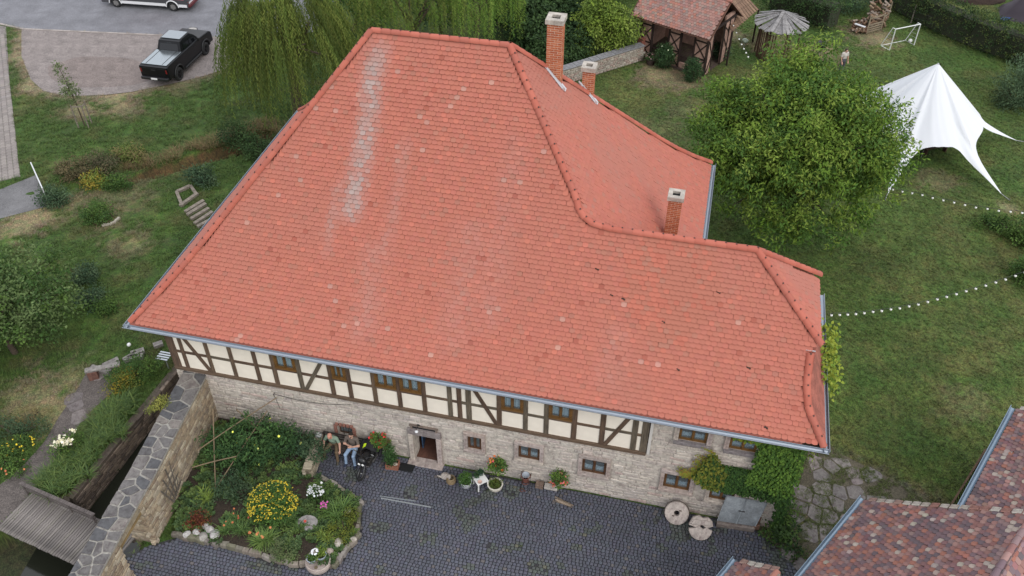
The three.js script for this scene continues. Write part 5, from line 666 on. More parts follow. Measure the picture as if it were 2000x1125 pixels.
{ const t = thing('sluice_rack', 'pale metal rack with a thin post over the mill race at the house corner', 'rack', P(330, 712, 0).add(V(0, 0, 0)), -HPHI); const z = mat([0.5, 0.53, 0.56], 0.4, { metalness: 0.6 }); for (let i = 0; i < 4; i++) part('slat', box(0.55, 0.03, 0.07, -0.1, 0.5, i * 0.13 - 0.2), z, t); part('post', [rod(V(-0.3, -1.1, 0.2), V(-0.3, 0.5, 0.2), 0.02), rod(V(0.1, -1.1, 0.2), V(0.1, 0.5, 0.2), 0.02)], z, t); }
// timber steps in the left slope
[[345, 375, 372, 363], [352, 402, 386, 378], [362, 414, 398, 392], [366, 420, 402, 398], [373, 428, 408, 407], [380, 437, 415, 414], [386, 443, 420, 425]].forEach(([a, b, c, d], i) => { const A = P(a, b, 0.08), B = P(c, d, 0.08); single('timber_step', [bar(A, B, 0.2, 0.13)], woodGrey, 'grey timber step in the grass slope beside the house', 'step', null, 0, 'timber steps in the slope'); });
single('timber_step', [bar(P(345, 375, 0.08), P(356, 402, 0.08), 0.16, 0.12), bar(P(372, 363, 0.08), P(384, 380, 0.08), 0.16, 0.12)], woodGrey, 'square timber frame at the top of the grass steps', 'step', null, 0);
{ const t = thing('path_rail', 'white metal handrail lying along the end of the asphalt path', 'handrail', V(0, 0, 0)), w = mat([0.7, 0.71, 0.72], 0.4, { metalness: 0.3 }); const A = P(95, 397), B = P(72, 346); part('rail', [rod(A.clone().setY(0.95), B.clone().setY(0.95), 0.035), rod(A.clone().setY(0.5), B.clone().setY(0.5), 0.02)], w, t); for (const k of [0.02, 0.5, 0.98]) { const q = A.clone().lerp(B, k); part('post', rod(q, q.clone().setY(0.95), 0.03), w, t); } }
// ---------------------------------------------------------------- trees and large shrubs
{ // walnut in the lawn
  const c = P(1562, 268, 5.0), b = V(c.x, 0, c.z + 0.2), lobes = [[0, 5.2, 0, 3.0, 3.2, 3.0]];
  for (let i = 0; i < 30; i++) { const d = rdir(); if (d.y < -0.5) d.y *= -1; const r = R(0.62, 1.0), q = R(0.8, 1.7); lobes.push([d.x * 3.7 * r, 5.1 + d.y * 3.3 * r, d.z * 3.7 * r, q * 1.1, q * 0.75, q * 1.1]); }
  lobes.push([3.6, 6.0, -2.4, 1.3, 0.8, 1.2], [-0.6, 8.3, -1.6, 1.5, 0.9, 1.3], [0.8, 8.4, -2.6, 1.1, 0.7, 1.1], [-3.7, 4.2, 1.8, 1.2, 0.9, 1.1], [-1.2, 2.6, 3.6, 1.2, 0.8, 1.0], [1.6, 2.5, 3.6, 1.2, 0.7, 1.0], [4.2, 4.4, 0.8, 1.1, 0.8, 1.2], [-3.2, 2.9, 3.0, 0.9, 0.6, 0.8], [0.2, 2.7, 3.2, 1.6, 1.0, 1.2], [-1.8, 3.4, 2.6, 1.5, 1.1, 1.2], [2.6, 3.2, 2.4, 1.4, 1.0, 1.2], [-4.1, 5.4, 0.2, 1.3, 1.1, 1.4], [-3.6, 6.4, -1.6, 1.2, 1.0, 1.2], [-4.0, 3.6, 0.6, 1.0, 0.8, 1.0]);
  tree('walnut_tree', 'broad bright green walnut tree standing in the lawn in front of the white tent', 'tree', b, lobes, { clumps: 2600, per: 30, len: 0.22, wid: 0.085, cols: G.walnut.concat([[0.07, 0.145, 0.025]]), shell: 0.35, spread: 0.42, droop: 0.5, trunk: 0.24, limbs: 40 });
}
{ // weeping willow behind the left hip: hanging strands of narrow leaves
  const b = P(585, 235, 0), t = thing('weeping_willow', 'weeping willow with long hanging yellow-green strands behind the left roof edge', 'tree', b), L = new Leaves(), tw = [];
  part('trunk', [rod(V(0, -0.2, 0), V(0.15, 3, 0.1), 0.36, 0.3, 10), rod(V(0.15, 3, 0.1), V(-0.1, 6.5, -0.2), 0.3, 0.18, 9), rod(V(0.1, 3.4, 0), V(1.6, 6.4, 0.4), 0.17, 0.09, 7), rod(V(0, 4.2, 0), V(-1.8, 7, 0.4), 0.15, 0.07, 7), rod(V(0, 4.5, 0), V(0.4, 7.5, -1.8), 0.14, 0.06, 7), tube([V(0.2, 5, 0.4), V(1.2, 5.2, 1.2), V(2.6, 5.0, 1.6)], 0.05, 5), tube([V(-0.1, 5.6, 0.3), V(0.8, 5.4, 1.4), V(1.6, 5.9, 2.0)], 0.045, 5)], barkMat, t);
  const heads = []; for (let i = 0; i < 90; i++) { const a = R(0, 6.28), r = Math.sqrt(rnd()) * 3.0; heads.push([Math.cos(a) * r, 8.4 - r * r * 0.2 + R(-1.2, 0.5), Math.sin(a) * r * 0.9]); }
  for (const [hx, hy, hz] of heads) { const ht = R(0.6, 1.25); for (let k = 0; k < 18; k++) {
    let x = hx + R(-0.35, 0.35), y = hy + R(-0.3, 0.3), z = hz + R(-0.35, 0.35); const len = R(1.2, Math.max(1.6, Math.min(5.2, hy - 0.8))), n = Math.floor(len / 0.085), c0 = pick(G.willow), tone = ht * R(0.85, 1.15), dx = hx * 0.035 + R(-0.03, 0.03), dz = hz * 0.035 + R(-0.03, 0.03);
    for (let j = 0; j < n; j++) { const f = j / n; x += dx * (1 - f) * 0.55; z += dz * (1 - f) * 0.55; y -= 0.085; const a = R(0, 6.28), d = V(Math.cos(a) * 0.45, -0.9, Math.sin(a) * 0.45).normalize(); L.leaf(x + R(-0.02, 0.02), y, z + R(-0.02, 0.02), d, V(Math.cos(a + 1.6), 0.3, Math.sin(a + 1.6)).normalize(), R(0.14, 0.24), 0.05, [c0[0] * tone, c0[1] * tone, c0[2] * tone]); }
  } }
  part('crown', L.geo(), leafMat, t);
}
{ // second willow further right and back, seen over the ridge
  const mk = (px0, py0, h, label, n, rr, hh, cols) => { const b = P(px0, py0, h); b.y = 0; const t = thing('willow', label, 'tree', b), L = new Leaves(); part('trunk', limbs(V(0, 0, 0), [[0, hh * 0.8, 0, rr, hh * 0.25, rr]], 0.25, 8, 0.7), barkMat, t); for (let i = 0; i < n; i++) { const a = R(0, 6.28), r = Math.sqrt(rnd()) * rr, hx = Math.cos(a) * r, hz = Math.sin(a) * r, hy = hh - r * r / rr * 0.35 + R(-0.8, 0.4); for (let k = 0; k < 10; k++) { let x = hx + R(-0.4, 0.4), y = hy + R(-0.3, 0.3), z = hz + R(-0.4, 0.4); const len = R(0.8, Math.min(3.4, hy - 0.6)), m = Math.floor(len / 0.1), c0 = pick(cols), tone = R(0.75, 1.15); for (let j = 0; j < m; j++) { y -= 0.1; const q = R(0, 6.28), d = V(Math.cos(q) * 0.7, -0.7, Math.sin(q) * 0.7).normalize(); L.leaf(x, y, z, d, V(Math.cos(q + 1.6), 0.5, Math.sin(q + 1.6)).normalize(), R(0.13, 0.24), 0.045, [c0[0] * tone, c0[1] * tone, c0[2] * tone]); } } } part('crown', L.geo(), leafMat, t); };
  mk(800, 30, 4, 'yellow-green willow behind the main ridge of the roof', 75, 3.6, 7.2, [...G.willow, [0.14, 0.24, 0.04]]);
  mk(930, 18, 4, 'fresh green willow behind the right end of the main ridge', 60, 3.0, 7.0, [[0.13, 0.24, 0.04], [0.18, 0.29, 0.05], [0.22, 0.3, 0.06]]);
}
tree('alder_tree', 'mid green leafy tree between the two willows behind the ridge', 'tree', P(690, 60, 0), [[0, 3.4, 0, 2.2, 2.2, 2], [1.6, 2.6, 0.4, 1.8, 1.8, 1.6]], { clumps: 260, per: 26, len: 0.22, wid: 0.12, cols: G.mid, trunk: 0.16, limbs: 8, spread: 0.5 });
tree('alder_tree', 'bushy blue-green tree behind the middle of the ridge', 'tree', P(862, 70, 0), [[0, 3.0, 0, 2.4, 2.0, 1.8]], { clumps: 200, per: 26, len: 0.2, wid: 0.11, cols: G.blue, trunk: 0.15, limbs: 6, spread: 0.5 });
// dark wood beyond the roof end
[[1020, 22, 1.2, 6.2], [1055, 55, 1.0, 5.2], [1005, -22, 1.2, 7.2], [1075, -12, 1.2, 6.8], [1130, -35, 1.1, 6.4], [1170, -10, 1.0, 5.6], [1090, 75, 0.7, 2.9], [1220, -28, 1.0, 6.2], [1255, -45, 1.0, 6.4], [1030, 95, 0.9, 3.9], [1062, 122, 0.7, 2.6], [1012, 62, 1.0, 5.0], [1040, 20, 1.1, 6.0], [1100, 35, 0.9, 4.6]].forEach(([x, y, k, h], i) => { const b = P(x, y, 0); tree('dark_wood_tree', ['dense dark tree just beyond the right end of the ridge', 'dark tree behind the tall brick chimney', 'tall dark tree at the back of the wood', 'dark tree behind the lime green maple', 'dark tree left of the garden shed', 'lower dark tree between maple and shed', 'dark bush at the foot of the wood by the stone garden wall', 'dark tree behind the left end of the shed roof', 'farthest dark tree behind the shed', 'dark rounded tree close behind the right hip of the roof', 'low dark tree between roof hip and tall chimney', 'dark tree beside the fresh green willow', 'dark tree in the middle of the wood behind the ridge end', 'dark tree between tall chimney and lime green maple'][i], 'tree', b, [[0, h * 0.62, 0, 2.3 * k, h * 0.4, 2.2 * k], [R(-1, 1), h * 0.4, R(-1, 1), 2.0 * k, h * 0.3, 2 * k]], { clumps: 230, per: 26, len: 0.26, wid: 0.13, cols: G.dark, trunk: 0.18, limbs: 8, spread: 0.55, group: 'dark trees beyond the roof end' }); });
tree('lime_green_maple', 'bright lime green small tree beside the pale stone garden wall', 'tree', P(1182, 112, 0).add(V(0, 0, -0.2)), [[0, 2.2, 0, 1.5, 1.3, 1.3], [0.9, 2.0, 0.2, 1.3, 1.1, 1.2], [-0.6, 2.7, -0.3, 1.2, 1.2, 1.1], [-0.9, 1.4, 0.4, 1.1, 1, 1]], { clumps: 330, per: 26, len: 0.19, wid: 0.11, cols: G.lime, trunk: 0.11, limbs: 10, spread: 0.42 });
shrub('ivy_bush', 'dark blue-green bush left of the lime green small tree', P(1125, 118), [[0, 1.2, 0, 1.1, 1.3, 1], [-0.6, 0.8, 0.6, 0.9, 0.9, 0.9]], { clumps: 130, per: 26, len: 0.18, wid: 0.1, cols: G.dark, spread: 0.4 });
// left garden
tree('spreading_tree', 'low spreading leafy tree over the left garden lawn', 'tree', P(58, 690, 0).add(V(-0.6, 0, 0)), [[0, 2.5, 0, 2.2, 1.7, 2], [-1.7, 2.3, -1.6, 2.0, 1.6, 1.9], [1.4, 1.9, -1.0, 1.5, 1.2, 1.6], [-1.8, 2.0, 1.2, 1.8, 1.5, 1.6], [0.5, 2.4, -2.3, 1.7, 1.4, 1.7], [-3, 2.2, 0, 1.8, 1.5, 2]], { clumps: 620, per: 30, len: 0.16, wid: 0.095, cols: G.pale.concat(G.mid), trunk: 0.13, limbs: 16, spread: 0.42, droop: 0.1 });
[[395, 357, 0.75, 0.9, G.blue, 'round bluish green bush near the stream bank'], [192, 430, 0.7, 0.85, G.mid, 'dark green rose bush with a pale stone ring in the left lawn'], [168, 545, 0.55, 0.6, G.blue, 'small bluish shrub behind the spreading tree'], [180, 592, 0.6, 0.6, G.blue, 'low bluish shrub beside the spreading tree'], [205, 606, 0.4, 0.4, G.mid, 'smallest shrub in the left lawn'], [110, 395, 0.75, 0.75, G.blue, 'dark shrub at the end of the asphalt path'], [150, 345, 0.9, 0.9, [[0.12, 0.1, 0.05], [0.15, 0.12, 0.06], [0.09, 0.09, 0.04]], 'brownish twiggy shrub on the stream bank'], [200, 335, 0.9, 0.95, [[0.1, 0.09, 0.05], [0.13, 0.11, 0.06], [0.07, 0.09, 0.035]], 'dark brownish shrub further along the stream bank'], [188, 362, 0.55, 0.6, [[0.2, 0.22, 0.04], [0.14, 0.2, 0.04], [0.32, 0.25, 0.04]], 'yellow-green shrub below the brownish bank shrubs'], [232, 365, 0.6, 0.6, G.mid, 'green bush where the stream opens'], [470, 285, 1.0, 1.5, G.dark, 'dark bush under the willow strands'], [505, 305, 0.9, 1.2, G.dark, 'dark bush between willow and roof edge'], [255, 312, 0.8, 0.7, [[0.13, 0.17, 0.04], [0.2, 0.17, 0.07]], 'loose tawny green growth on the far stream bank']].forEach(([x, y, r, h, cols, l]) => shrub('shrub', l, P(x, y), [[0, h * 0.55, 0, r, h * 0.6, r * 0.9], [r * 0.5, h * 0.4, r * 0.3, r * 0.6, h * 0.45, r * 0.6], [-r * 0.5, h * 0.42, -r * 0.1, r * 0.6, h * 0.45, r * 0.6]], { clumps: Math.round(110 * r), per: 24, len: 0.13, wid: 0.06, cols, spread: 0.28 }));
{ const t = thing('stone_ring', 'curved pale stone border at the foot of the rose bush', 'border', P(222, 434)); [[-0.3, 0.3, 0.2], [0.0, 0.15, 0.7], [0.15, -0.15, 1.2]].forEach(([x, z, a]) => part('stone', rbox(0.36, 0.14, 0.14, 0.04, x, 0.06, z, 0, a, 0), textured([0.5, 0.46, 0.38], T.stone, 0.9), t)); }
{ // young tree tied to stakes beside the gravel
  const b = P(166, 246); const t = thing('young_tree', 'slender young tree tied between timber stakes beside the gravel lot', 'tree', b); part('trunk', [rod(V(0, 0, 0), V(-0.05, 1.6, 0), 0.04, 0.03), rod(V(-0.05, 1.6, 0), V(-0.25, 4.2, 0.1), 0.03, 0.01)], barkMat, t); part('crown', crown([[-0.2, 3.1, 0.05, 0.28, 1.2, 0.28], [-0.12, 2.2, 0, 0.5, 0.5, 0.4]], 60, 16, 0.13, 0.07, [[0.16, 0.19, 0.09], [0.11, 0.15, 0.06]], { spread: 0.2 }).geo(), leafMat, t);
  for (const [x, z] of [[-0.3, 0.2], [0.3, 0.2], [0.3, -0.3]]) part('stake', rod(V(x, 0, z), V(x, 1.5, z), 0.04), woodGrey, t); part('tie', [bar(V(-0.34, 1.4, 0.2), V(0.34, 1.4, 0.2), 0.04, 0.08), bar(V(0.3, 1.35, 0.24), V(0.3, 1.35, -0.34), 0.04, 0.08)], woodGrey, t);
}
// right side
function hedge(name, label, pts, w, h, cols, n) { const t = thing(name, label, 'hedge', V(0, 0, 0)), L = new Leaves(), core = []; for (let i = 0; i < pts.length - 1; i++) { const a = pts[i], b = pts[i + 1], d = b.clone().sub(a), len = d.length(); d.normalize(); const s = V(-d.z, 0, d.x); core.push(bar(a.clone().addScaledVector(d, i ? 0 : 0.5).setY(h * 0.45), b.clone().addScaledVector(d, i < pts.length - 2 ? 0 : -0.5).setY(h * 0.45), w * 0.62, h * 0.8)); for (let k = 0; k < n * len; k++) { const u = R(-0.2, len + 0.2), f = rnd(); let v, y; if (f < 0.38) { v = R(-0.5, 0.5) * w; y = h + R(-0.08, 0.1); } else { v = (f < 0.8 ? 1 : -1) * w * 0.5 + R(-0.08, 0.08); y = Math.pow(rnd(), 0.8) * h; } const bump = 0.16 * (fbm(u * 0.8 + i * 9, y * 1.5, 2) - 0.5), p = a.clone().addScaledVector(d, u).addScaledVector(s, v * (1 + bump)); const c = pick(cols), tn = R(0.75, 1.25); for (let q = 0; q < 8; q++) { const dr = rdir(); dr.y += 0.3; dr.normalize(); L.leaf(p.x + R(-0.15, 0.15), y + bump + R(-0.12, 0.12), p.z + R(-0.15, 0.15), dr, rdir().add(V(0, 0.6, 0)).normalize(), R(0.1, 0.18), 0.07, [c[0] * tn, c[1] * tn, c[2] * tn]); } } } part('stem', core, mat([0.03, 0.035, 0.018], 0.95), t); part('foliage', L.geo(), leafMat, t); return t; }
hedge('clipped_hedge', 'long tall clipped dark green hedge along the far side of the lawn', [P(1700, 5).add(V(0.4, 0, -1.2)), P(1800, 58).add(V(0.7, 0, -0.6)), P(1880, 95).add(V(0.7, 0, -0.6)), P(1975, 132).add(V(0.9, 0, -0.6)), P(2090, 175).add(V(1, 0, -0.5))], 1.5, 2.1, G.yew.concat([[0.1, 0.13, 0.035]]), 95);
{ const t = thing('hedge_fence', 'thin weathered fence posts standing in front of the clipped hedge', 'fence', V(0, 0, 0)), m = woodGrey; const ps = [[1779, 45, 1.25], [1841, 68, 1.2], [1913, 89, 0.95]].map(([x, y, h]) => [P(x, y), h]); ps.forEach(([p, h]) => part('post', rod(p.clone().setY(0), p.clone().setY(h + 0.1), 0.045, 0.04), m, t)); part('wire', [0, 1].flatMap(i => [0.5, 1.0].map(y => rod(ps[i][0].clone().setY(y * 0.9), ps[i + 1][0].clone().setY(y * 0.9), 0.006, 0.006, 4))), mat([0.2, 0.2, 0.2], 0.6, { metalness: 0.6 }), t); }
shrub('grey_green_shrub', 'large grey-green shrub at the lawn edge beside the hedge end', P(1972, 205), [[0, 1.3, 0, 1.2, 1.3, 1.1], [0.8, 1.6, -0.6, 1.2, 1.4, 1.1], [-0.4, 0.7, 0.5, 0.9, 0.7, 0.8], [1.0, 0.9, 0.6, 1.0, 0.9, 0.9]], { clumps: 260, per: 26, len: 0.17, wid: 0.06, cols: [[0.075, 0.12, 0.055], [0.1, 0.16, 0.08], [0.05, 0.085, 0.04]], spread: 0.36 });
shrub('low_lawn_shrub', 'loose low green shrub growing in the lawn right of the house', P(1990, 470), [[0, 0.6, 0, 0.9, 0.7, 0.9], [0.7, 0.6, 0.5, 0.9, 0.7, 0.8], [-0.5, 0.35, -0.7, 0.6, 0.4, 0.6]], { clumps: 120, per: 24, len: 0.15, wid: 0.08, cols: G.mid, spread: 0.34 });
shrub('low_lawn_shrub', 'small green shrub at the lawn edge where the light string ends', P(2002, 545), [[0, 0.5, 0, 0.7, 0.6, 0.7]], { clumps: 60, per: 24, len: 0.15, wid: 0.08, cols: G.mid, spread: 0.3 });
shrub('low_lawn_shrub', 'leafy young shrub in the lawn below the tent leg', P(1930, 440), [[0, 0.2, 0, 0.7, 0.25, 0.5], [0.5, 0.18, -0.3, 0.5, 0.2, 0.4]], { clumps: 60, per: 20, len: 0.13, wid: 0.06, cols: G.mid, spread: 0.22 });
hedge('round_hedge', 'rounded dark conifer hedge behind the thatched parasol', [P(1500, 22).add(V(0, 0, -0.8)), P(1590, 50).add(V(0.3, 0, -0.6)), P(1650, 70).add(V(-0.3, 0, -0.8))], 2.0, 1.9, G.yew.concat([[0.06, 0.13, 0.035]]), 110);
shrub('mixed_shrubs', 'bluish shrubs between conifer hedge and firewood', P(1650, 25), [[0, 0.9, 0, 1.1, 1, 1], [1, 0.8, -0.3, 0.9, 0.9, 0.9], [-1.2, 1.0, -1.2, 1.1, 1, 1]], { clumps: 160, per: 24, len: 0.15, wid: 0.06, cols: G.blue, spread: 0.36 });
// ivy over the right end of the front wall
{ const t = thing('ivy', 'climbing vine with bright to dark green leaves over the stone wall by the right eave', 'vine', HO, -HPHI), L = new Leaves(), O = new Leaves(), st = [];
  const top = s => s < 9 ? lerp(2.75, 4.1, smooth(8.4, 9.1, s)) - 0.9 * (1 - smooth(8.5, 9.3, s)) : s < 10.45 ? lerp(3.75, 3.2, smooth(9.0, 9.45, s)) : 5.05, bot = s => s < 9.1 ? lerp(2.5, 1.9, smooth(8.4, 9.1, s)) : s < 10 ? lerp(1.9, 1.95, s - 9.1) : s < 11.5 ? 1.95 : lerp(1.9, 0.1, smooth(11.5, 11.7, s));
  for (let i = 0; i < 9500; i++) { const s = 8.45 + Math.pow(rnd(), 0.8) * 3.45, a = bot(s), b = top(s); if (b < a) continue; const y = R(a, b), z = 0.06 + Math.pow(rnd(), 1.5) * (0.2 + 0.3 * smooth(10, 11.6, s) * smooth(4.9, 2.6, y) * smooth(1.6, 2.6, y)), c = s < 9.6 && rnd() < 0.7 ? pick([[0.15, 0.17, 0.025], [0.2, 0.2, 0.03], [0.1, 0.14, 0.022]]) : pick(s > 10.3 && y > 2.6 ? [[0.08, 0.16, 0.025], [0.11, 0.2, 0.03], [0.05, 0.11, 0.02]] : [[0.035, 0.085, 0.018], [0.055, 0.115, 0.022], [0.025, 0.06, 0.015]]), t2 = R(0.75, 1.2); L.leaf(s + R(-0.1, 0.1), y, z, V(R(-0.7, 0.5), -0.7, 0.35).normalize(), V(R(-0.3, 0.3), 0.5, 0.9).normalize(), R(0.08, 0.14), R(0.06, 0.1), [c[0] * t2, c[1] * t2, c[2] * t2]); }
  for (let i = 0; i < 110; i++) { const s = R(8.35, 9.3), y = R(bot(Math.max(s, 8.5)), top(Math.max(s, 8.5)) + 0.1), l = R(0.2, 0.55), d = V(-1, R(0.1, 0.7), 0.1).normalize(); const p = V(s, y, 0.06); st.push(rod(p, p.clone().addScaledVector(d, l), 0.008, 0.004, 4)); for (let k = 0; k < 5; k++) L.leaf(p.x + d.x * l * k / 5, p.y + d.y * l * k / 5, 0.07, V(-0.6, R(-0.6, 0.5), 0.3).normalize(), V(0, 0.4, 1).normalize(), 0.09, 0.06, pick([[0.28, 0.29, 0.04], [0.3, 0.2, 0.035], [0.2, 0.25, 0.03]])); }
  for (let i = 0; i < 260; i++) { const s = R(9.55, 10.5); L.leaf(s, R(4.75, 5.1), 0.1 + R(0, 0.15), V(R(-0.5, 0.5), -0.8, 0.3).normalize(), V(0, 0.5, 0.9).normalize(), 0.12, 0.09, pick([[0.24, 0.24, 0.03], [0.12, 0.22, 0.03]])); }
  for (let i = 0; i < 500; i++) { const z = -R(0, 3.4); L.leaf(11.85 + R(0, 0.55), R(3.5, 5.3), z, V(R(-0.5, 0.5), -0.8, R(-0.5, 0.5)).normalize(), V(0.8, 0.5, 0).normalize(), 0.15, 0.11, pick([[0.2, 0.26, 0.03], [0.12, 0.22, 0.03]])); }
  for (let i = 0; i < 700; i++) { const z = -R(2.2, 5.2); L.leaf(12.1 + R(0.1, 0.75), R(4.8, 5.75), z, rdir(), V(0.4, 0.8, 0.3).normalize(), 0.16, 0.12, pick([[0.25, 0.32, 0.04], [0.16, 0.26, 0.035], [0.3, 0.36, 0.05]])); }
  for (let k = 0; k < 9; k++) { const s = R(9.6, 11.6); st.push(tube([V(11.75 + R(-0.08, 0.08), 0, 0.1), V(11.65, 1.4, 0.07), V(s, 2.9, 0.06)], 0.018, 5)); }
  part('leaves', L.geo(), leafMat, t); part('stem', st, mat([0.14, 0.09, 0.06], 0.9), t);
  // low growth at the corner foot
  shrub('wall_foot_plants', 'dark green plants at the foot of the house corner beside the metal hatch', hw(11.95, 0, 0.3), [[0, 0.4, 0, 0.5, 0.5, 0.5], [0.2, 0.25, 0.6, 0.35, 0.3, 0.4], [0.1, 0.5, -0.6, 0.45, 0.6, 0.5]], { clumps: 80, per: 22, len: 0.13, wid: 0.07, cols: G.mid.concat(G.dark), spread: 0.24 });
}
// ---------------------------------------------------------------- vehicles
const tyreM = mat([0.018, 0.018, 0.019], 0.85), glassDark = mat([0.006, 0.007, 0.009], 0.06);
function wheel(parent, x, y, z, r, w, rimM, side) { const t = part('wheel', new THREE.TorusGeometry(r - w * 0.36, w * 0.42, 10, 26).rotateY(Math.PI / 2).scale(1.12, 1, 1), tyreM, parent); t.position.set(x, y, z); part('rim', [cyl(r * 0.62, r * 0.62, w * 0.6, 0, 0, 0, 0, 0, Math.PI / 2, 20)], rimM, t); const sp = []; for (let i = 0; i < 6; i++) { const a = i / 6 * 6.2832; sp.push(bar(V(side * w * 0.34, 0, 0), V(side * w * 0.34, Math.cos(a) * r * 0.58, Math.sin(a) * r * 0.58), 0.05, 0.06)); } part('spokes', [...sp, cyl(r * 0.14, r * 0.14, 0.04, side * w * 0.36, 0, 0, 0, 0, Math.PI / 2)], rimM, t); return t; }
function sideExtrude(pts, width, bevel, arcs = []) { // profile in (z, y), extruded across x
  const s = new THREE.Shape(); pts.forEach((p, i) => { if (p.length === 2) i ? s.lineTo(p[0], p[1]) : s.moveTo(p[0], p[1]); else s.absarc(p[0], p[1], p[2], p[3], p[4], p[5]); }); s.closePath();
  const g = new THREE.ExtrudeGeometry(s, { depth: width - 2 * bevel, bevelEnabled: true, bevelSize: bevel, bevelThickness: bevel, bevelSegments: 3, curveSegments: 10 }); g.translate(0, 0, -(width - 2 * bevel) / 2); g.rotateY(-Math.PI / 2); return flat(g); // shape x -> z
}
{
  const rear = P(352, 156), front = P(403, 106), dir = front.clone().sub(rear).normalize(), th = Math.atan2(-dir.x, -dir.z), right = V(Math.cos(th), 0, -Math.sin(th)), o = rear.clone().addScaledVector(right, -0.86);
  const t = thing('pickup_truck', 'black lifted crew cab pickup with a covered bed parked on the gravel', 'pickup', o, th);
  const paint = new THREE.MeshPhysicalMaterial({ color: lin(0.006, 0.0065, 0.008), roughness: 0.28, specularIntensity: 0.55, side: THREE.DoubleSide }), trim = mat([0.012, 0.012, 0.013], 0.6), rimM = mat([0.02, 0.02, 0.022], 0.35, { metalness: 0.6 }), chrome = mat([0.4, 0.4, 0.42], 0.2, { metalness: 0.9 });
  const WB = 3.57;
  part('body', sideExtrude([[1.1, 0.62], [1.14, 1.36], [0.9, 1.4], [-1.0, 1.4], [-3.0, 1.36], [-4.3, 1.26], [-4.5, 1.15], [-4.56, 0.9], [-4.5, 0.6], [-WB - 0.52, 0.58], [-WB, 0.5, 0.52, Math.PI, 0, true], [-WB + 0.52, 0.55], [-0.54, 0.55], [0, 0.5, 0.54, Math.PI, 0, true], [0.54, 0.6]], 1.94, 0.07), paint, t);
  { const g = sideExtrude([[-0.92, 1.36], [-1.02, 1.6], [-1.2, 1.98], [-1.6, 2.04], [-2.35, 2.03], [-2.75, 1.75], [-3.15, 1.36]], 1.72, 0.06), p = g.attributes.position; for (let i = 0; i < p.count; i++) p.setX(i, p.getX(i) * (1 - 0.2 * Math.max(0, p.getY(i) - 1.36))); g.computeVertexNormals(); part('cab', g, paint, t); const rp = rbox(1.28, 0.03, 1.05, 0.012, 0, 2.105, -1.9); part('sky_sheen_panel', rp, mat([0.36, 0.39, 0.41], 0.2, { metalness: 0.9 }), t); }  // pale metal panel added for the sky sheen on the black roof
  const quad = (name, pts, th2 = 0.012) => { const g = new THREE.BufferGeometry(), v = pts.map(p => V(...p)), n = new THREE.Vector3().crossVectors(v[1].clone().sub(v[0]), v[3].clone().sub(v[0])).normalize().multiplyScalar(th2), w = v.map(p => p.clone().add(n)), f = []; const q = (a, b, c, d) => f.push(...a.toArray(), ...b.toArray(), ...c.toArray(), ...a.toArray(), ...c.toArray(), ...d.toArray()); q(w[0], w[1], w[2], w[3]); for (let i = 0; i < 4; i++) { const j = (i + 1) % 4; q(v[i], v[j], w[j], w[i]); } g.setAttribute('position', new THREE.Float32BufferAttribute(f, 3)); g.computeVertexNormals(); return part(name, boxUV(g), glassDark, t); };
  quad('rear_window', [[-0.66, 1.5, -0.93], [0.66, 1.5, -0.93], [0.6, 1.88, -1.1], [-0.6, 1.88, -1.1]], 0.03);
  quad('windscreen', [[0.72, 1.46, -3.1], [-0.72, 1.46, -3.1], [-0.62, 1.92, -2.55], [0.62, 1.92, -2.55]], 0.03);
  for (const k of [1, -1]) { const a = [[k * 0.85, 1.48, -1.2], [k * 0.85, 1.48, -1.95], [k * 0.77, 1.88, -1.95], [k * 0.77, 1.88, -1.35]], b = [[k * 0.85, 1.48, -2.02], [k * 0.85, 1.48, -2.85], [k * 0.77, 1.88, -2.42], [k * 0.77, 1.88, -2.02]]; quad('side_window', k > 0 ? a : a.reverse(), 0.015); quad('side_window', k > 0 ? b : b.reverse(), 0.015);
    part('tail_light', rbox(0.1, 0.26, 0.06, 0.015, k * 0.86, 1.15, 1.19), mat([0.16, 0.015, 0.015], 0.2), t); part('mirror', rbox(0.2, 0.22, 0.12, 0.03, k * 1.08, 1.5, -2.75), trim, t); part('door_handle', [box(0.02, 0.03, 0.16, k * 0.98, 1.2, -1.5), box(0.02, 0.03, 0.16, k * 0.98, 1.2, -2.3)], trim, t); part('step_bar', rod(V(k * 1.0, 0.5, -0.7), V(k * 1.0, 0.5, -2.9), 0.06, 0.06, 8), trim, t); part('headlight', rbox(0.34, 0.18, 0.08, 0.03, k * 0.76, 1.08, -4.58), mat([0.6, 0.62, 0.65], 0.15), t);
    for (const z of [0, -WB]) { wheel(t, k * 0.86, 0.43, z, 0.43, 0.3, rimM, k); part('wheel_arch', new THREE.TorusGeometry(0.53, 0.05, 6, 16, Math.PI).rotateY(Math.PI / 2).scale(1.4, 1, 1).translate(k * 0.97, 0.5, z), trim, t); } }
  const cover = part('bed_cover', rbox(1.72, 0.05, 1.9, 0.02, 0, 1.485, 0.06), mat([0.38, 0.42, 0.44], 0.2, { metalness: 0.9 }), t, 'glossy flat bed cover mirroring the sky'); part('cover_ridge', [box(0.02, 0.015, 1.84, 0.55, 1.515, 0.06), box(0.02, 0.015, 1.84, -0.55, 1.515, 0.06)], trim, cover);  // cover coloured pale metal to stand in for sky sheen on black gloss
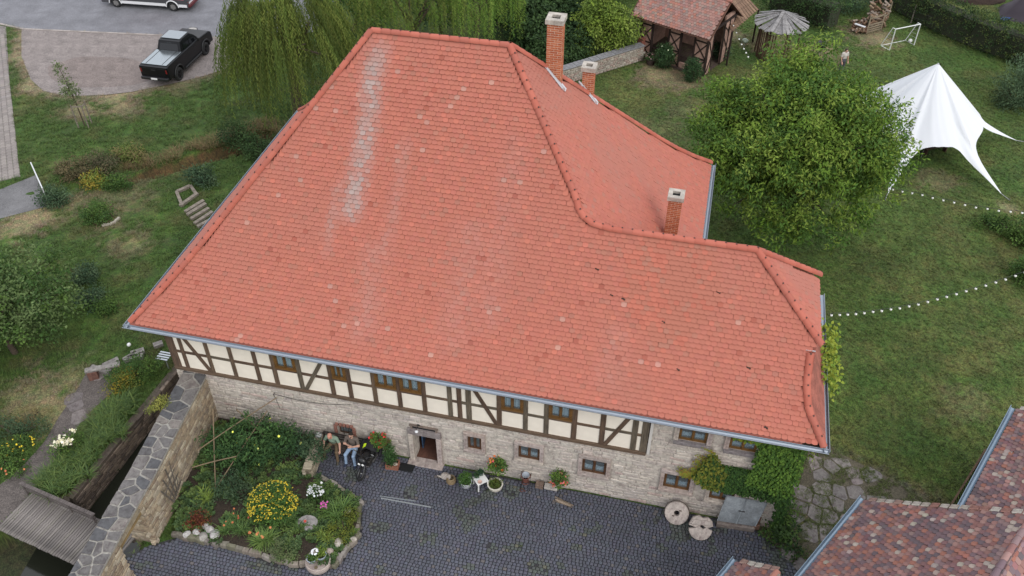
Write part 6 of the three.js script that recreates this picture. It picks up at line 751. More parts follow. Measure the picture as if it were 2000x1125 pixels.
  part('tailgate', rbox(1.62, 0.58, 0.06, 0.03, 0, 1.05, 1.19), paint, t); part('tailgate_handle', box(0.3, 0.08, 0.03, 0, 1.22, 1.23), trim, t); part('rear_bumper', rbox(1.86, 0.2, 0.22, 0.05, 0, 0.66, 1.25), mat([0.03, 0.03, 0.032], 0.35, { metalness: 0.4 }), t); part('number_plate', box(0.42, 0.12, 0.015, 0, 0.69, 1.37), mat([0.72, 0.72, 0.72], 0.5), t); part('front_bumper', rbox(1.9, 0.3, 0.22, 0.06, 0, 0.65, -4.56), trim, t); part('underbody', box(1.5, 0.25, 5.2, 0, 0.56, -1.7), trim, t);
  part('roof_clip', [box(0.05, 0.03, 0.02, -0.09, 1.93, -1.1), box(0.05, 0.03, 0.02, 0.09, 1.93, -1.1)], chrome, t);
}
{ // emergency van at the top edge, its lower half in view
  const f = P(230, 14), r = P(341, 22), dir = f.clone().sub(r).normalize(), th = Math.atan2(-dir.x, -dir.z), left = V(-Math.cos(th), 0, Math.sin(th)), o = r.clone().addScaledVector(left, -0.86), WB = f.distanceTo(r);
  const t = thing('rescue_van', 'long red and dark grey rescue van with a white sill stripe parked on the road', 'van', o, th); const gloss = c => new THREE.MeshPhysicalMaterial({ color: lin(...c), roughness: 0.35, clearcoat: 0.8, clearcoatRoughness: 0.1, side: THREE.DoubleSide }), dark = gloss([0.05, 0.05, 0.055]), red = gloss([0.5, 0.03, 0.04]), white = gloss([0.74, 0.74, 0.75]), rimM = mat([0.3, 0.29, 0.28], 0.45, { metalness: 0.5 });
  part('body', sideExtrude([[1.15, 0.4], [1.2, 0.9], [1.15, 2.55], [0.9, 2.68], [-3.2, 2.68], [-4.0, 2.3], [-4.6, 1.45], [-5.35, 1.15], [-5.45, 0.75], [-5.4, 0.42], [-WB - 0.44, 0.4], [-WB, 0.36, 0.44, Math.PI, 0, true], [-WB + 0.44, 0.4], [-0.46, 0.4], [0, 0.36, 0.46, Math.PI, 0, true], [0.46, 0.4]], 1.96, 0.06), dark, t);
  for (const k of [-1, 1]) {
    part('sill_stripe', box(0.02, 0.2, WB - 1.0, k * 0.99, 0.5, -WB / 2), white, t); part('sill_stripe', box(0.02, 0.2, 0.62, k * 0.99, 0.5, 0.82), white, t);
    part('side_panel', box(0.02, 0.5, 2.6, k * 0.99, 1.2, -0.3), gloss([0.55, 0.16, 0.2]), t); part('side_panel', box(0.02, 0.9, 3.4, k * 0.99, 1.95, -1.6), red, t); part('wheel_trim', new THREE.TorusGeometry(0.47, 0.045, 6, 16, Math.PI).rotateY(Math.PI / 2).translate(k * 0.98, 0.36, 0), white, t); part('wheel_trim', new THREE.TorusGeometry(0.46, 0.04, 6, 16, Math.PI).rotateY(Math.PI / 2).translate(k * 0.98, 0.36, -WB), white, t);
    for (let i = 0; i < 9; i++) part('letter_stroke', [box(0.012, 0.26, 0.05, k * 0.995, 1.02, -1.9 - i * 0.19), ...(i % 3 ? [box(0.012, 0.05, 0.12, k * 0.995, 0.92, -1.86 - i * 0.19)] : [])], white, t);
    part('side_window', box(0.015, 0.6, 1.1, k * 0.985, 1.75, -3.75), glassDark, t); for (const z of [0, -WB]) wheel(t, k * 0.84, 0.35, z, 0.35, 0.24, rimM, k); part('tail_light', rbox(0.12, 0.7, 0.1, 0.03, k * 0.9, 1.1, 1.2), mat([0.55, 0.02, 0.025], 0.2), t);
  }
  part('rear_doors', rbox(1.6, 1.9, 0.05, 0.03, 0, 1.5, 1.22), white, t); part('rear_window', box(1.3, 0.6, 0.02, 0, 2.0, 1.26), glassDark, t); part('rear_bumper', rbox(1.9, 0.22, 0.25, 0.05, 0, 0.5, 1.25), mat([0.1, 0.012, 0.015], 0.5), t); part('windscreen', box(1.6, 0.9, 0.02, 0, 1.85, -4.33, 0.6, 0, 0), glassDark, t); part('light_bar', rbox(1.3, 0.14, 0.3, 0.05, 0, 2.76, -3.1), mat([0.04, 0.08, 0.5], 0.2), t);
}
// ---------------------------------------------------------------- star tent
{
  const C = V(23.05, 0, -44.3), RL = 6.15, top = 4.95, t = thing('star_tent', 'white six-pointed star tent with a tall peak on the lawn', 'tent', C);
  const cloth = new THREE.MeshPhysicalMaterial({ color: lin(0.74, 0.755, 0.79), roughness: 0.75, side: THREE.DoubleSide, transmission: 0.12, thickness: 0 });
  const NA = 168, NQ = 26, pos = [], idx = [], uv = [];
  for (let i = 0; i <= NA; i++) { const th = i / NA * 6.2832, k = th / (Math.PI / 3), fr = k - Math.floor(k), u = Math.abs(fr - 0.5) * 2; // u=1 at a leg, 0 between legs
    const e = 3.3 + (RL - 3.3) * Math.pow(u, 7), h = 1.72 * Math.pow(1 - Math.pow(u, 3.2), 0.8) + 0.04; const hEdge = u > 0.985 ? 0.04 : h;
    for (let j = 0; j <= NQ; j++) { const q = j / NQ, r = e * q, ridge = 0.07 * Math.sin(q * Math.PI) * (1 - u); const leg = Math.pow(u, 4); let y = top + (hEdge - top) * lerp(Math.pow(q, 1.02), q < 0.56 ? q / 0.56 * 0.66 : 0.66 + 0.34 * Math.pow((q - 0.56) / 0.44, 0.72), leg) - ridge * 0.6; y += 0.012 * Math.sin(th * 40 + q * 9) * q; pos.push(Math.cos(th) * r, Math.max(y, 0.03), Math.sin(th) * r); uv.push(th * 2, q * 5); if (i < NA && j < NQ) { const a = i * (NQ + 1) + j; idx.push(a, a + 1, a + NQ + 1, a + 1, a + NQ + 2, a + NQ + 1); } } }
  const g = new THREE.BufferGeometry(); g.setAttribute('position', new THREE.Float32BufferAttribute(pos, 3)); g.setAttribute('uv', new THREE.Float32BufferAttribute(uv, 2)); g.setIndex(idx); g.computeVertexNormals(); part('canopy', g, cloth, t);
  part('mast', rod(V(0, 0, 0), V(0, top, 0), 0.05), mat([0.5, 0.5, 0.52], 0.4, { metalness: 0.6 }), t);
  for (let i = 0; i < 6; i++) { const a = i * Math.PI / 3, d = V(Math.cos(a), 0, Math.sin(a)); part('guy_strap', rod(d.clone().multiplyScalar(RL - 0.1).setY(0.08), d.clone().multiplyScalar(RL + 0.45).setY(0), 0.02), mat([0.3, 0.3, 0.3], 0.8), t); part('peg', rod(d.clone().multiplyScalar(RL + 0.42).setY(0.12), d.clone().multiplyScalar(RL + 0.5).setY(-0.1), 0.015), mat([0.2, 0.2, 0.2], 0.5, { metalness: 0.7 }), t); }
  const tb = thing('folding_table', 'white topped folding table under the star tent', 'table', C.clone().add(V(-0.9, 0, 1.5)), 0.15); part('tabletop', rbox(2.0, 0.05, 0.75, 0.015, 0, 0.74, 0), mat([0.72, 0.73, 0.75], 0.5), tb); for (const [x, z] of [[-0.85, 0.3], [0.85, 0.3], [-0.85, -0.3], [0.85, -0.3]]) part('leg', rod(V(x, 0, z), V(x, 0.72, z), 0.02), mat([0.3, 0.3, 0.3], 0.5, { metalness: 0.6 }), tb);
  for (const [x, z, a, l] of [[0.9, 1.2, 0.3, 'dark brown wooden bench at the tent mouth'], [0.4, 0.2, -0.2, 'dark wooden bench deeper under the tent']]) { const b = thing('wooden_bench', l, 'bench', C.clone().add(V(x, 0, z)), a); part('seat', rbox(1.6, 0.05, 0.28, 0.01, 0, 0.45, 0), textured([0.12, 0.06, 0.035], T.wood, 0.8), b); for (const k of [-0.65, 0.65]) part('leg', box(0.06, 0.44, 0.26, k, 0.21, 0), textured([0.1, 0.05, 0.03], T.wood, 0.8), b); }
}
// ---------------------------------------------------------------- strings of white bulbs
function lightString(label, pts, n, lamp = 0.055) { const t = thing('light_string', label, 'light string', V(0, 0, 0)); const cv = new THREE.CatmullRomCurve3(pts); part('wire', new THREE.TubeGeometry(cv, 60, 0.008, 4), mat([0.06, 0.065, 0.06], 0.7), t); const bm = mat([0.82, 0.82, 0.78], 0.3), bg = new THREE.SphereGeometry(lamp, 10, 8); for (let i = 0; i < n; i++) { const p = cv.getPointAt((i + 0.5) / n), b = part('bulb', bg, bm, t); b.position.set(p.x, p.y - 0.1 + R(-0.02, 0.02), p.z); part('socket', cyl(0.018, 0.022, 0.07, 0, 0.075, 0, 0, 0, 0, 6), mat([0.03, 0.03, 0.03], 0.6), b); } }
lightString('string of round white bulbs sagging from the house corner across the lawn', [P(1617, 612, 4.0), P(1700, 607, 3.35), P(1790, 592, 3.1), P(1880, 568, 3.2), P(1995, 532, 3.6), P(2100, 490, 4)], 27);
lightString('string of white bulbs hanging between the walnut tree and the lawn below the tent', [P(1735, 366, 2.6), P(1800, 378, 2.35), P(1870, 394, 2.3), P(1940, 407, 2.4), P(2010, 413, 2.7)], 13);
lightString('short string of white bulbs between the garden shed and the walnut tree', [P(1430, 40, 2.7), P(1440, 64, 2.5), P(1450, 86, 2.5), P(1464, 112, 2.9)], 7);
// ---------------------------------------------------------------- goal and ball
{ const t = thing('football_goal', 'small white tube goal frame on the back lawn', 'goal', V(0, 0, 0)), w = mat([0.7, 0.71, 0.7], 0.4); const a = P(1737, 98), b = P(1785, 88), c = P(1768, 79), d = P(1720, 89), A = a.clone().setY(1.5), B = b.clone().setY(1.5), A2 = A.clone().lerp(d.clone().setY(1.5), 0.3), B2 = B.clone().lerp(c.clone().setY(1.5), 0.3); part('crossbar', rod(A, B, 0.035), w, t); part('post', rod(a, A, 0.035), w, t); part('post', rod(b, B, 0.035), w, t); part('ground_bar', [rod(a, d, 0.025), rod(d, c, 0.025), rod(c, b, 0.025)], w, t); part('rear_stay', [rod(A, A2, 0.025), rod(A2, d, 0.025)], w, t); part('rear_stay', [rod(B, B2, 0.025), rod(B2, c, 0.025)], w, t); const nt = []; for (let i = 1; i < 6; i++) { nt.push(rod(A2.clone().lerp(d, i / 6), A.clone().lerp(a, i / 6), 0.005, 0.005, 4)); nt.push(rod(B2.clone().lerp(c, i / 6), B.clone().lerp(b, i / 6), 0.005, 0.005, 4)); } const nm = mat([0.45, 0.47, 0.5], 0.9); nt.forEach(g => part('net_strand', g, nm, t)); }
single('football', sph(0.13, 0, 0.13, 0, 1, 1, 1, 14), mat([0.72, 0.72, 0.7], 0.5), 'white ball lying inside the goal frame', 'ball', P(1777, 83));
// ---------------------------------------------------------------- firewood
{ const t = thing('firewood_rack', 'timber framed rack of split firewood beside the hedge', 'firewood', V(0, 0, 0)); const a = P(1692, 66), b = P(1720, 58), c = P(1733, 38), d = P(1696, 34); const m = textured([0.4, 0.34, 0.25], T.wood, 0.85); for (const [p, h] of [[a, 1.3], [b, 1.2], [c, 1.3], [d, 1.5]]) part('post', bar(p.clone(), p.clone().add(V(0, h, 0)), 0.08, 0.08), m, t); for (const y of [0.1, 0.25, 0.42, 0.6, 1.1]) part('rail', bar(a.clone().setY(y), b.clone().setY(y), 0.03, 0.09), m, t); for (const y of [0.3, 0.8]) part('rail', bar(b.clone().setY(y), c.clone().setY(y), 0.03, 0.09), m, t);
  const lm = [[0.3, 0.19, 0.12], [0.4, 0.29, 0.2], [0.2, 0.11, 0.07], [0.5, 0.42, 0.36]].map(q => textured(q, T.wood, 0.9)), lg = cyl(0.07, 0.08, 0.36, 0, 0, 0, 0, 0, Math.PI / 2, 7); for (let i = 0; i < 110; i++) { const u = rnd(), v = rnd(), p = d.clone().lerp(c, u).lerp(a.clone().lerp(b, u), v * 0.85), o = part('log', lg, pick(lm), t); o.position.set(p.x + R(-0.1, 0.1), 0.08 + rnd() * (1.5 - v * 1.1), p.z); o.rotation.set(R(-0.4, 0.4), R(0, 6.28), R(-0.5, 0.5)); }
  for (let i = 0; i < 46; i++) { const p = P(R(1664, 1690), R(42, 66)), o = part('log', lg, pick(lm), t); o.position.set(p.x, 0.06 + rnd() * 0.25, p.z); o.rotation.set(R(-0.4, 0.4), R(0, 6.28), R(-0.3, 0.3)); } part('board', bar(P(1670, 46, 0.5), P(1690, 53, 0.5), 0.2, 0.03), mat([0.55, 0.55, 0.56], 0.5), t); }
// ---------------------------------------------------------------- parasol with split-wood roof
{ const c = P(1527, 42, 2.35); c.y = 0; const t = thing('wooden_parasol', 'round garden shelter roofed with silvery split wooden slats', 'shelter', c); const m = [[0.33, 0.33, 0.35], [0.4, 0.4, 0.42], [0.27, 0.27, 0.29]].map(q => textured(q, T.wood, 0.8)), sg = bar(V(0, 2.95, 0.1), V(0, 2.28, 1.75), 0.2, 0.025); const n = 52; for (let i = 0; i < n; i++) { const o = part('slat', sg, pick(m), t); o.rotation.y = i / n * 6.2832 + R(-0.03, 0.03); o.scale.setScalar(R(0.96, 1.03)); o.position.y = R(-0.05, 0.05); } part('finial', cyl(0.08, 0.16, 0.14, 0, 3.0, 0), m[0], t); for (let i = 0; i < 6; i++) { const a = i / 6 * 6.2832 + 0.4; part('post', rod(V(Math.cos(a) * 1.35, 0, Math.sin(a) * 1.35), V(Math.cos(a) * 1.25, 2.4, Math.sin(a) * 1.25), 0.06), textured([0.14, 0.08, 0.055], T.wood, 0.9), t); } for (let i = 0; i < 9; i++) { const a = 2.0 + i * 0.13; part('wall_board', bar(V(Math.cos(a) * 1.3, 0, Math.sin(a) * 1.3), V(Math.cos(a) * 1.3, 1.9, Math.sin(a) * 1.3), 0.15, 0.03), textured([0.16, 0.075, 0.05], T.wood, 0.9), t); } }
// ---------------------------------------------------------------- garden shed
{
  const E0 = P(1388, 80, 2.7), al = rad(38), e = V(-Math.cos(al), 0, -Math.sin(al)), q = V(Math.sin(al), 0, -Math.cos(al)); const t = thing('garden_shed', 'half-timbered garden pavilion with an old pinkish tiled roof', 'shed', V(0, 0, 0)); const L = 5.9, D = 2.2, m = 0.8; const at = (a, d, y) => E0.clone().addScaledVector(e, a).addScaledVector(q, d).setY(y);
  const tiles = [], pal = [[0.29, 0.15, 0.125], [0.33, 0.18, 0.15], [0.25, 0.14, 0.12], [0.28, 0.19, 0.16], [0.22, 0.155, 0.135], [0.32, 0.14, 0.105]]; const colour = () => jitter(pick(pal), 0.12, 0.05); const O1 = E0.clone(), O2 = at(0, 2 * D, 0);
  tileFace(tiles, O1, e, q, L, D - 0.06, d => 2.7 + m * d, () => m, (a, d) => a > 0.05 && a < L - 0.05, colour, { step: 0.17, w: 0.19 }); tiles.forEach(x => x.f = 1); tileFace(tiles, O2, e, q.clone().negate(), L, D - 0.06, d => 2.7 + m * d, () => m, (a, d) => a > 0.05 && a < L - 0.05, colour, { step: 0.17, w: 0.19 });
  const sheetQ = (a, b, c, d) => { const g = new THREE.BufferGeometry(); g.setAttribute('position', new THREE.Float32BufferAttribute([...a.toArray(), ...b.toArray(), ...c.toArray(), ...a.toArray(), ...c.toArray(), ...d.toArray()], 3)); g.computeVertexNormals(); return boxUV(g); };
  const roofS = part('roof', [sheetQ(at(0, 0, 2.65), at(L, 0, 2.65), at(L, D, 2.65 + m * D), at(0, D, 2.65 + m * D)), sheetQ(at(0, 2 * D, 2.65), at(L, 2 * D, 2.65), at(L, D, 2.65 + m * D), at(0, D, 2.65 + m * D))], textured([0.2, 0.1, 0.07], T.wood, 0.9), t);
  tiles.forEach(x => x.w = (x.f ? 0 : -99) - x.p.distanceTo(camera.position)); pieces('roof_tile', 'roof_tiles', [beaverTail(0.18, 0.28, 0.02, 0.045, 0.03)], pal.map(c => mat(c, 0.9)), tiles, roofS, 200, mat([1, 1, 1], 0.9));
  for (let i = 0; i < 18; i++) { const o = part('ridge_tile', new THREE.CylinderGeometry(0.11, 0.1, 0.35, 8, 1).rotateX(Math.PI / 2), mat(pick(pal), 0.9), roofS); o.applyMatrix4(frameTo(at(i * L / 18, D, 2.7 + m * D), at((i + 1) * L / 18, D, 2.7 + m * D))); }
  const oak = textured([0.035, 0.018, 0.013], T.wood, 0.85), pl = textured([0.5, 0.32, 0.26], T.mottle, 0.92), wall = (name, a0, d0, a1, d1, y0, y1, M, w = 0.12) => part(name, bar(at(a0, d0, (y0 + y1) / 2), at(a1, d1, (y0 + y1) / 2), w, y1 - y0), M, t);
  const fd = 0.5, bays = [[0.35, 1.25, 1], [1.25, 2.25, 0], [2.25, 3.1, 1], [3.1, 4.35, 0], [4.35, 5.2, 1]];
  for (const [a0, a1, solid] of bays) { if (solid) { wall('panel', a0 + 0.07, fd, a1 - 0.07, fd, 0.05, 2.7, pl); for (const [s, u] of [[0, 1], [1, 0]]) { part('brace', bar(at(lerp(a0, a1, s), fd - 0.06, 2.2), at(lerp(a0, a1, u), fd - 0.06, 1.1), 0.06, 0.08), oak, t); part('brace', bar(at(lerp(a0, a1, s), fd - 0.06, 1.05), at(lerp(a0, a1, u), fd - 0.06, 0.1), 0.06, 0.08), oak, t); } part('rail', bar(at(a0, fd - 0.05, 2.25), at(a1, fd - 0.05, 2.25), 0.08, 0.1), oak, t); part('rail', bar(at(a0, fd - 0.05, 1.08), at(a1, fd - 0.05, 1.08), 0.08, 0.1), oak, t); } else { part('rail', bar(at(a0, fd, 0.8), at(a1, fd, 0.8), 0.08, 0.08), oak, t); wall('panel', a0 + 0.07, fd, a1 - 0.07, fd, 0.05, 0.4, pl); } }
  for (const a of [0.35, 1.25, 2.25, 3.1, 4.35, 5.2]) part('post', bar(at(a, fd - 0.01, 0), at(a, fd - 0.01, 2.85), 0.14, 0.14), oak, t); part('top_plate', bar(at(0.2, fd, 2.82), at(5.4, fd, 2.82), 0.14, 0.14), oak, t);
  // gable side towards the lawn: panels either side of a dark opening, open truss above
  wall('panel', 0.35, 0.55, 0.35, 1.05, 0.05, 3.0, pl); wall('panel', 0.35, 2.5, 0.35, 3.7, 0.05, 3.3, pl); for (const d of [1.05, 2.5, 3.1, 3.75]) part('post', bar(at(0.3, d, 0), at(0.3, d, 3.0), 0.1, 0.1), oak, t); for (const [d0, d1, y0, y1] of [[0.55, 1.05, 2.3, 1.2], [0.55, 1.05, 0.2, 1.2], [2.5, 3.1, 1.9, 1.0], [3.1, 3.7, 2.6, 1.9], [3.1, 3.7, 1.0, 0.2], [2.5, 3.1, 2.6, 2.1]]) part('brace', bar(at(0.28, d0, y0), at(0.28, d1, y1), 0.06, 0.07), oak, t);
  wall('back_wall', 0.35, 3.8, 5.2, 3.8, 0, 2.8, pl); wall('end_wall', 5.2, 0.5, 5.2, 3.8, 0, 2.8, pl); part('tie_beam', bar(at(0.25, 0.4, 3.0), at(0.25, 4.0, 3.0), 0.12, 0.14), oak, t); part('floor', sheet([at(0.3, 0.2, 0), at(5.3, 0.2, 0), at(5.3, 3.9, 0), at(0.3, 3.9, 0)], 0.03), textured([0.13, 0.09, 0.075], T.gravel, 0.95), t); part('brick_pier', box(0.4, 1.3, 0.4, at(5.0, 0.35, 0).x, 0.65, at(5.0, 0.35, 0).z, 0, al, 0), textured([0.3, 0.11, 0.08], T.stone, 0.95), t);
  // lean-to roof behind the gable
  const lt = thing('lean_to', 'brown boarded lean-to roof behind the garden pavilion', 'shelter', V(0, 0, 0)); const A = P(1402, 6, 3.1), B = P(1452, -14, 3.1), Cc = P(1482, 18, 2.35), Dd = P(1430, 62, 2.35), bm = [[0.3, 0.19, 0.12], [0.34, 0.22, 0.15], [0.27, 0.17, 0.115]].map(c => textured(c, T.wood, 0.85)); for (let i = 0; i < 12; i++) { const u = (i + 0.5) / 12; part('board', bar(A.clone().lerp(B, u), Dd.clone().lerp(Cc, u), 0.2, 0.03), pick(bm), lt); } for (const p of [Cc, Dd]) part('post', rod(p.clone().setY(0), p.clone(), 0.06), oak, lt);
  const lamp = P(1455, 80, 0.6); single('garden_lamp', [sph(0.22, 0, 0.62, 0, 1, 0.7, 1, 12), rod(V(0, 0, 0), V(0, 0.5, 0), 0.02)], mat([0.32, 0.38, 0.3], 0.4), 'pale round glass garden ornament on a stake beside the pavilion', 'ornament', lamp.setY(0));
}
shrub('clipped_bush', 'tall rounded dark bush with pale buds before the left opening of the pavilion', P(1297, 132), [[0, 0.75, 0, 0.55, 0.8, 0.55], [0, 1.2, 0, 0.42, 0.5, 0.42]], { clumps: 130, per: 26, len: 0.12, wid: 0.06, cols: [[0.04, 0.085, 0.03], [0.055, 0.11, 0.035], [0.03, 0.065, 0.022]], spread: 0.2, flowers: { n: 10, r: 0.05, cols: [[0.55, 0.6, 0.4]], top: true } });
shrub('clipped_bush', 'egg-shaped dark clipped bush before the right corner of the pavilion', P(1350, 157), [[0, 0.7, 0, 0.55, 0.75, 0.55], [0, 1.1, 0, 0.4, 0.45, 0.4]], { clumps: 130, per: 26, len: 0.1, wid: 0.05, cols: [[0.03, 0.07, 0.025], [0.045, 0.095, 0.03]], spread: 0.18 });
shrub('blue_pot_plant', 'bluish leafy plant beside the open side of the pavilion', P(1405, 112), [[0, 0.5, 0, 0.5, 0.5, 0.5]], { clumps: 60, per: 22, len: 0.15, wid: 0.07, cols: G.blue, spread: 0.24 });
{ const t = thing('flower_tub', 'dark tub with pale pink flowers at the pavilion brick pier', 'planter', P(1270, 125)); part('tub', cyl(0.3, 0.22, 0.35, 0, 0.18, 0), mat([0.06, 0.04, 0.035], 0.8), t); part('foliage', crown([[0, 0.5, 0, 0.35, 0.2, 0.35]], 26, 18, 0.09, 0.05, G.dark, { spread: 0.15 }).geo(), leafMat, t); part('flower', blossoms([[0, 0.55, 0, 0.35, 0.15, 0.35]], 22, 0.05, [[0.5, 0.25, 0.28], [0.6, 0.4, 0.42]], { top: true }), petalMat, t); }
{ // pale garden wall
  const t = thing('pale_garden_wall', 'pale rubble garden wall with grey coping running to the pavilion', 'wall', V(0, 0, 0)), a = P(1095, 168), b = P(1256, 118), d = b.clone().sub(a).normalize(), n = V(-d.z, 0, d.x); if (n.z < 0) n.negate(); const core = part('wall_body', bar(a.clone().setY(0.5).addScaledVector(n, -0.25), b.clone().setY(0.5).addScaledVector(n, -0.25), 0.44, 1.02), textured([0.4, 0.36, 0.3], T.stone, 0.95), t); stoneFace(core, a.clone().addScaledVector(n, -0.05), b.clone().addScaledVector(n, -0.05), 0.02, () => 1.0, [[0.46, 0.42, 0.35], [0.52, 0.47, 0.4], [0.4, 0.35, 0.29], [0.48, 0.38, 0.32]].map(c => textured(c, T.stone, 0.95)), [0.16, 0.36], [0.09, 0.14]); const cm = textured([0.27, 0.27, 0.28], T.stone, 0.9); const L = a.distanceTo(b); for (let s = 0; s < L; s += 0.6) { const p = a.clone().addScaledVector(d, s + 0.29).addScaledVector(n, -0.25); part('coping_slab', rbox(0.58, 0.07, 0.58, 0.015, p.x, 1.04 + R(-0.01, 0.01), p.z, 0, Math.atan2(-d.z, d.x) + R(-0.02, 0.02), 0), cm, t); } }
{ const t = thing('hanging_seat', 'small pinkish wooden swing seat hanging on ropes under the walnut tree', 'swing', P(1450, 388)); part('seat', [rbox(0.5, 0.05, 0.35, 0.01, 0, 0.6, 0), rbox(0.5, 0.35, 0.04, 0.01, 0, 0.85, -0.18), rbox(0.04, 0.2, 0.35, 0.01, -0.25, 0.75, 0), rbox(0.04, 0.2, 0.35, 0.01, 0.25, 0.75, 0)], textured([0.38, 0.25, 0.22], T.wood, 0.8), t); part('rope', [rod(V(-0.25, 0.8, 0.15), V(0.2, 3.4, -0.2), 0.012, 0.012, 5), rod(V(0.25, 0.8, 0.15), V(0.4, 3.4, -0.2), 0.012, 0.012, 5), rod(V(-0.25, 1.0, -0.18), V(0.2, 3.4, -0.2), 0.012, 0.012, 5), rod(V(0.25, 1.0, -0.18), V(0.4, 3.4, -0.2), 0.012, 0.012, 5)], mat([0.2, 0.16, 0.12], 0.9), t); }
{ const t = thing('tarpaulin_stack', 'dark purple tarpaulin over a stack beyond the hedge', 'tarpaulin', P(1992, 30)); const g = new THREE.ConeGeometry(1.7, 1.7, 5, 5), p = g.attributes.position; for (let i = 0; i < p.count; i++) p.setXYZ(i, p.getX(i) + R(-0.08, 0.08), p.getY(i) + 0.85, p.getZ(i) + R(-0.08, 0.08)); g.computeVertexNormals(); part('sheet', boxUV(flat(g)), mat([0.035, 0.025, 0.035], 0.7), t); part('blue_corner', box(0.7, 0.06, 0.4, -1.35, 0.1, 0.7, 0, 0.4, 0.2), mat([0.02, 0.05, 0.16], 0.6), t); }
{ const t = thing('compost_heap', 'dark brown heap behind the hedge beside the far lawn', 'heap', P(1905, -4)); part('heap', boulder(1.3, 1.6, 0.6, 1, 77), textured([0.07, 0.045, 0.035], T.gravel, 0.97), t); }
// ---------------------------------------------------------------- old barns at the lower right
const oldPal = [[0.25, 0.125, 0.115], [0.3, 0.16, 0.145], [0.21, 0.115, 0.12], [0.17, 0.115, 0.13], [0.33, 0.195, 0.175], [0.24, 0.16, 0.16], [0.33, 0.145, 0.11], [0.4, 0.34, 0.3], [0.14, 0.105, 0.12]];
function oldRoof(name, label, a, b, m, D, ext0, ext1, solo, { wallH = null } = {}) { // eave from a (far) to b (near), rising to the right
  const e = b.clone().sub(a).setY(0).normalize(), v = V(-e.z, 0, e.x); if (v.x < 0) v.negate(); const L = a.distanceTo(b) + ext0 + ext1, O = a.clone().addScaledVector(e, -ext0), t = thing(name, label, 'barn', V(0, 0, 0)), h = a.y; const at = (s, d, y) => O.clone().addScaledVector(e, s).addScaledVector(v, d).setY(y); const pf = d => h + m * d - 0.04 * Math.sin(d * 1.3), tiles = [];
  const colour = (s, d) => { const n = fbm(s * 0.5 + 7, d * 0.5, 3), r = rnd(); let c = n > 0.55 && r < 0.5 ? pick([oldPal[2], oldPal[3], oldPal[8]]) : r < 0.88 ? pick(oldPal.slice(0, 7)) : r < 0.95 ? oldPal[7] : oldPal[8]; return jitter(c, 0.14, 0.05); };
  tileFace(tiles, O, e, v, L, D - 0.05, pf, () => m, (s, d) => s > 0.02 && s < L && d >= 0, colour, { step: 0.165, w: 0.18 }); tiles.forEach(x => { x.m.multiply(new THREE.Matrix4().makeRotationFromEuler(new THREE.Euler(R(-0.05, 0.04), R(-0.06, 0.06), R(-0.05, 0.05)))); x.w = -x.p.distanceTo(camera.position) - (x.p.z > -14 ? 30 : 0); }); const back = []; tileFace(back, at(0, 2 * D, 0), e, v.clone().negate(), L, D - 0.05, pf, () => m, (s, d) => s > 0.02, colour, { step: 0.2, w: 0.2 }); back.forEach(x => x.w = -999); 
  const sheetQ = (A, B, C, Dd) => { const g = new THREE.BufferGeometry(); g.setAttribute('position', new THREE.Float32BufferAttribute([...A.toArray(), ...B.toArray(), ...C.toArray(), ...A.toArray(), ...C.toArray(), ...Dd.toArray()], 3)); g.computeVertexNormals(); return boxUV(g); };
  const r = part('roof', [sheetQ(at(0.03, 0, h - 0.09), at(L, 0, h - 0.09), at(L, D, pf(D) - 0.09), at(0.03, D, pf(D) - 0.09)), sheetQ(at(0.03, 2 * D, h - 0.09), at(L, 2 * D, h - 0.09), at(L, D, pf(D) - 0.09), at(0.03, D, pf(D) - 0.09))], textured([0.1, 0.055, 0.045], T.mottle, 0.95), t);
  pieces('roof_tile', 'roof_tiles', [beaverTail(0.172, 0.27, 0.022, 0.03, 0.036), beaverTail(0.168, 0.26, 0.024, 0.05, 0.04)], oldPal.map(c => textured(c, T.mottle, 0.95)), tiles, r, solo, textured([1, 1, 1], T.mottle, 0.95)); pieces('roof_tile', 'roof_tiles', [beaverTail(0.19, 0.3, 0.02, 0.03, 0.034)], [mat(oldPal[0], 0.95)], back, r, 0, mat([1, 1, 1], 0.95));
  // pale mortared verge tiles
  const vm = [[0.42, 0.37, 0.31], [0.34, 0.22, 0.18], [0.3, 0.15, 0.12], [0.48, 0.44, 0.38]].map(c => textured(c, T.stone, 0.95)); for (let d = 0.1; d < D; d += 0.24) { const p = at(0.02, d, pf(d) + 0.03), o = part('verge_tile', rbox(0.2, 0.05, 0.26, 0.015), pick(vm), t); o.applyMatrix4(frameTo(at(0.02, d, pf(d)), at(0.02, d + 0.24, pf(d + 0.24)))); o.position.y += 0.04 + R(-0.015, 0.02); o.rotateY(R(-0.08, 0.08)); }
  for (let s = 0.1; s < L; s += 0.34) { const o = part('ridge_tile', new THREE.CylinderGeometry(0.12, 0.11, 0.36, 9, 1).rotateX(Math.PI / 2), mat(pick(oldPal), 0.95), r); o.applyMatrix4(frameTo(at(s, D, pf(D) + 0.0), at(s + 0.34, D, pf(D) + 0.0))); }
  const zinc = mat([0.26, 0.33, 0.4], 0.35, { metalness: 0.7 }); const ga = at(-0.05, -0.1, h - 0.03), gb = at(L, -0.1, h - 0.03); const gg = new THREE.CylinderGeometry(0.09, 0.09, ga.distanceTo(gb), 10, 1, true, 0, Math.PI); gg.rotateX(Math.PI / 2); gg.rotateZ(-Math.PI / 2); const bx = new THREE.Box3().setFromBufferAttribute(gg.attributes.position); if (bx.max.y > 0.05) gg.rotateZ(Math.PI); gg.applyMatrix4(frameTo(ga, gb)); part('gutter', [gg, rod(at(-0.05, -0.19, h - 0.02), at(L, -0.19, h - 0.02), 0.016, 0.016, 5)], zinc, t);
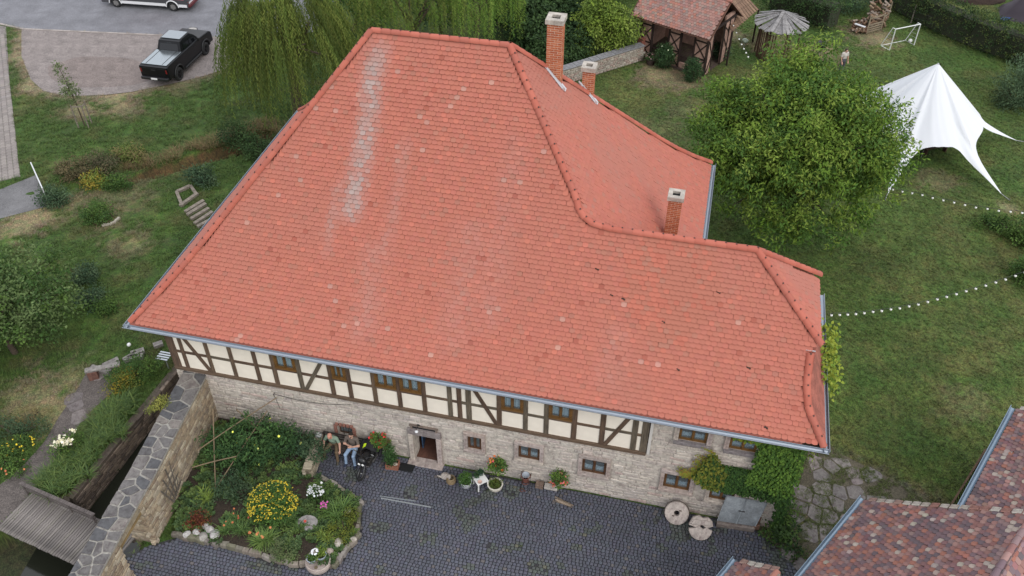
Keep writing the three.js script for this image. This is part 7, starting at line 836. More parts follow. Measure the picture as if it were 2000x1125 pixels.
  part('wall', [bar(at(0.3, 0.35, h / 2), at(L, 0.35, h / 2), 0.3, h - 0.1), bar(at(0.3, 0.35, h / 2), at(0.3, 2 * D - 0.35, h / 2), 0.3, h - 0.1), bar(at(0.3, 2 * D - 0.35, h / 2), at(L, 2 * D - 0.35, h / 2), 0.3, h - 0.1)], textured([0.36, 0.3, 0.25], T.stone, 0.95), t);
  return t;
}
oldRoof('old_barn', 'old barn with a patchy purple-red tiled roof and zinc gutter by the flagstones', P(1690, 975, 3), P(1568, 1125, 3), 0.82, 4.2, 0, 5, 300);
oldRoof('old_barn', 'second old barn with weathered red roof behind the patchy tiled one', P(1985, 797, 3), P(1885, 985, 3), 0.62, 4, 0, 1.6, 220);
{ const a = P(1440, 1095, 2.5), b = P(1415, 1125, 2.5); oldRoof('old_outhouse', 'small tiled outhouse roof corner at the edge of the cobbled yard', a, b, 0.75, 1.3, 0, 4, 60); }
{ const t = thing('wooden_rack', 'dark slatted timber rack with a brown top rail along the second barn', 'rack', V(0, 0, 0)), a = P(1852, 995, 1.3), b = P(1925, 878, 1.3), m = textured([0.2, 0.13, 0.085], T.wood, 0.85), dk = textured([0.11, 0.075, 0.055], T.wood, 0.9); part('top_rail', bar(a, b, 0.07, 0.09), m, t); const n = 22; for (let i = 0; i <= n; i++) { const p = a.clone().lerp(b, i / n); part('slat', bar(p.clone(), p.clone().add(V(0.35, -0.9, 0.1)), 0.09, 0.03), dk, t); } part('lower_rail', bar(a.clone().add(V(0.3, -0.8, 0.1)), b.clone().add(V(0.3, -0.8, 0.1)), 0.07, 0.07), dk, t); part('leg', [rod(a.clone().setY(0), a, 0.04), rod(b.clone().setY(0), b, 0.04)], dk, t); }
// ---------------------------------------------------------------- people: one continuous skin meshed from tapered bones
function fieldMesh(bones, k, cell, pad = 0.06) {
  const lo = V(1e9, 1e9, 1e9), hi = V(-1e9, -1e9, -1e9); bones.forEach(b => { for (const [p, r] of [[b.a, b.ra], [b.b, b.rb]]) { lo.min(V(p[0] - r, p[1] - r, p[2] - r)); hi.max(V(p[0] + r, p[1] + r, p[2] + r)); } }); lo.subScalar(pad); hi.addScalar(pad);
  const c = lo.clone().add(hi).multiplyScalar(0.5), half = Math.max(hi.x - lo.x, hi.y - lo.y, hi.z - lo.z) / 2, res = Math.min(120, Math.ceil(2 * half / cell)), mc = new MarchingCubes(res, new THREE.MeshBasicMaterial(), false, false, 90000); mc.isolation = 0; const hs = res / 2;
  const seg = (x, y, z, b) => { const ux = b.b[0] - b.a[0], uy = b.b[1] - b.a[1], uz = b.b[2] - b.a[2], L = ux * ux + uy * uy + uz * uz + 1e-9, t = clamp(((x - b.a[0]) * ux + (y - b.a[1]) * uy + (z - b.a[2]) * uz) / L, 0, 1); const dx = x - b.a[0] - t * ux, dy = y - b.a[1] - t * uy, dz = z - b.a[2] - t * uz, f = b.f || 1; return (Math.hypot(dx, dy, dz * f) - lerp(b.ra, b.rb, t)); };
  const active = bones;
  for (let zi = 0; zi < res; zi++) for (let yi = 0; yi < res; yi++) for (let xi = 0; xi < res; xi++) { const x = c.x + (xi - hs) / hs * half, y = c.y + (yi - hs) / hs * half, z = c.z + (zi - hs) / hs * half; let d = 1; for (const b of active) { const e = seg(x, y, z, b); if (e > 0.35 && d < 0.2) continue; const kk = b.k ?? k, h = clamp(0.5 + 0.5 * (d - e) / kk, 0, 1); d = lerp(d, e, h) - kk * h * (1 - h); } mc.field[xi + yi * res + zi * res * res] = -d; }
  mc.update(); const n = mc.count ?? mc.geometry.drawRange.count, p = new Float32Array(n * 3), nr = new Float32Array(n * 3), col3 = new Float32Array(n * 3);
  for (let i = 0; i < n; i++) { const x = c.x + mc.positionArray[3 * i] * half, y = c.y + mc.positionArray[3 * i + 1] * half, z = c.z + mc.positionArray[3 * i + 2] * half; p.set([x, y, z], 3 * i); let bd = 9, bb = bones[0]; for (const b of bones) { const e = seg(x, y, z, b); if (e < bd) { bd = e; bb = b; } } col3.set(bb.c, 3 * i); }
  const g = new THREE.BufferGeometry(); g.setAttribute('position', new THREE.BufferAttribute(p, 3)); g.setAttribute('normal', new THREE.BufferAttribute(nr, 3)); g.setAttribute('color', new THREE.BufferAttribute(col3, 3));
  let m = mergeVertices(new THREE.BufferGeometry().setAttribute('position', g.attributes.position).setAttribute('color', g.attributes.color), 1e-4); m.computeVertexNormals(); return m.toNonIndexed();
}
const skin = [0.5, 0.29, 0.21];
function handBones(w, dir, palm, c, curl = 0.5) { // wrist point, pointing direction, palm-facing direction
  const d = dir.clone().normalize(), n = palm.clone().normalize(), s = new THREE.Vector3().crossVectors(d, n).normalize(), B = [], W = v => v.toArray(), kn = w.clone().addScaledVector(d, 0.085); B.push({ a: W(w), b: W(kn), ra: 0.028, rb: 0.036, c });
  for (let i = 0; i < 4; i++) { const o = (i - 1.5) * 0.021, len = [0.066, 0.076, 0.07, 0.055][i], k = kn.clone().addScaledVector(s, o), m = k.clone().addScaledVector(d, len * 0.5).addScaledVector(n, len * 0.25 * curl), e = m.clone().addScaledVector(d, len * 0.35).addScaledVector(n, len * 0.5 * curl); B.push({ a: W(k), b: W(m), ra: 0.0105, rb: 0.0095, c, k: 0.006 }, { a: W(m), b: W(e), ra: 0.0095, rb: 0.008, c, k: 0.006 }); }
  const tb = w.clone().addScaledVector(d, 0.03).addScaledVector(s, -0.03), tm = tb.clone().addScaledVector(d, 0.035).addScaledVector(s, -0.025).addScaledVector(n, 0.012), te = tm.clone().addScaledVector(d, 0.03).addScaledVector(n, 0.012); B.push({ a: W(tb), b: W(tm), ra: 0.014, rb: 0.012, c, k: 0.008 }, { a: W(tm), b: W(te), ra: 0.012, rb: 0.009, c, k: 0.006 }); return B;
}
function headBones(h, f, c, beard) { // centre of the head, facing direction
  const fw = f.clone().normalize(), up = V(0, 1, 0).addScaledVector(fw, -fw.y).normalize(), rt = new THREE.Vector3().crossVectors(up, fw), q = (x, y, z) => h.clone().addScaledVector(rt, x).addScaledVector(up, y).addScaledVector(fw, z).toArray(); const bc = beard ?? c;
  return [{ a: q(0, 0.03, -0.025), b: q(0, 0.025, 0.015), ra: 0.082, rb: 0.078, c }, { a: q(0, -0.03, 0.03), b: q(0, -0.075, 0.05), ra: 0.06, rb: 0.035, c: bc }, { a: q(0, 0.015, 0.093), b: q(0, -0.02, 0.108), ra: 0.009, rb: 0.015, c, k: 0.012 }, { a: q(0.077, 0.005, 0), b: q(0.08, -0.025, 0.005), ra: 0.013, rb: 0.01, c, k: 0.01 }, { a: q(-0.077, 0.005, 0), b: q(-0.08, -0.025, 0.005), ra: 0.013, rb: 0.01, c, k: 0.01 }, { a: q(-0.03, 0.024, 0.083), b: q(0.03, 0.024, 0.083), ra: 0.011, rb: 0.011, c, k: 0.015 }, { a: q(-0.018, -0.055, 0.088), b: q(0.018, -0.055, 0.088), ra: 0.007, rb: 0.007, c: [0.38, 0.15, 0.12], k: 0.006 }];
}
const bodyMat = new THREE.MeshStandardMaterial({ color: 0xffffff, vertexColors: true, roughness: 0.85, side: THREE.DoubleSide });
function person(label, pos, turn, J, C, o = {}) { // J: joints, C: colours
  const t = thing('person', label, 'person', pos, turn, o.group), A = v => v, B = []; const mid = (a, b, k) => a.map((v, i) => lerp(v, b[i], k));
  B.push({ a: J.pelvis, b: J.waist, ra: 0.15, rb: 0.14, c: C.legs, f: 1.1 }, { a: J.waist, b: J.chest, ra: 0.145, rb: 0.155, c: C.top, f: 1.15 }, { a: [J.shL[0] * 0.7, J.shL[1], J.shL[2]], b: [J.shR[0] * 0.7, J.shR[1], J.shR[2]], ra: 0.085, rb: 0.085, c: C.top }, { a: J.chest, b: mid(J.shL, J.shR, 0.5), ra: 0.13, rb: 0.09, c: C.top }, { a: mid(J.shL, J.shR, 0.5), b: J.head, ra: 0.058, rb: 0.052, c: C.skin ?? skin });
  for (const s of ['L', 'R']) { const sh = J['sh' + s], el = J['el' + s], wr = J['wr' + s], hp = J['hip' + s], kn = J['kn' + s], an = J['an' + s], to = J['toe' + s]; const sl = mid(sh, el, o.sleeve ?? 0.62); B.push({ a: sh, b: sl, ra: 0.066, rb: 0.056, c: C.top }, { a: sl, b: el, ra: 0.048, rb: 0.043, c: C.arm ?? skin }, { a: el, b: wr, ra: 0.043, rb: 0.03, c: C.arm ?? skin }, { a: hp, b: kn, ra: 0.09, rb: 0.066, c: C.legs }, { a: kn, b: an, ra: 0.063, rb: 0.052, c: C.legs }, { a: an, b: to, ra: 0.045, rb: 0.038, c: C.shoe }); }
  const gs = [fieldMesh(B, 0.035, o.cell ?? 0.016)]; gs.push(fieldMesh(headBones(V(...J.head).add(V(0, 0.1, 0.02)), V(...(J.look ?? [0, 0, 1])), C.skin ?? skin, C.beard), 0.022, o.cell ? 0.008 : 0.005, 0.03));
  for (const s of ['L', 'R']) { const w = V(...J['wr' + s]), el = V(...J['el' + s]), dir = w.clone().sub(el), n = V(...(J['palm' + s] ?? [0, -0.2, 1])); gs.push(fieldMesh(handBones(w, dir, n, skin, 0.6), 0.012, o.cell ? 0.007 : 0.0042, 0.02)); }
  part('body', mergeGeometries(gs), bodyMat, t);
  const hd = V(...J.head).add(V(0, 0.1, 0.02)), f = V(...(J.look ?? [0, 0, 1])).normalize(); if (C.hair) { const g = new THREE.SphereGeometry(0.092, 18, 12, 0, 6.2832, 0, Math.PI * (o.hairLow ?? 0.5)); g.scale(0.98, 1.06, 1.08); g.rotateX(-0.35 - Math.asin(clamp(f.y, -1, 1))); g.translate(hd.x, hd.y + 0.028, hd.z - 0.012); part('hair', g, mat(C.hair, 0.9), t); }
  const rt = new THREE.Vector3().crossVectors(V(0, 1, 0), f).normalize(); for (const k of [-1, 1]) { const e = hd.clone().addScaledVector(rt, k * 0.032).addScaledVector(f, 0.083).add(V(0, 0.008, 0)); part('eye', sph(0.009, e.x, e.y, e.z, 1, 0.7, 1, 8), mat([0.03, 0.02, 0.015], 0.3), t); }
  return t;
}
const facing = -HPHI; // people and furniture by the wall face the yard
{ // bench and the two men
  const bs = hw(-4.75, 0, 0.42), t = thing('garden_bench', 'dark wooden bench with a slatted back against the stone wall', 'bench', bs, facing), m = textured([0.075, 0.06, 0.055], T.wood, 0.8); for (let i = 0; i < 4; i++) part('seat_slat', rbox(1.75, 0.03, 0.09, 0.008, 0.15, 0.43, -0.16 + i * 0.105), m, t); for (let i = 0; i < 3; i++) part('back_slat', rbox(1.75, 0.08, 0.025, 0.008, 0.15, 0.58 + i * 0.12, -0.24 - i * 0.02), m, t); for (const x of [-0.68, 0.98]) { part('leg', [box(0.06, 0.43, 0.06, x, 0.21, 0.18), box(0.06, 0.85, 0.06, x, 0.42, -0.24)], m, t); part('armrest', rbox(0.06, 0.04, 0.44, 0.01, x, 0.62, -0.02), m, t); }
  person('man in green t-shirt and khaki trousers sitting bent forward on the bench', hw(-4.95, 0, 0.32), facing, { pelvis: [0, 0.54, 0], waist: [0, 0.72, 0.06], chest: [0, 0.9, 0.14], head: [0, 1.14, 0.27], look: [0, -0.12, 1], shL: [-0.2, 1.02, 0.17], shR: [0.2, 1.02, 0.17], elL: [-0.31, 0.78, 0.2], elR: [0.32, 0.78, 0.22], wrL: [-0.31, 0.56, 0.36], wrR: [0.36, 0.58, 0.37], hipL: [-0.1, 0.52, 0.02], hipR: [0.1, 0.52, 0.02], knL: [-0.25, 0.5, 0.43], knR: [0.24, 0.5, 0.44], anL: [-0.29, 0.08, 0.5], anR: [0.27, 0.08, 0.52], toeL: [-0.32, 0.045, 0.64], toeR: [0.31, 0.045, 0.66], palmL: [0.6, -0.3, 0], palmR: [-0.6, -0.3, 0] }, { top: [0.2, 0.27, 0.2], legs: [0.13, 0.088, 0.05], shoe: [0.075, 0.065, 0.045], skin: [0.52, 0.25, 0.18] }, {});
  person('dark haired bearded man in brown t-shirt and jeans sitting with folded arms', hw(-4.16, 0, 0.36), facing, { pelvis: [0, 0.54, 0], waist: [0, 0.74, 0], chest: [0, 0.96, 0.02], head: [0.01, 1.22, 0.06], look: [0, 0.12, 1], shL: [-0.21, 1.08, 0.03], shR: [0.21, 1.08, 0.03], elL: [-0.29, 0.82, 0.14], elR: [0.29, 0.82, 0.14], wrL: [-0.04, 0.88, 0.25], wrR: [0.05, 0.85, 0.28], hipL: [-0.1, 0.52, 0.02], hipR: [0.1, 0.52, 0.02], knL: [-0.18, 0.5, 0.42], knR: [0.15, 0.5, 0.43], anL: [-0.17, 0.08, 0.5], anR: [0.2, 0.08, 0.52], toeL: [-0.19, 0.045, 0.64], toeR: [0.23, 0.045, 0.65], palmL: [0, 0, -1], palmR: [0, 0, -1] }, { top: [0.12, 0.095, 0.08], legs: [0.26, 0.36, 0.5], shoe: [0.02, 0.03, 0.06], hair: [0.02, 0.014, 0.01], beard: [0.06, 0.035, 0.025] }, { hairLow: 0.52 });
}
{ // motorcycle with a jacket over it
  const t = thing('motorcycle', 'black motorcycle with two round headlights parked nose out beside the bench', 'motorcycle', hw(-3.42, 0, 0.75), facing - 0.12), bk = mat([0.012, 0.012, 0.013], 0.3), ch = mat([0.45, 0.45, 0.45], 0.25, { metalness: 0.9 }); for (const z of [0.6, -0.55]) { const w = part('wheel', new THREE.TorusGeometry(0.25, 0.06, 8, 22).rotateY(Math.PI / 2).translate(0, 0.31, z), tyreM, t); part('rim', new THREE.TorusGeometry(0.18, 0.015, 6, 20).rotateY(Math.PI / 2).translate(0, 0.31, z), ch, w); part('hub', cyl(0.05, 0.05, 0.12, 0, 0.31, z, 0, 0, Math.PI / 2), ch, w); }
  part('frame', [rod(V(0, 0.85, 0.32), V(0, 0.35, -0.05), 0.03), rod(V(0, 0.35, -0.05), V(0, 0.32, -0.55), 0.03), rod(V(0, 0.7, -0.35), V(0, 0.35, -0.05), 0.025)], bk, t); part('fork', [rod(V(0.08, 0.85, 0.34), V(0.08, 0.31, 0.6), 0.022), rod(V(-0.08, 0.85, 0.34), V(-0.08, 0.31, 0.6), 0.022)], ch, t); part('fuel_tank', sph(0.17, 0, 0.78, 0.1, 0.95, 0.75, 1.7, 14), bk, t); part('seat', rbox(0.26, 0.1, 0.62, 0.045, 0, 0.74, -0.4, 0, 0, 0, 3), mat([0.02, 0.02, 0.02], 0.8), t); part('engine', [rbox(0.3, 0.3, 0.36, 0.05, 0, 0.42, 0.02), cyl(0.08, 0.08, 0.3, 0, 0.6, 0.08)], mat([0.07, 0.065, 0.06], 0.45, { metalness: 0.6 }), t); part('handlebar', tube([V(-0.38, 0.98, 0.16), V(-0.2, 1.0, 0.28), V(0, 0.94, 0.32), V(0.2, 1.0, 0.28), V(0.38, 0.98, 0.16)], 0.016, 6), bk, t); part('fairing', sph(0.2, 0, 0.86, 0.42, 0.95, 0.9, 0.7, 14), bk, t); part('front_mudguard', new THREE.TorusGeometry(0.33, 0.05, 6, 12, 1.6).rotateY(-Math.PI / 2).rotateX(-0.4).translate(0, 0.31, 0.6), bk, t); for (const k of [-1, 1]) { part('headlight', sph(0.055, k * 0.075, 0.8, 0.55, 1, 1, 0.5, 12), mat([0.8, 0.8, 0.78], 0.15), t); part('mirror', [sph(0.06, k * 0.36, 1.14, 0.24, 1.2, 0.8, 0.3, 10), rod(V(k * 0.3, 0.99, 0.22), V(k * 0.36, 1.12, 0.24), 0.008)], ch, t); part('exhaust', rod(V(k * 0.16, 0.35, 0), V(k * 0.2, 0.42, -0.7), 0.045), ch, t); }
  const j = thing('riding_jacket', 'black riding jacket with bright yellow-green panels draped over the motorcycle', 'jacket', hw(-3.42, 0.84, 0.35), facing), dk = mat([0.014, 0.014, 0.016], 0.85), hv = mat([0.62, 0.85, 0.02], 0.7); const g = new THREE.PlaneGeometry(0.72, 0.62, 18, 16), p = g.attributes.position; for (let i = 0; i < p.count; i++) { const x = p.getX(i), y = p.getY(i); p.setXYZ(i, x * (1 - 0.1 * Math.abs(y)), 0.16 - 1.7 * x * x - 0.35 * y * y + 0.03 * Math.sin(x * 18 + y * 11), -y); } g.computeVertexNormals(); part('cloth', g, dk, j); const pan = (x0, x1, y0, y1) => { const q = new THREE.PlaneGeometry(x1 - x0, y1 - y0, 5, 5), a = q.attributes.position; for (let i = 0; i < a.count; i++) { const x = a.getX(i) + (x0 + x1) / 2, y = a.getY(i) + (y0 + y1) / 2; a.setXYZ(i, x * (1 - 0.1 * Math.abs(y)), 0.175 - 1.7 * x * x - 0.35 * y * y + 0.03 * Math.sin(x * 18 + y * 11), -y); } q.computeVertexNormals(); return q; }; part('bright_panel', pan(-0.04, 0.17, 0.02, 0.3), hv, j); part('bright_panel', pan(-0.26, -0.13, -0.24, -0.08), hv, j); part('sleeve', [tube([V(-0.3, 0.05, -0.15), V(-0.4, -0.15, 0), V(-0.38, -0.32, 0.15)], 0.07, 8), tube([V(0.3, 0.05, -0.15), V(0.4, -0.15, 0.02), V(0.37, -0.3, 0.18)], 0.07, 8)], dk, j);
}
// ---------------------------------------------------------------- flower boxes on the wall
[[-3.05, 0.98, 0.36, 60, 'flower box overflowing with red geraniums on the wall left of the door', RED], [1.48, 0.86, 0.3, 30, 'flower box with orange and pink geraniums between the small and the middle window', [...ORG, [0.65, 0.12, 0.15]]], [3.85, 0.74, 0.3, 34, 'flower box with trailing pale red geraniums between the two ground floor windows', [[0.6, 0.1, 0.1], [0.65, 0.22, 0.2], [0.55, 0.12, 0.03]]]].forEach(([s, y, w, n, l, cols]) => { const t = thing('flower_box', l, 'flower box', hw(s, y, 0.16), facing); part('box', rbox(w * 1.8, 0.17, 0.2, 0.02, 0, -0.05, 0), mat([0.16, 0.08, 0.05], 0.8), t); part('bracket', [box(0.03, 0.2, 0.16, -w * 0.6, -0.14, -0.06), box(0.03, 0.2, 0.16, w * 0.6, -0.14, -0.06)], mat([0.04, 0.04, 0.04], 0.6), t); const lb = [[0, 0.12, 0.06, w, 0.2, 0.2], [0, -0.08, 0.16, w * 0.9, 0.16, 0.12]]; part('foliage', crown(lb, 34, 20, 0.08, 0.06, [[0.07, 0.14, 0.03], [0.1, 0.19, 0.04], [0.14, 0.22, 0.04]], { spread: 0.13 }).geo(), leafMat, t); part('flower', blossoms([...lb, [0, -0.16, 0.16, w * 1.05, 0.12, 0.1]], n, 0.05, cols, { clump: 4 }), petalMat, t); });
// ---------------------------------------------------------------- pots and things along the wall
function lathe(pts, n = 20) { return new THREE.LatheGeometry(pts.map(p => new THREE.Vector2(...p)), n); }
{ const t = thing('box_tree_planter', 'slim clipped box tree in a terracotta trough beside the doorway', 'planter', hw(-2.55, 0, 0.55), facing + 0.1); const tc = textured([0.36, 0.15, 0.095], T.mottle, 0.85); part('trough', [rbox(0.5, 0.05, 0.34, 0.01, 0, 0.03, 0), rbox(0.5, 0.24, 0.04, 0.01, 0, 0.14, 0.16), rbox(0.5, 0.24, 0.04, 0.01, 0, 0.14, -0.16), rbox(0.04, 0.24, 0.29, 0.01, 0.23, 0.14, 0), rbox(0.04, 0.24, 0.29, 0.01, -0.23, 0.14, 0)], tc, t); part('soil', box(0.42, 0.03, 0.28, 0, 0.22, 0), textured([0.05, 0.035, 0.025], T.gravel, 0.95), t); part('foliage', crown([[-0.03, 0.6, 0, 0.22, 0.36, 0.2], [-0.05, 0.95, -0.02, 0.2, 0.28, 0.19]], 90, 20, 0.06, 0.035, [[0.045, 0.1, 0.03], [0.06, 0.13, 0.035]], { spread: 0.1, shell: 0.4 }).geo(), leafMat, t); part('pebble', sph(0.09, 0.12, 0.26, 0.05, 1.2, 0.6, 0.8, 10), textured([0.6, 0.5, 0.42], T.stone, 0.8), t); }
single('door_mat', rbox(0.55, 0.03, 0.35, 0.01), textured([0.012, 0.014, 0.016], T.gravel, 0.95), 'black mat at the left foot of the doorway', 'mat', hw(-2.0, 0.055, 0.5), facing);
{ const t = thing('driftwood_root', 'pale knotty root lying beside the doorway', 'root', hw(-0.42, 0, 0.6), facing); part('root', [boulder(0.15, 1.3, 0.8, 1, 3).translate(0, 0.13, 0), boulder(0.09, 1, 1, 1.4, 4).translate(0.14, 0.2, 0.05), rod(V(-0.1, 0.1, 0.05), V(-0.3, 0.22, 0.1), 0.05, 0.02)], textured([0.48, 0.43, 0.38], T.stone, 0.9), t); }
{ const t = thing('wicker_basket', 'round straw-coloured wicker basket beside the knotty root', 'basket', hw(-0.17, 0, 0.72), 0); part('basket', lathe([[0.001, 0.02], [0.12, 0.02], [0.18, 0.1], [0.17, 0.2], [0.12, 0.27], [0.1, 0.26], [0.15, 0.19], [0.15, 0.1], [0.001, 0.06]]), textured([0.42, 0.33, 0.2], T.wood, 0.85, 0.01), t); const hb = []; for (let i = 0; i < 7; i++) hb.push(new THREE.TorusGeometry(0.145 + 0.035 * Math.sin(0.5 + i * 0.4), 0.012, 5, 20).rotateX(Math.PI / 2).translate(0, 0.04 + i * 0.034, 0)); part('weave', hb, textured([0.36, 0.27, 0.16], T.wood, 0.85), t); }
function bushPot(label, pos, potPts, potM, lobes, cols, n) { const t = thing('potted_plant', label, 'potted plant', pos, facing); part('pot', lathe(potPts), potM, t); const top = potPts[potPts.length - 1]; part('soil', cyl(top[0], top[0] * 0.9, 0.02, 0, top[1] - 0.03, 0, 0, 0, 0, 16), textured([0.05, 0.035, 0.025], T.gravel, 0.95), t); part('foliage', crown(lobes, n, 18, 0.06, 0.035, cols, { spread: 0.09, shell: 0.4 }).geo(), leafMat, t); return t; }
bushPot('round green bush in a white bucket beside the white table', hw(0.43, 0, 0.75), [[0.001, 0.01], [0.17, 0.01], [0.22, 0.3], [0.23, 0.31], [0.2, 0.31], [0.19, 0.27]], mat([0.62, 0.63, 0.65], 0.6), [[0, 0.46, 0, 0.24, 0.24, 0.24]], [[0.06, 0.13, 0.03], [0.09, 0.18, 0.035]], 60);
bushPot('wide white round planter with low green growth beside the white table', hw(1.52, 0, 0.6), [[0.001, 0.01], [0.2, 0.01], [0.27, 0.12], [0.29, 0.26], [0.3, 0.27], [0.25, 0.28], [0.24, 0.24]], mat([0.62, 0.58, 0.5], 0.7), [[0, 0.29, 0, 0.2, 0.07, 0.2]], [[0.11, 0.15, 0.03], [0.15, 0.18, 0.035], [0.08, 0.13, 0.03]], 30);
{ const t = thing('white_side_table', 'small square white table standing between the white pots', 'table', hw(0.96, 0, 0.62), facing + 0.75), w = mat([0.74, 0.73, 0.71], 0.55); part('tabletop', rbox(0.46, 0.03, 0.46, 0.01, 0, 0.42, 0), w, t); for (const [x, z] of [[-0.2, -0.2], [0.2, -0.2], [-0.2, 0.2], [0.2, 0.2]]) part('leg', bar(V(x, 0, z), V(x * 0.92, 0.41, z * 0.92), 0.04, 0.04), w, t); for (const [s, z, r, l] of [[0.92, 0.42, 0.11, 'dark green glazed pot on the white table, nearer the wall'], [0.8, 0.58, 0.09, 'small dark green pot with a seedling on the white table']]) bushPot(l, hw(s, 0.435, z), [[0.001, 0.0], [r * 0.75, 0.0], [r, r * 1.5], [r * 1.05, r * 1.55], [r * 0.9, r * 1.55], [r * 0.85, r * 1.35]], mat([0.02, 0.07, 0.05], 0.35), [[0, r * 1.6, 0, r * 0.7, r * 0.5, r * 0.7]], [[0.03, 0.07, 0.03], [0.05, 0.1, 0.035]], 10); single('pink_saucer', lathe([[0.001, 0.0], [0.05, 0.0], [0.08, 0.03], [0.085, 0.035], [0.06, 0.012], [0.001, 0.01]]), mat([0.55, 0.36, 0.3], 0.5), 'small pinkish dish on the white table', 'dish', hw(0.98, 0.437, 0.78)); }
{ const t = thing('iron_washstand', 'rusty iron washstand with a pale basin against the stone wall', 'washstand', hw(2.62, 0, 0.3), facing), rust = textured([0.2, 0.07, 0.05], T.mottle, 0.85), ir = mat([0.05, 0.045, 0.045], 0.6, { metalness: 0.5 }); for (const [x, z] of [[-0.18, -0.12], [0.18, -0.12], [-0.16, 0.16], [0.2, 0.16]]) part('leg', tube([V(x, 0, z), V(x * 0.8, 0.35, z * 0.8), V(x, 0.78, z)], 0.014, 5), ir, t); part('ring', [new THREE.TorusGeometry(0.17, 0.018, 6, 20).rotateX(Math.PI / 2).translate(0, 0.74, 0.02), new THREE.TorusGeometry(0.13, 0.016, 6, 18).rotateX(Math.PI / 2).translate(0, 0.36, 0.02)], rust, t); part('basin', lathe([[0.001, 0.7], [0.1, 0.71], [0.13, 0.77], [0.145, 0.79], [0.125, 0.78], [0.09, 0.73], [0.001, 0.72]]), mat([0.3, 0.33, 0.37], 0.4), t); part('jug', lathe([[0.001, 0.36], [0.1, 0.36], [0.12, 0.46], [0.07, 0.56], [0.08, 0.6]]), rust, t); }
{ const t = thing('wall_step', 'pale stone slab on a brown block at the foot of the wall', 'step', hw(3.35, 0, 0.16), facing); part('block', rbox(0.3, 0.24, 0.24, 0.02, -0.22, 0.12, 0), textured([0.24, 0.17, 0.13], T.stone, 0.9), t); part('slab', rbox(0.5, 0.1, 0.24, 0.02, 0.22, 0.16, 0.02), textured([0.56, 0.52, 0.47], T.stone, 0.9), t); }
{ const t = thing('hollow_log', 'weathered hollow log lying on the cobbles', 'log', P(1100, 984), facing - 0.25), m = textured([0.42, 0.34, 0.27], T.wood, 0.9, 0.01); const sh = []; for (let i = 0; i <= 10; i++) { const k = i / 10; sh.push(k); } const g = new THREE.CylinderGeometry(0.1, 0.06, 0.78, 12, 6, true, 0, Math.PI * 1.25), p = g.attributes.position; for (let i = 0; i < p.count; i++) { const k = 1 + 0.16 * (vnoise(p.getX(i) * 30, p.getY(i) * 9) - 0.5); p.setX(i, p.getX(i) * k); p.setZ(i, p.getZ(i) * k); } g.rotateZ(Math.PI / 2); g.rotateX(-2.5); g.computeVertexNormals(); g.translate(0, 0.09, 0); part('bark', g, m, t); part('wood', sph(0.09, 0, 0.07, 0, 3.9, 0.55, 0.8, 12), textured([0.46, 0.37, 0.29], T.wood, 0.9), t); }
single('iron_ring', [new THREE.TorusGeometry(0.07, 0.015, 6, 16).rotateX(Math.PI / 2), sph(0.03, 0.12, 0.01, 0.05)], mat([0.12, 0.05, 0.04], 0.8), 'small rusty ring on the cobbles before the washstand', 'ring', P(1019, 957, 0.06));
single('steel_strip', bar(P(744, 973, 0.065), P(842, 991, 0.065), 0.045, 0.03), mat([0.5, 0.54, 0.57], 0.35, { metalness: 0.7 }), 'long pale steel bar lying on the cobbles, nearer the house', 'bar', null, 0); single('steel_strip', bar(P(742, 969, 0.065), P(812, 979, 0.065), 0.04, 0.03), mat([0.42, 0.46, 0.5], 0.35, { metalness: 0.7 }), 'shorter steel bar lying beside the long one on the cobbles', 'bar', null, 0);
{ const t = thing('boot_grate', 'dark iron boot scraper grate beside the bed', 'grate', P(641, 943, 0.06), facing), m = mat([0.05, 0.03, 0.028], 0.8); for (let i = 0; i < 8; i++) part('bar', box(0.34, 0.04, 0.018, 0, 0.02, -0.15 + i * 0.043), m, t); part('side', [box(0.02, 0.05, 0.34, -0.17, 0.02, 0), box(0.02, 0.05, 0.34, 0.17, 0.02, 0)], m, t); }
single('white_globe', sph(0.12, 0, 0.12, 0, 1.2, 0.9, 1, 12), textured([0.62, 0.64, 0.66], T.mottle, 0.6), 'pale stone globe on the end of the dry stone wall', 'ornament', hw(-5.6, 0.62, 0.3));
// ---------------------------------------------------------------- millstones
const millM = textured([0.52, 0.45, 0.4], T.stone, 0.9, 0.006), millSide = millM;
{ const t = thing('millstone', 'whole round millstone with a square eye leaning on the stone wall', 'millstone', hw(8.25, 0.0, 0.62), facing); const g = lathe([[0.1, -0.08], [0.1, 0.08], [0.115, 0.095], [0.415, 0.095], [0.43, 0.08], [0.43, -0.08], [0.1, -0.08]], 40).rotateX(Math.PI / 2); g.translate(0, 0.44, 0); g.rotateX(-0.62); const gf = boxUV(flat(g)); gf.computeVertexNormals(); part('stone', gf, millM, t); part('eye_notch_shade', [box(0.09, 0.05, 0.17, 0.11, 0.12, 0), box(0.09, 0.05, 0.17, -0.11, -0.11, 0)].map(b => { b.translate(0, 0.44, 0.012); b.rotateX(-0.62); return b; }), textured([0.16, 0.12, 0.1], T.stone, 0.95), t); const rg = new THREE.TorusGeometry(0.445, 0.012, 5, 36); rg.translate(0, 0.44, -0.02); rg.rotateX(-0.62); part('iron_band', rg, mat([0.09, 0.07, 0.06], 0.8), t); }  // notches are solid blocks, their shade put in as dark colour
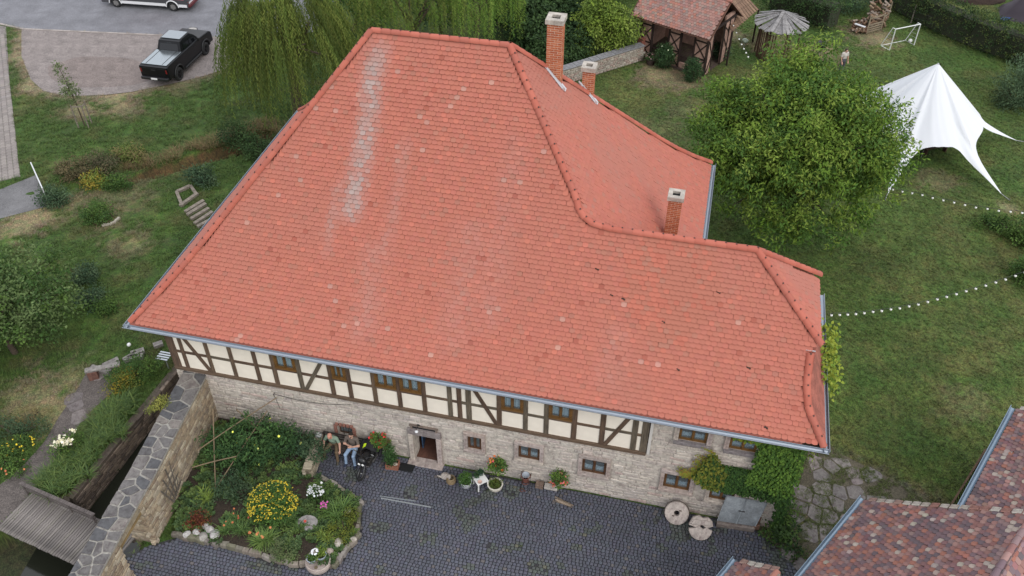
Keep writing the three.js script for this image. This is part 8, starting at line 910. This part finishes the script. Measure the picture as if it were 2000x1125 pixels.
{ const t = thing('broken_millstone', 'broken millstone in two pieces beside the whole one', 'millstone', hw(9.12, 0.0, 0.66), facing + 0.1); const half = (pts, tilt, y, z, x = 0) => { const g = new THREE.ExtrudeGeometry(shapeOf(pts), { depth: 0.13, bevelEnabled: true, bevelSize: 0.015, bevelThickness: 0.015, bevelSegments: 1 }); g.rotateX(-tilt); g.translate(x, y, z); return boxUV(flat(g)); }; const arc = (r, a0, a1, n) => Array.from({ length: n + 1 }, (_, i) => { const a = lerp(a0, a1, i / n); return [Math.cos(a) * r, Math.sin(a) * r]; }); part('lower_piece', half([...arc(0.4, Math.PI + 0.1, 2 * Math.PI - 0.1, 14), [0.2, 0.05], [0.08, -0.02], [-0.05, 0.08], [-0.2, 0.0]], 0.75, 0.3, 0.12), millM, t); part('upper_piece', half([[-0.42, 0.0], [-0.2, -0.06], [0.02, 0.04], [0.2, -0.05], [0.4, 0.02], [0.36, 0.18], [0.22, 0.3], [0.05, 0.26], [-0.1, 0.34], [-0.3, 0.26]], 0.7, 0.36, 0.02, 0.02), millSide, t); part('wedge', half([[-0.36, 0], [0.34, 0.02], [0.3, 0.14], [-0.28, 0.16]], 0.8, 0.44, 0.06, 0.03), millM, t); }
{ const t = thing('metal_hatch', 'grey painted two-leaf metal hatch over a brick base at the wall end', 'hatch', V(0, 0, 0)), gm = textured([0.36, 0.4, 0.44], T.mottle, 0.5); const a = P(1401, 1017, 0.3), b = P(1475, 1028, 0.3), c = P(1498, 978, 1.5).addScaledVector(HN, 0.1), d = P(1420, 963, 1.5).addScaledVector(HN, 0.1); const leaf = (u0, u1) => { const p = [a.clone().lerp(b, u0), a.clone().lerp(b, u1), d.clone().lerp(c, u1), d.clone().lerp(c, u0)], n = new THREE.Vector3().crossVectors(p[1].clone().sub(p[0]), p[3].clone().sub(p[0])).normalize().multiplyScalar(0.03), q = p.map(v => v.clone().sub(n)), f = [], Q = (A, B, C, D) => f.push(...A.toArray(), ...B.toArray(), ...C.toArray(), ...A.toArray(), ...C.toArray(), ...D.toArray()); Q(...p); Q(q[3], q[2], q[1], q[0]); for (let i = 0; i < 4; i++) { const j = (i + 1) % 4; Q(q[i], q[j], p[j], p[i]); } const g = new THREE.BufferGeometry(); g.setAttribute('position', new THREE.Float32BufferAttribute(f, 3)); g.computeVertexNormals(); return boxUV(g); }; for (const [u, v] of [[0, 0.495], [0.505, 1]]) { const o = part('leaf', leaf(u, v), gm, t); part('rim', [bar(a.clone().lerp(b, u).add(V(0, 0.01, 0.01)), d.clone().lerp(c, u).add(V(0, 0.01, 0.01)), 0.03, 0.03), bar(a.clone().lerp(b, v).add(V(0, 0.01, 0.01)), d.clone().lerp(c, v).add(V(0, 0.01, 0.01)), 0.03, 0.03)], gm, o); } part('hasp', bar(a.clone().lerp(b, 0.42).lerp(d.clone().lerp(c, 0.42), 0.5).add(V(0, 0.03, 0.02)), a.clone().lerp(b, 0.58).lerp(d.clone().lerp(c, 0.58), 0.5).add(V(0, 0.03, 0.02)), 0.03, 0.03), mat([0.1, 0.1, 0.1], 0.5, { metalness: 0.6 }), t); part('base', [bar(b.clone().setY(0.1).add(V(-0.05, 0, -0.1)), c.clone().setY(0.1).add(V(-0.05, 0, 0)), 0.2, 0.3), bar(b.clone().setY(0.35).add(V(-0.05, 0, -0.35)), c.clone().setY(0.35).add(V(-0.05, 0, 0)), 0.18, 0.4)], textured([0.34, 0.2, 0.14], T.stone, 0.9), t); part('side_cheek', bar(a.clone().setY(0.1), b.clone().setY(0.1), 0.14, 0.22), textured([0.3, 0.25, 0.22], T.stone, 0.9), t); }
{ // millstone used as a planter at the corner of the bed
  const c = P(621, 1094, 0.34); const t = thing('millstone_planter', 'round grooved stone trough with two pots at the corner of the bed', 'planter', V(c.x, 0, c.z)), st = textured([0.5, 0.42, 0.37], T.stone, 0.9); part('trough', lathe([[0.001, 0.04], [0.36, 0.04], [0.44, 0.12], [0.45, 0.3], [0.43, 0.36], [0.4, 0.36], [0.385, 0.31], [0.001, 0.29]], 30), st, t); part('groove', new THREE.TorusGeometry(0.448, 0.012, 5, 34).rotateX(Math.PI / 2).translate(0, 0.27, 0), millSide, t); part('base', rbox(0.5, 0.1, 0.5, 0.03, 0, 0.03, 0), textured([0.3, 0.22, 0.18], T.stone, 0.9), t); part('foot', [cyl(0.05, 0.05, 0.03, 0.25, 0.31, 0.02), cyl(0.06, 0.06, 0.03, -0.03, 0.31, 0.27)], mat([0.12, 0.09, 0.05], 0.9), t);
  const grey = mat([0.34, 0.38, 0.44], 0.6); bushPot('grey pot with bright green bush standing in the stone trough', V(c.x + 0.1, 0.3, c.z - 0.12), [[0.001, 0.0], [0.14, 0.0], [0.19, 0.2], [0.2, 0.21], [0.17, 0.21], [0.16, 0.18]], grey, [[0, 0.27, -0.03, 0.14, 0.12, 0.14]], G.lime, 30); const q = bushPot('grey pot with white flowers standing in the stone trough', V(c.x - 0.2, 0.3, c.z + 0.02), [[0.001, 0.0], [0.12, 0.0], [0.17, 0.2], [0.18, 0.21], [0.15, 0.21], [0.14, 0.18]], grey, [[0, 0.24, 0, 0.12, 0.08, 0.12]], G.mid, 18); part('flower', blossoms([[0.08, 0.38, -0.16, 0.1, 0.08, 0.1]], 26, 0.045, WHT, { top: true }), petalMat, q); single('coping_stone', boulder(0.13, 1, 0.9, 0.8, 55), textured([0.46, 0.38, 0.33], T.stone, 0.9), 'angular stone behind the stone trough', 'stone', V(c.x + 0.36, 0.36, c.z - 0.34)); }
// ---------------------------------------------------------------- people further off
{
  const sit = { pelvis: [0, 0.54, 0], waist: [0, 0.74, 0.02], chest: [0, 0.94, 0.05], head: [0, 1.2, 0.1], shL: [-0.2, 1.06, 0.05], shR: [0.2, 1.06, 0.05], elL: [-0.27, 0.82, 0.14], elR: [0.27, 0.82, 0.14], wrL: [-0.2, 0.78, 0.36], wrR: [0.2, 0.78, 0.36], hipL: [-0.1, 0.52, 0.02], hipR: [0.1, 0.52, 0.02], knL: [-0.16, 0.5, 0.43], knR: [0.16, 0.5, 0.43], anL: [-0.17, 0.08, 0.42], anR: [0.17, 0.08, 0.42], toeL: [-0.18, 0.045, 0.56], toeR: [0.18, 0.045, 0.56] };
  const C = V(23.05, 0, -44.3), mk = (dx, dz, a, cl, l) => person(l, C.clone().add(V(dx, 0, dz)), a, sit, cl, { cell: 0.026 });
  mk(0.55, 1.25, -2.2, { top: [0.025, 0.02, 0.025], legs: [0.02, 0.02, 0.028], shoe: [0.02, 0.02, 0.02], hair: [0.025, 0.015, 0.012] }, 'person in black seated on the bench at the tent mouth'); mk(1.25, 1.1, 2.6, { top: [0.13, 0.045, 0.03], legs: [0.025, 0.025, 0.03], shoe: [0.02, 0.02, 0.02], hair: [0.03, 0.015, 0.01] }, 'person in rust red top seated under the tent'); mk(0.2, 0.15, 0.4, { top: [0.03, 0.035, 0.05], legs: [0.03, 0.03, 0.04], shoe: [0.02, 0.02, 0.02], hair: [0.06, 0.035, 0.02] }, 'person in dark blue seated deeper under the tent');
  const p = P(1641, 143); person('person with dark hair in a pale top standing behind the walnut tree', p, 0.3, { pelvis: [0, 0.92, 0], waist: [0, 1.08, 0], chest: [0, 1.28, 0.01], head: [0, 1.5, 0.02], shL: [-0.19, 1.4, 0], shR: [0.19, 1.4, 0], elL: [-0.24, 1.12, 0.03], elR: [0.24, 1.12, 0.03], wrL: [-0.22, 0.9, 0.14], wrR: [0.22, 0.9, 0.14], hipL: [-0.1, 0.9, 0], hipR: [0.1, 0.9, 0], knL: [-0.11, 0.5, 0.02], knR: [0.12, 0.5, -0.02], anL: [-0.11, 0.08, 0], anR: [0.13, 0.08, -0.04], toeL: [-0.12, 0.045, 0.13], toeR: [0.15, 0.045, 0.09] }, { top: [0.5, 0.46, 0.42], legs: [0.08, 0.08, 0.1], shoe: [0.04, 0.04, 0.04], hair: [0.02, 0.014, 0.012] }, { cell: 0.026, hairLow: 0.6 });
  const b = thing('kettle_grill', 'black kettle grill on three legs in front of the conifer hedge', 'grill', P(1600, 108)); part('bowl', [sph(0.36, 0, 0.75, 0, 1, 0.8, 1, 16)], mat([0.012, 0.012, 0.013], 0.35), b); for (let i = 0; i < 3; i++) { const a = i * 2.094; part('leg', rod(V(Math.cos(a) * 0.35, 0, Math.sin(a) * 0.35), V(Math.cos(a) * 0.2, 0.6, Math.sin(a) * 0.2), 0.02), mat([0.2, 0.2, 0.2], 0.4, { metalness: 0.7 }), b); } part('lid_handle', box(0.16, 0.05, 0.04, 0, 1.06, 0), mat([0.15, 0.08, 0.05], 0.6), b);
}
renderer.render(scene, camera);
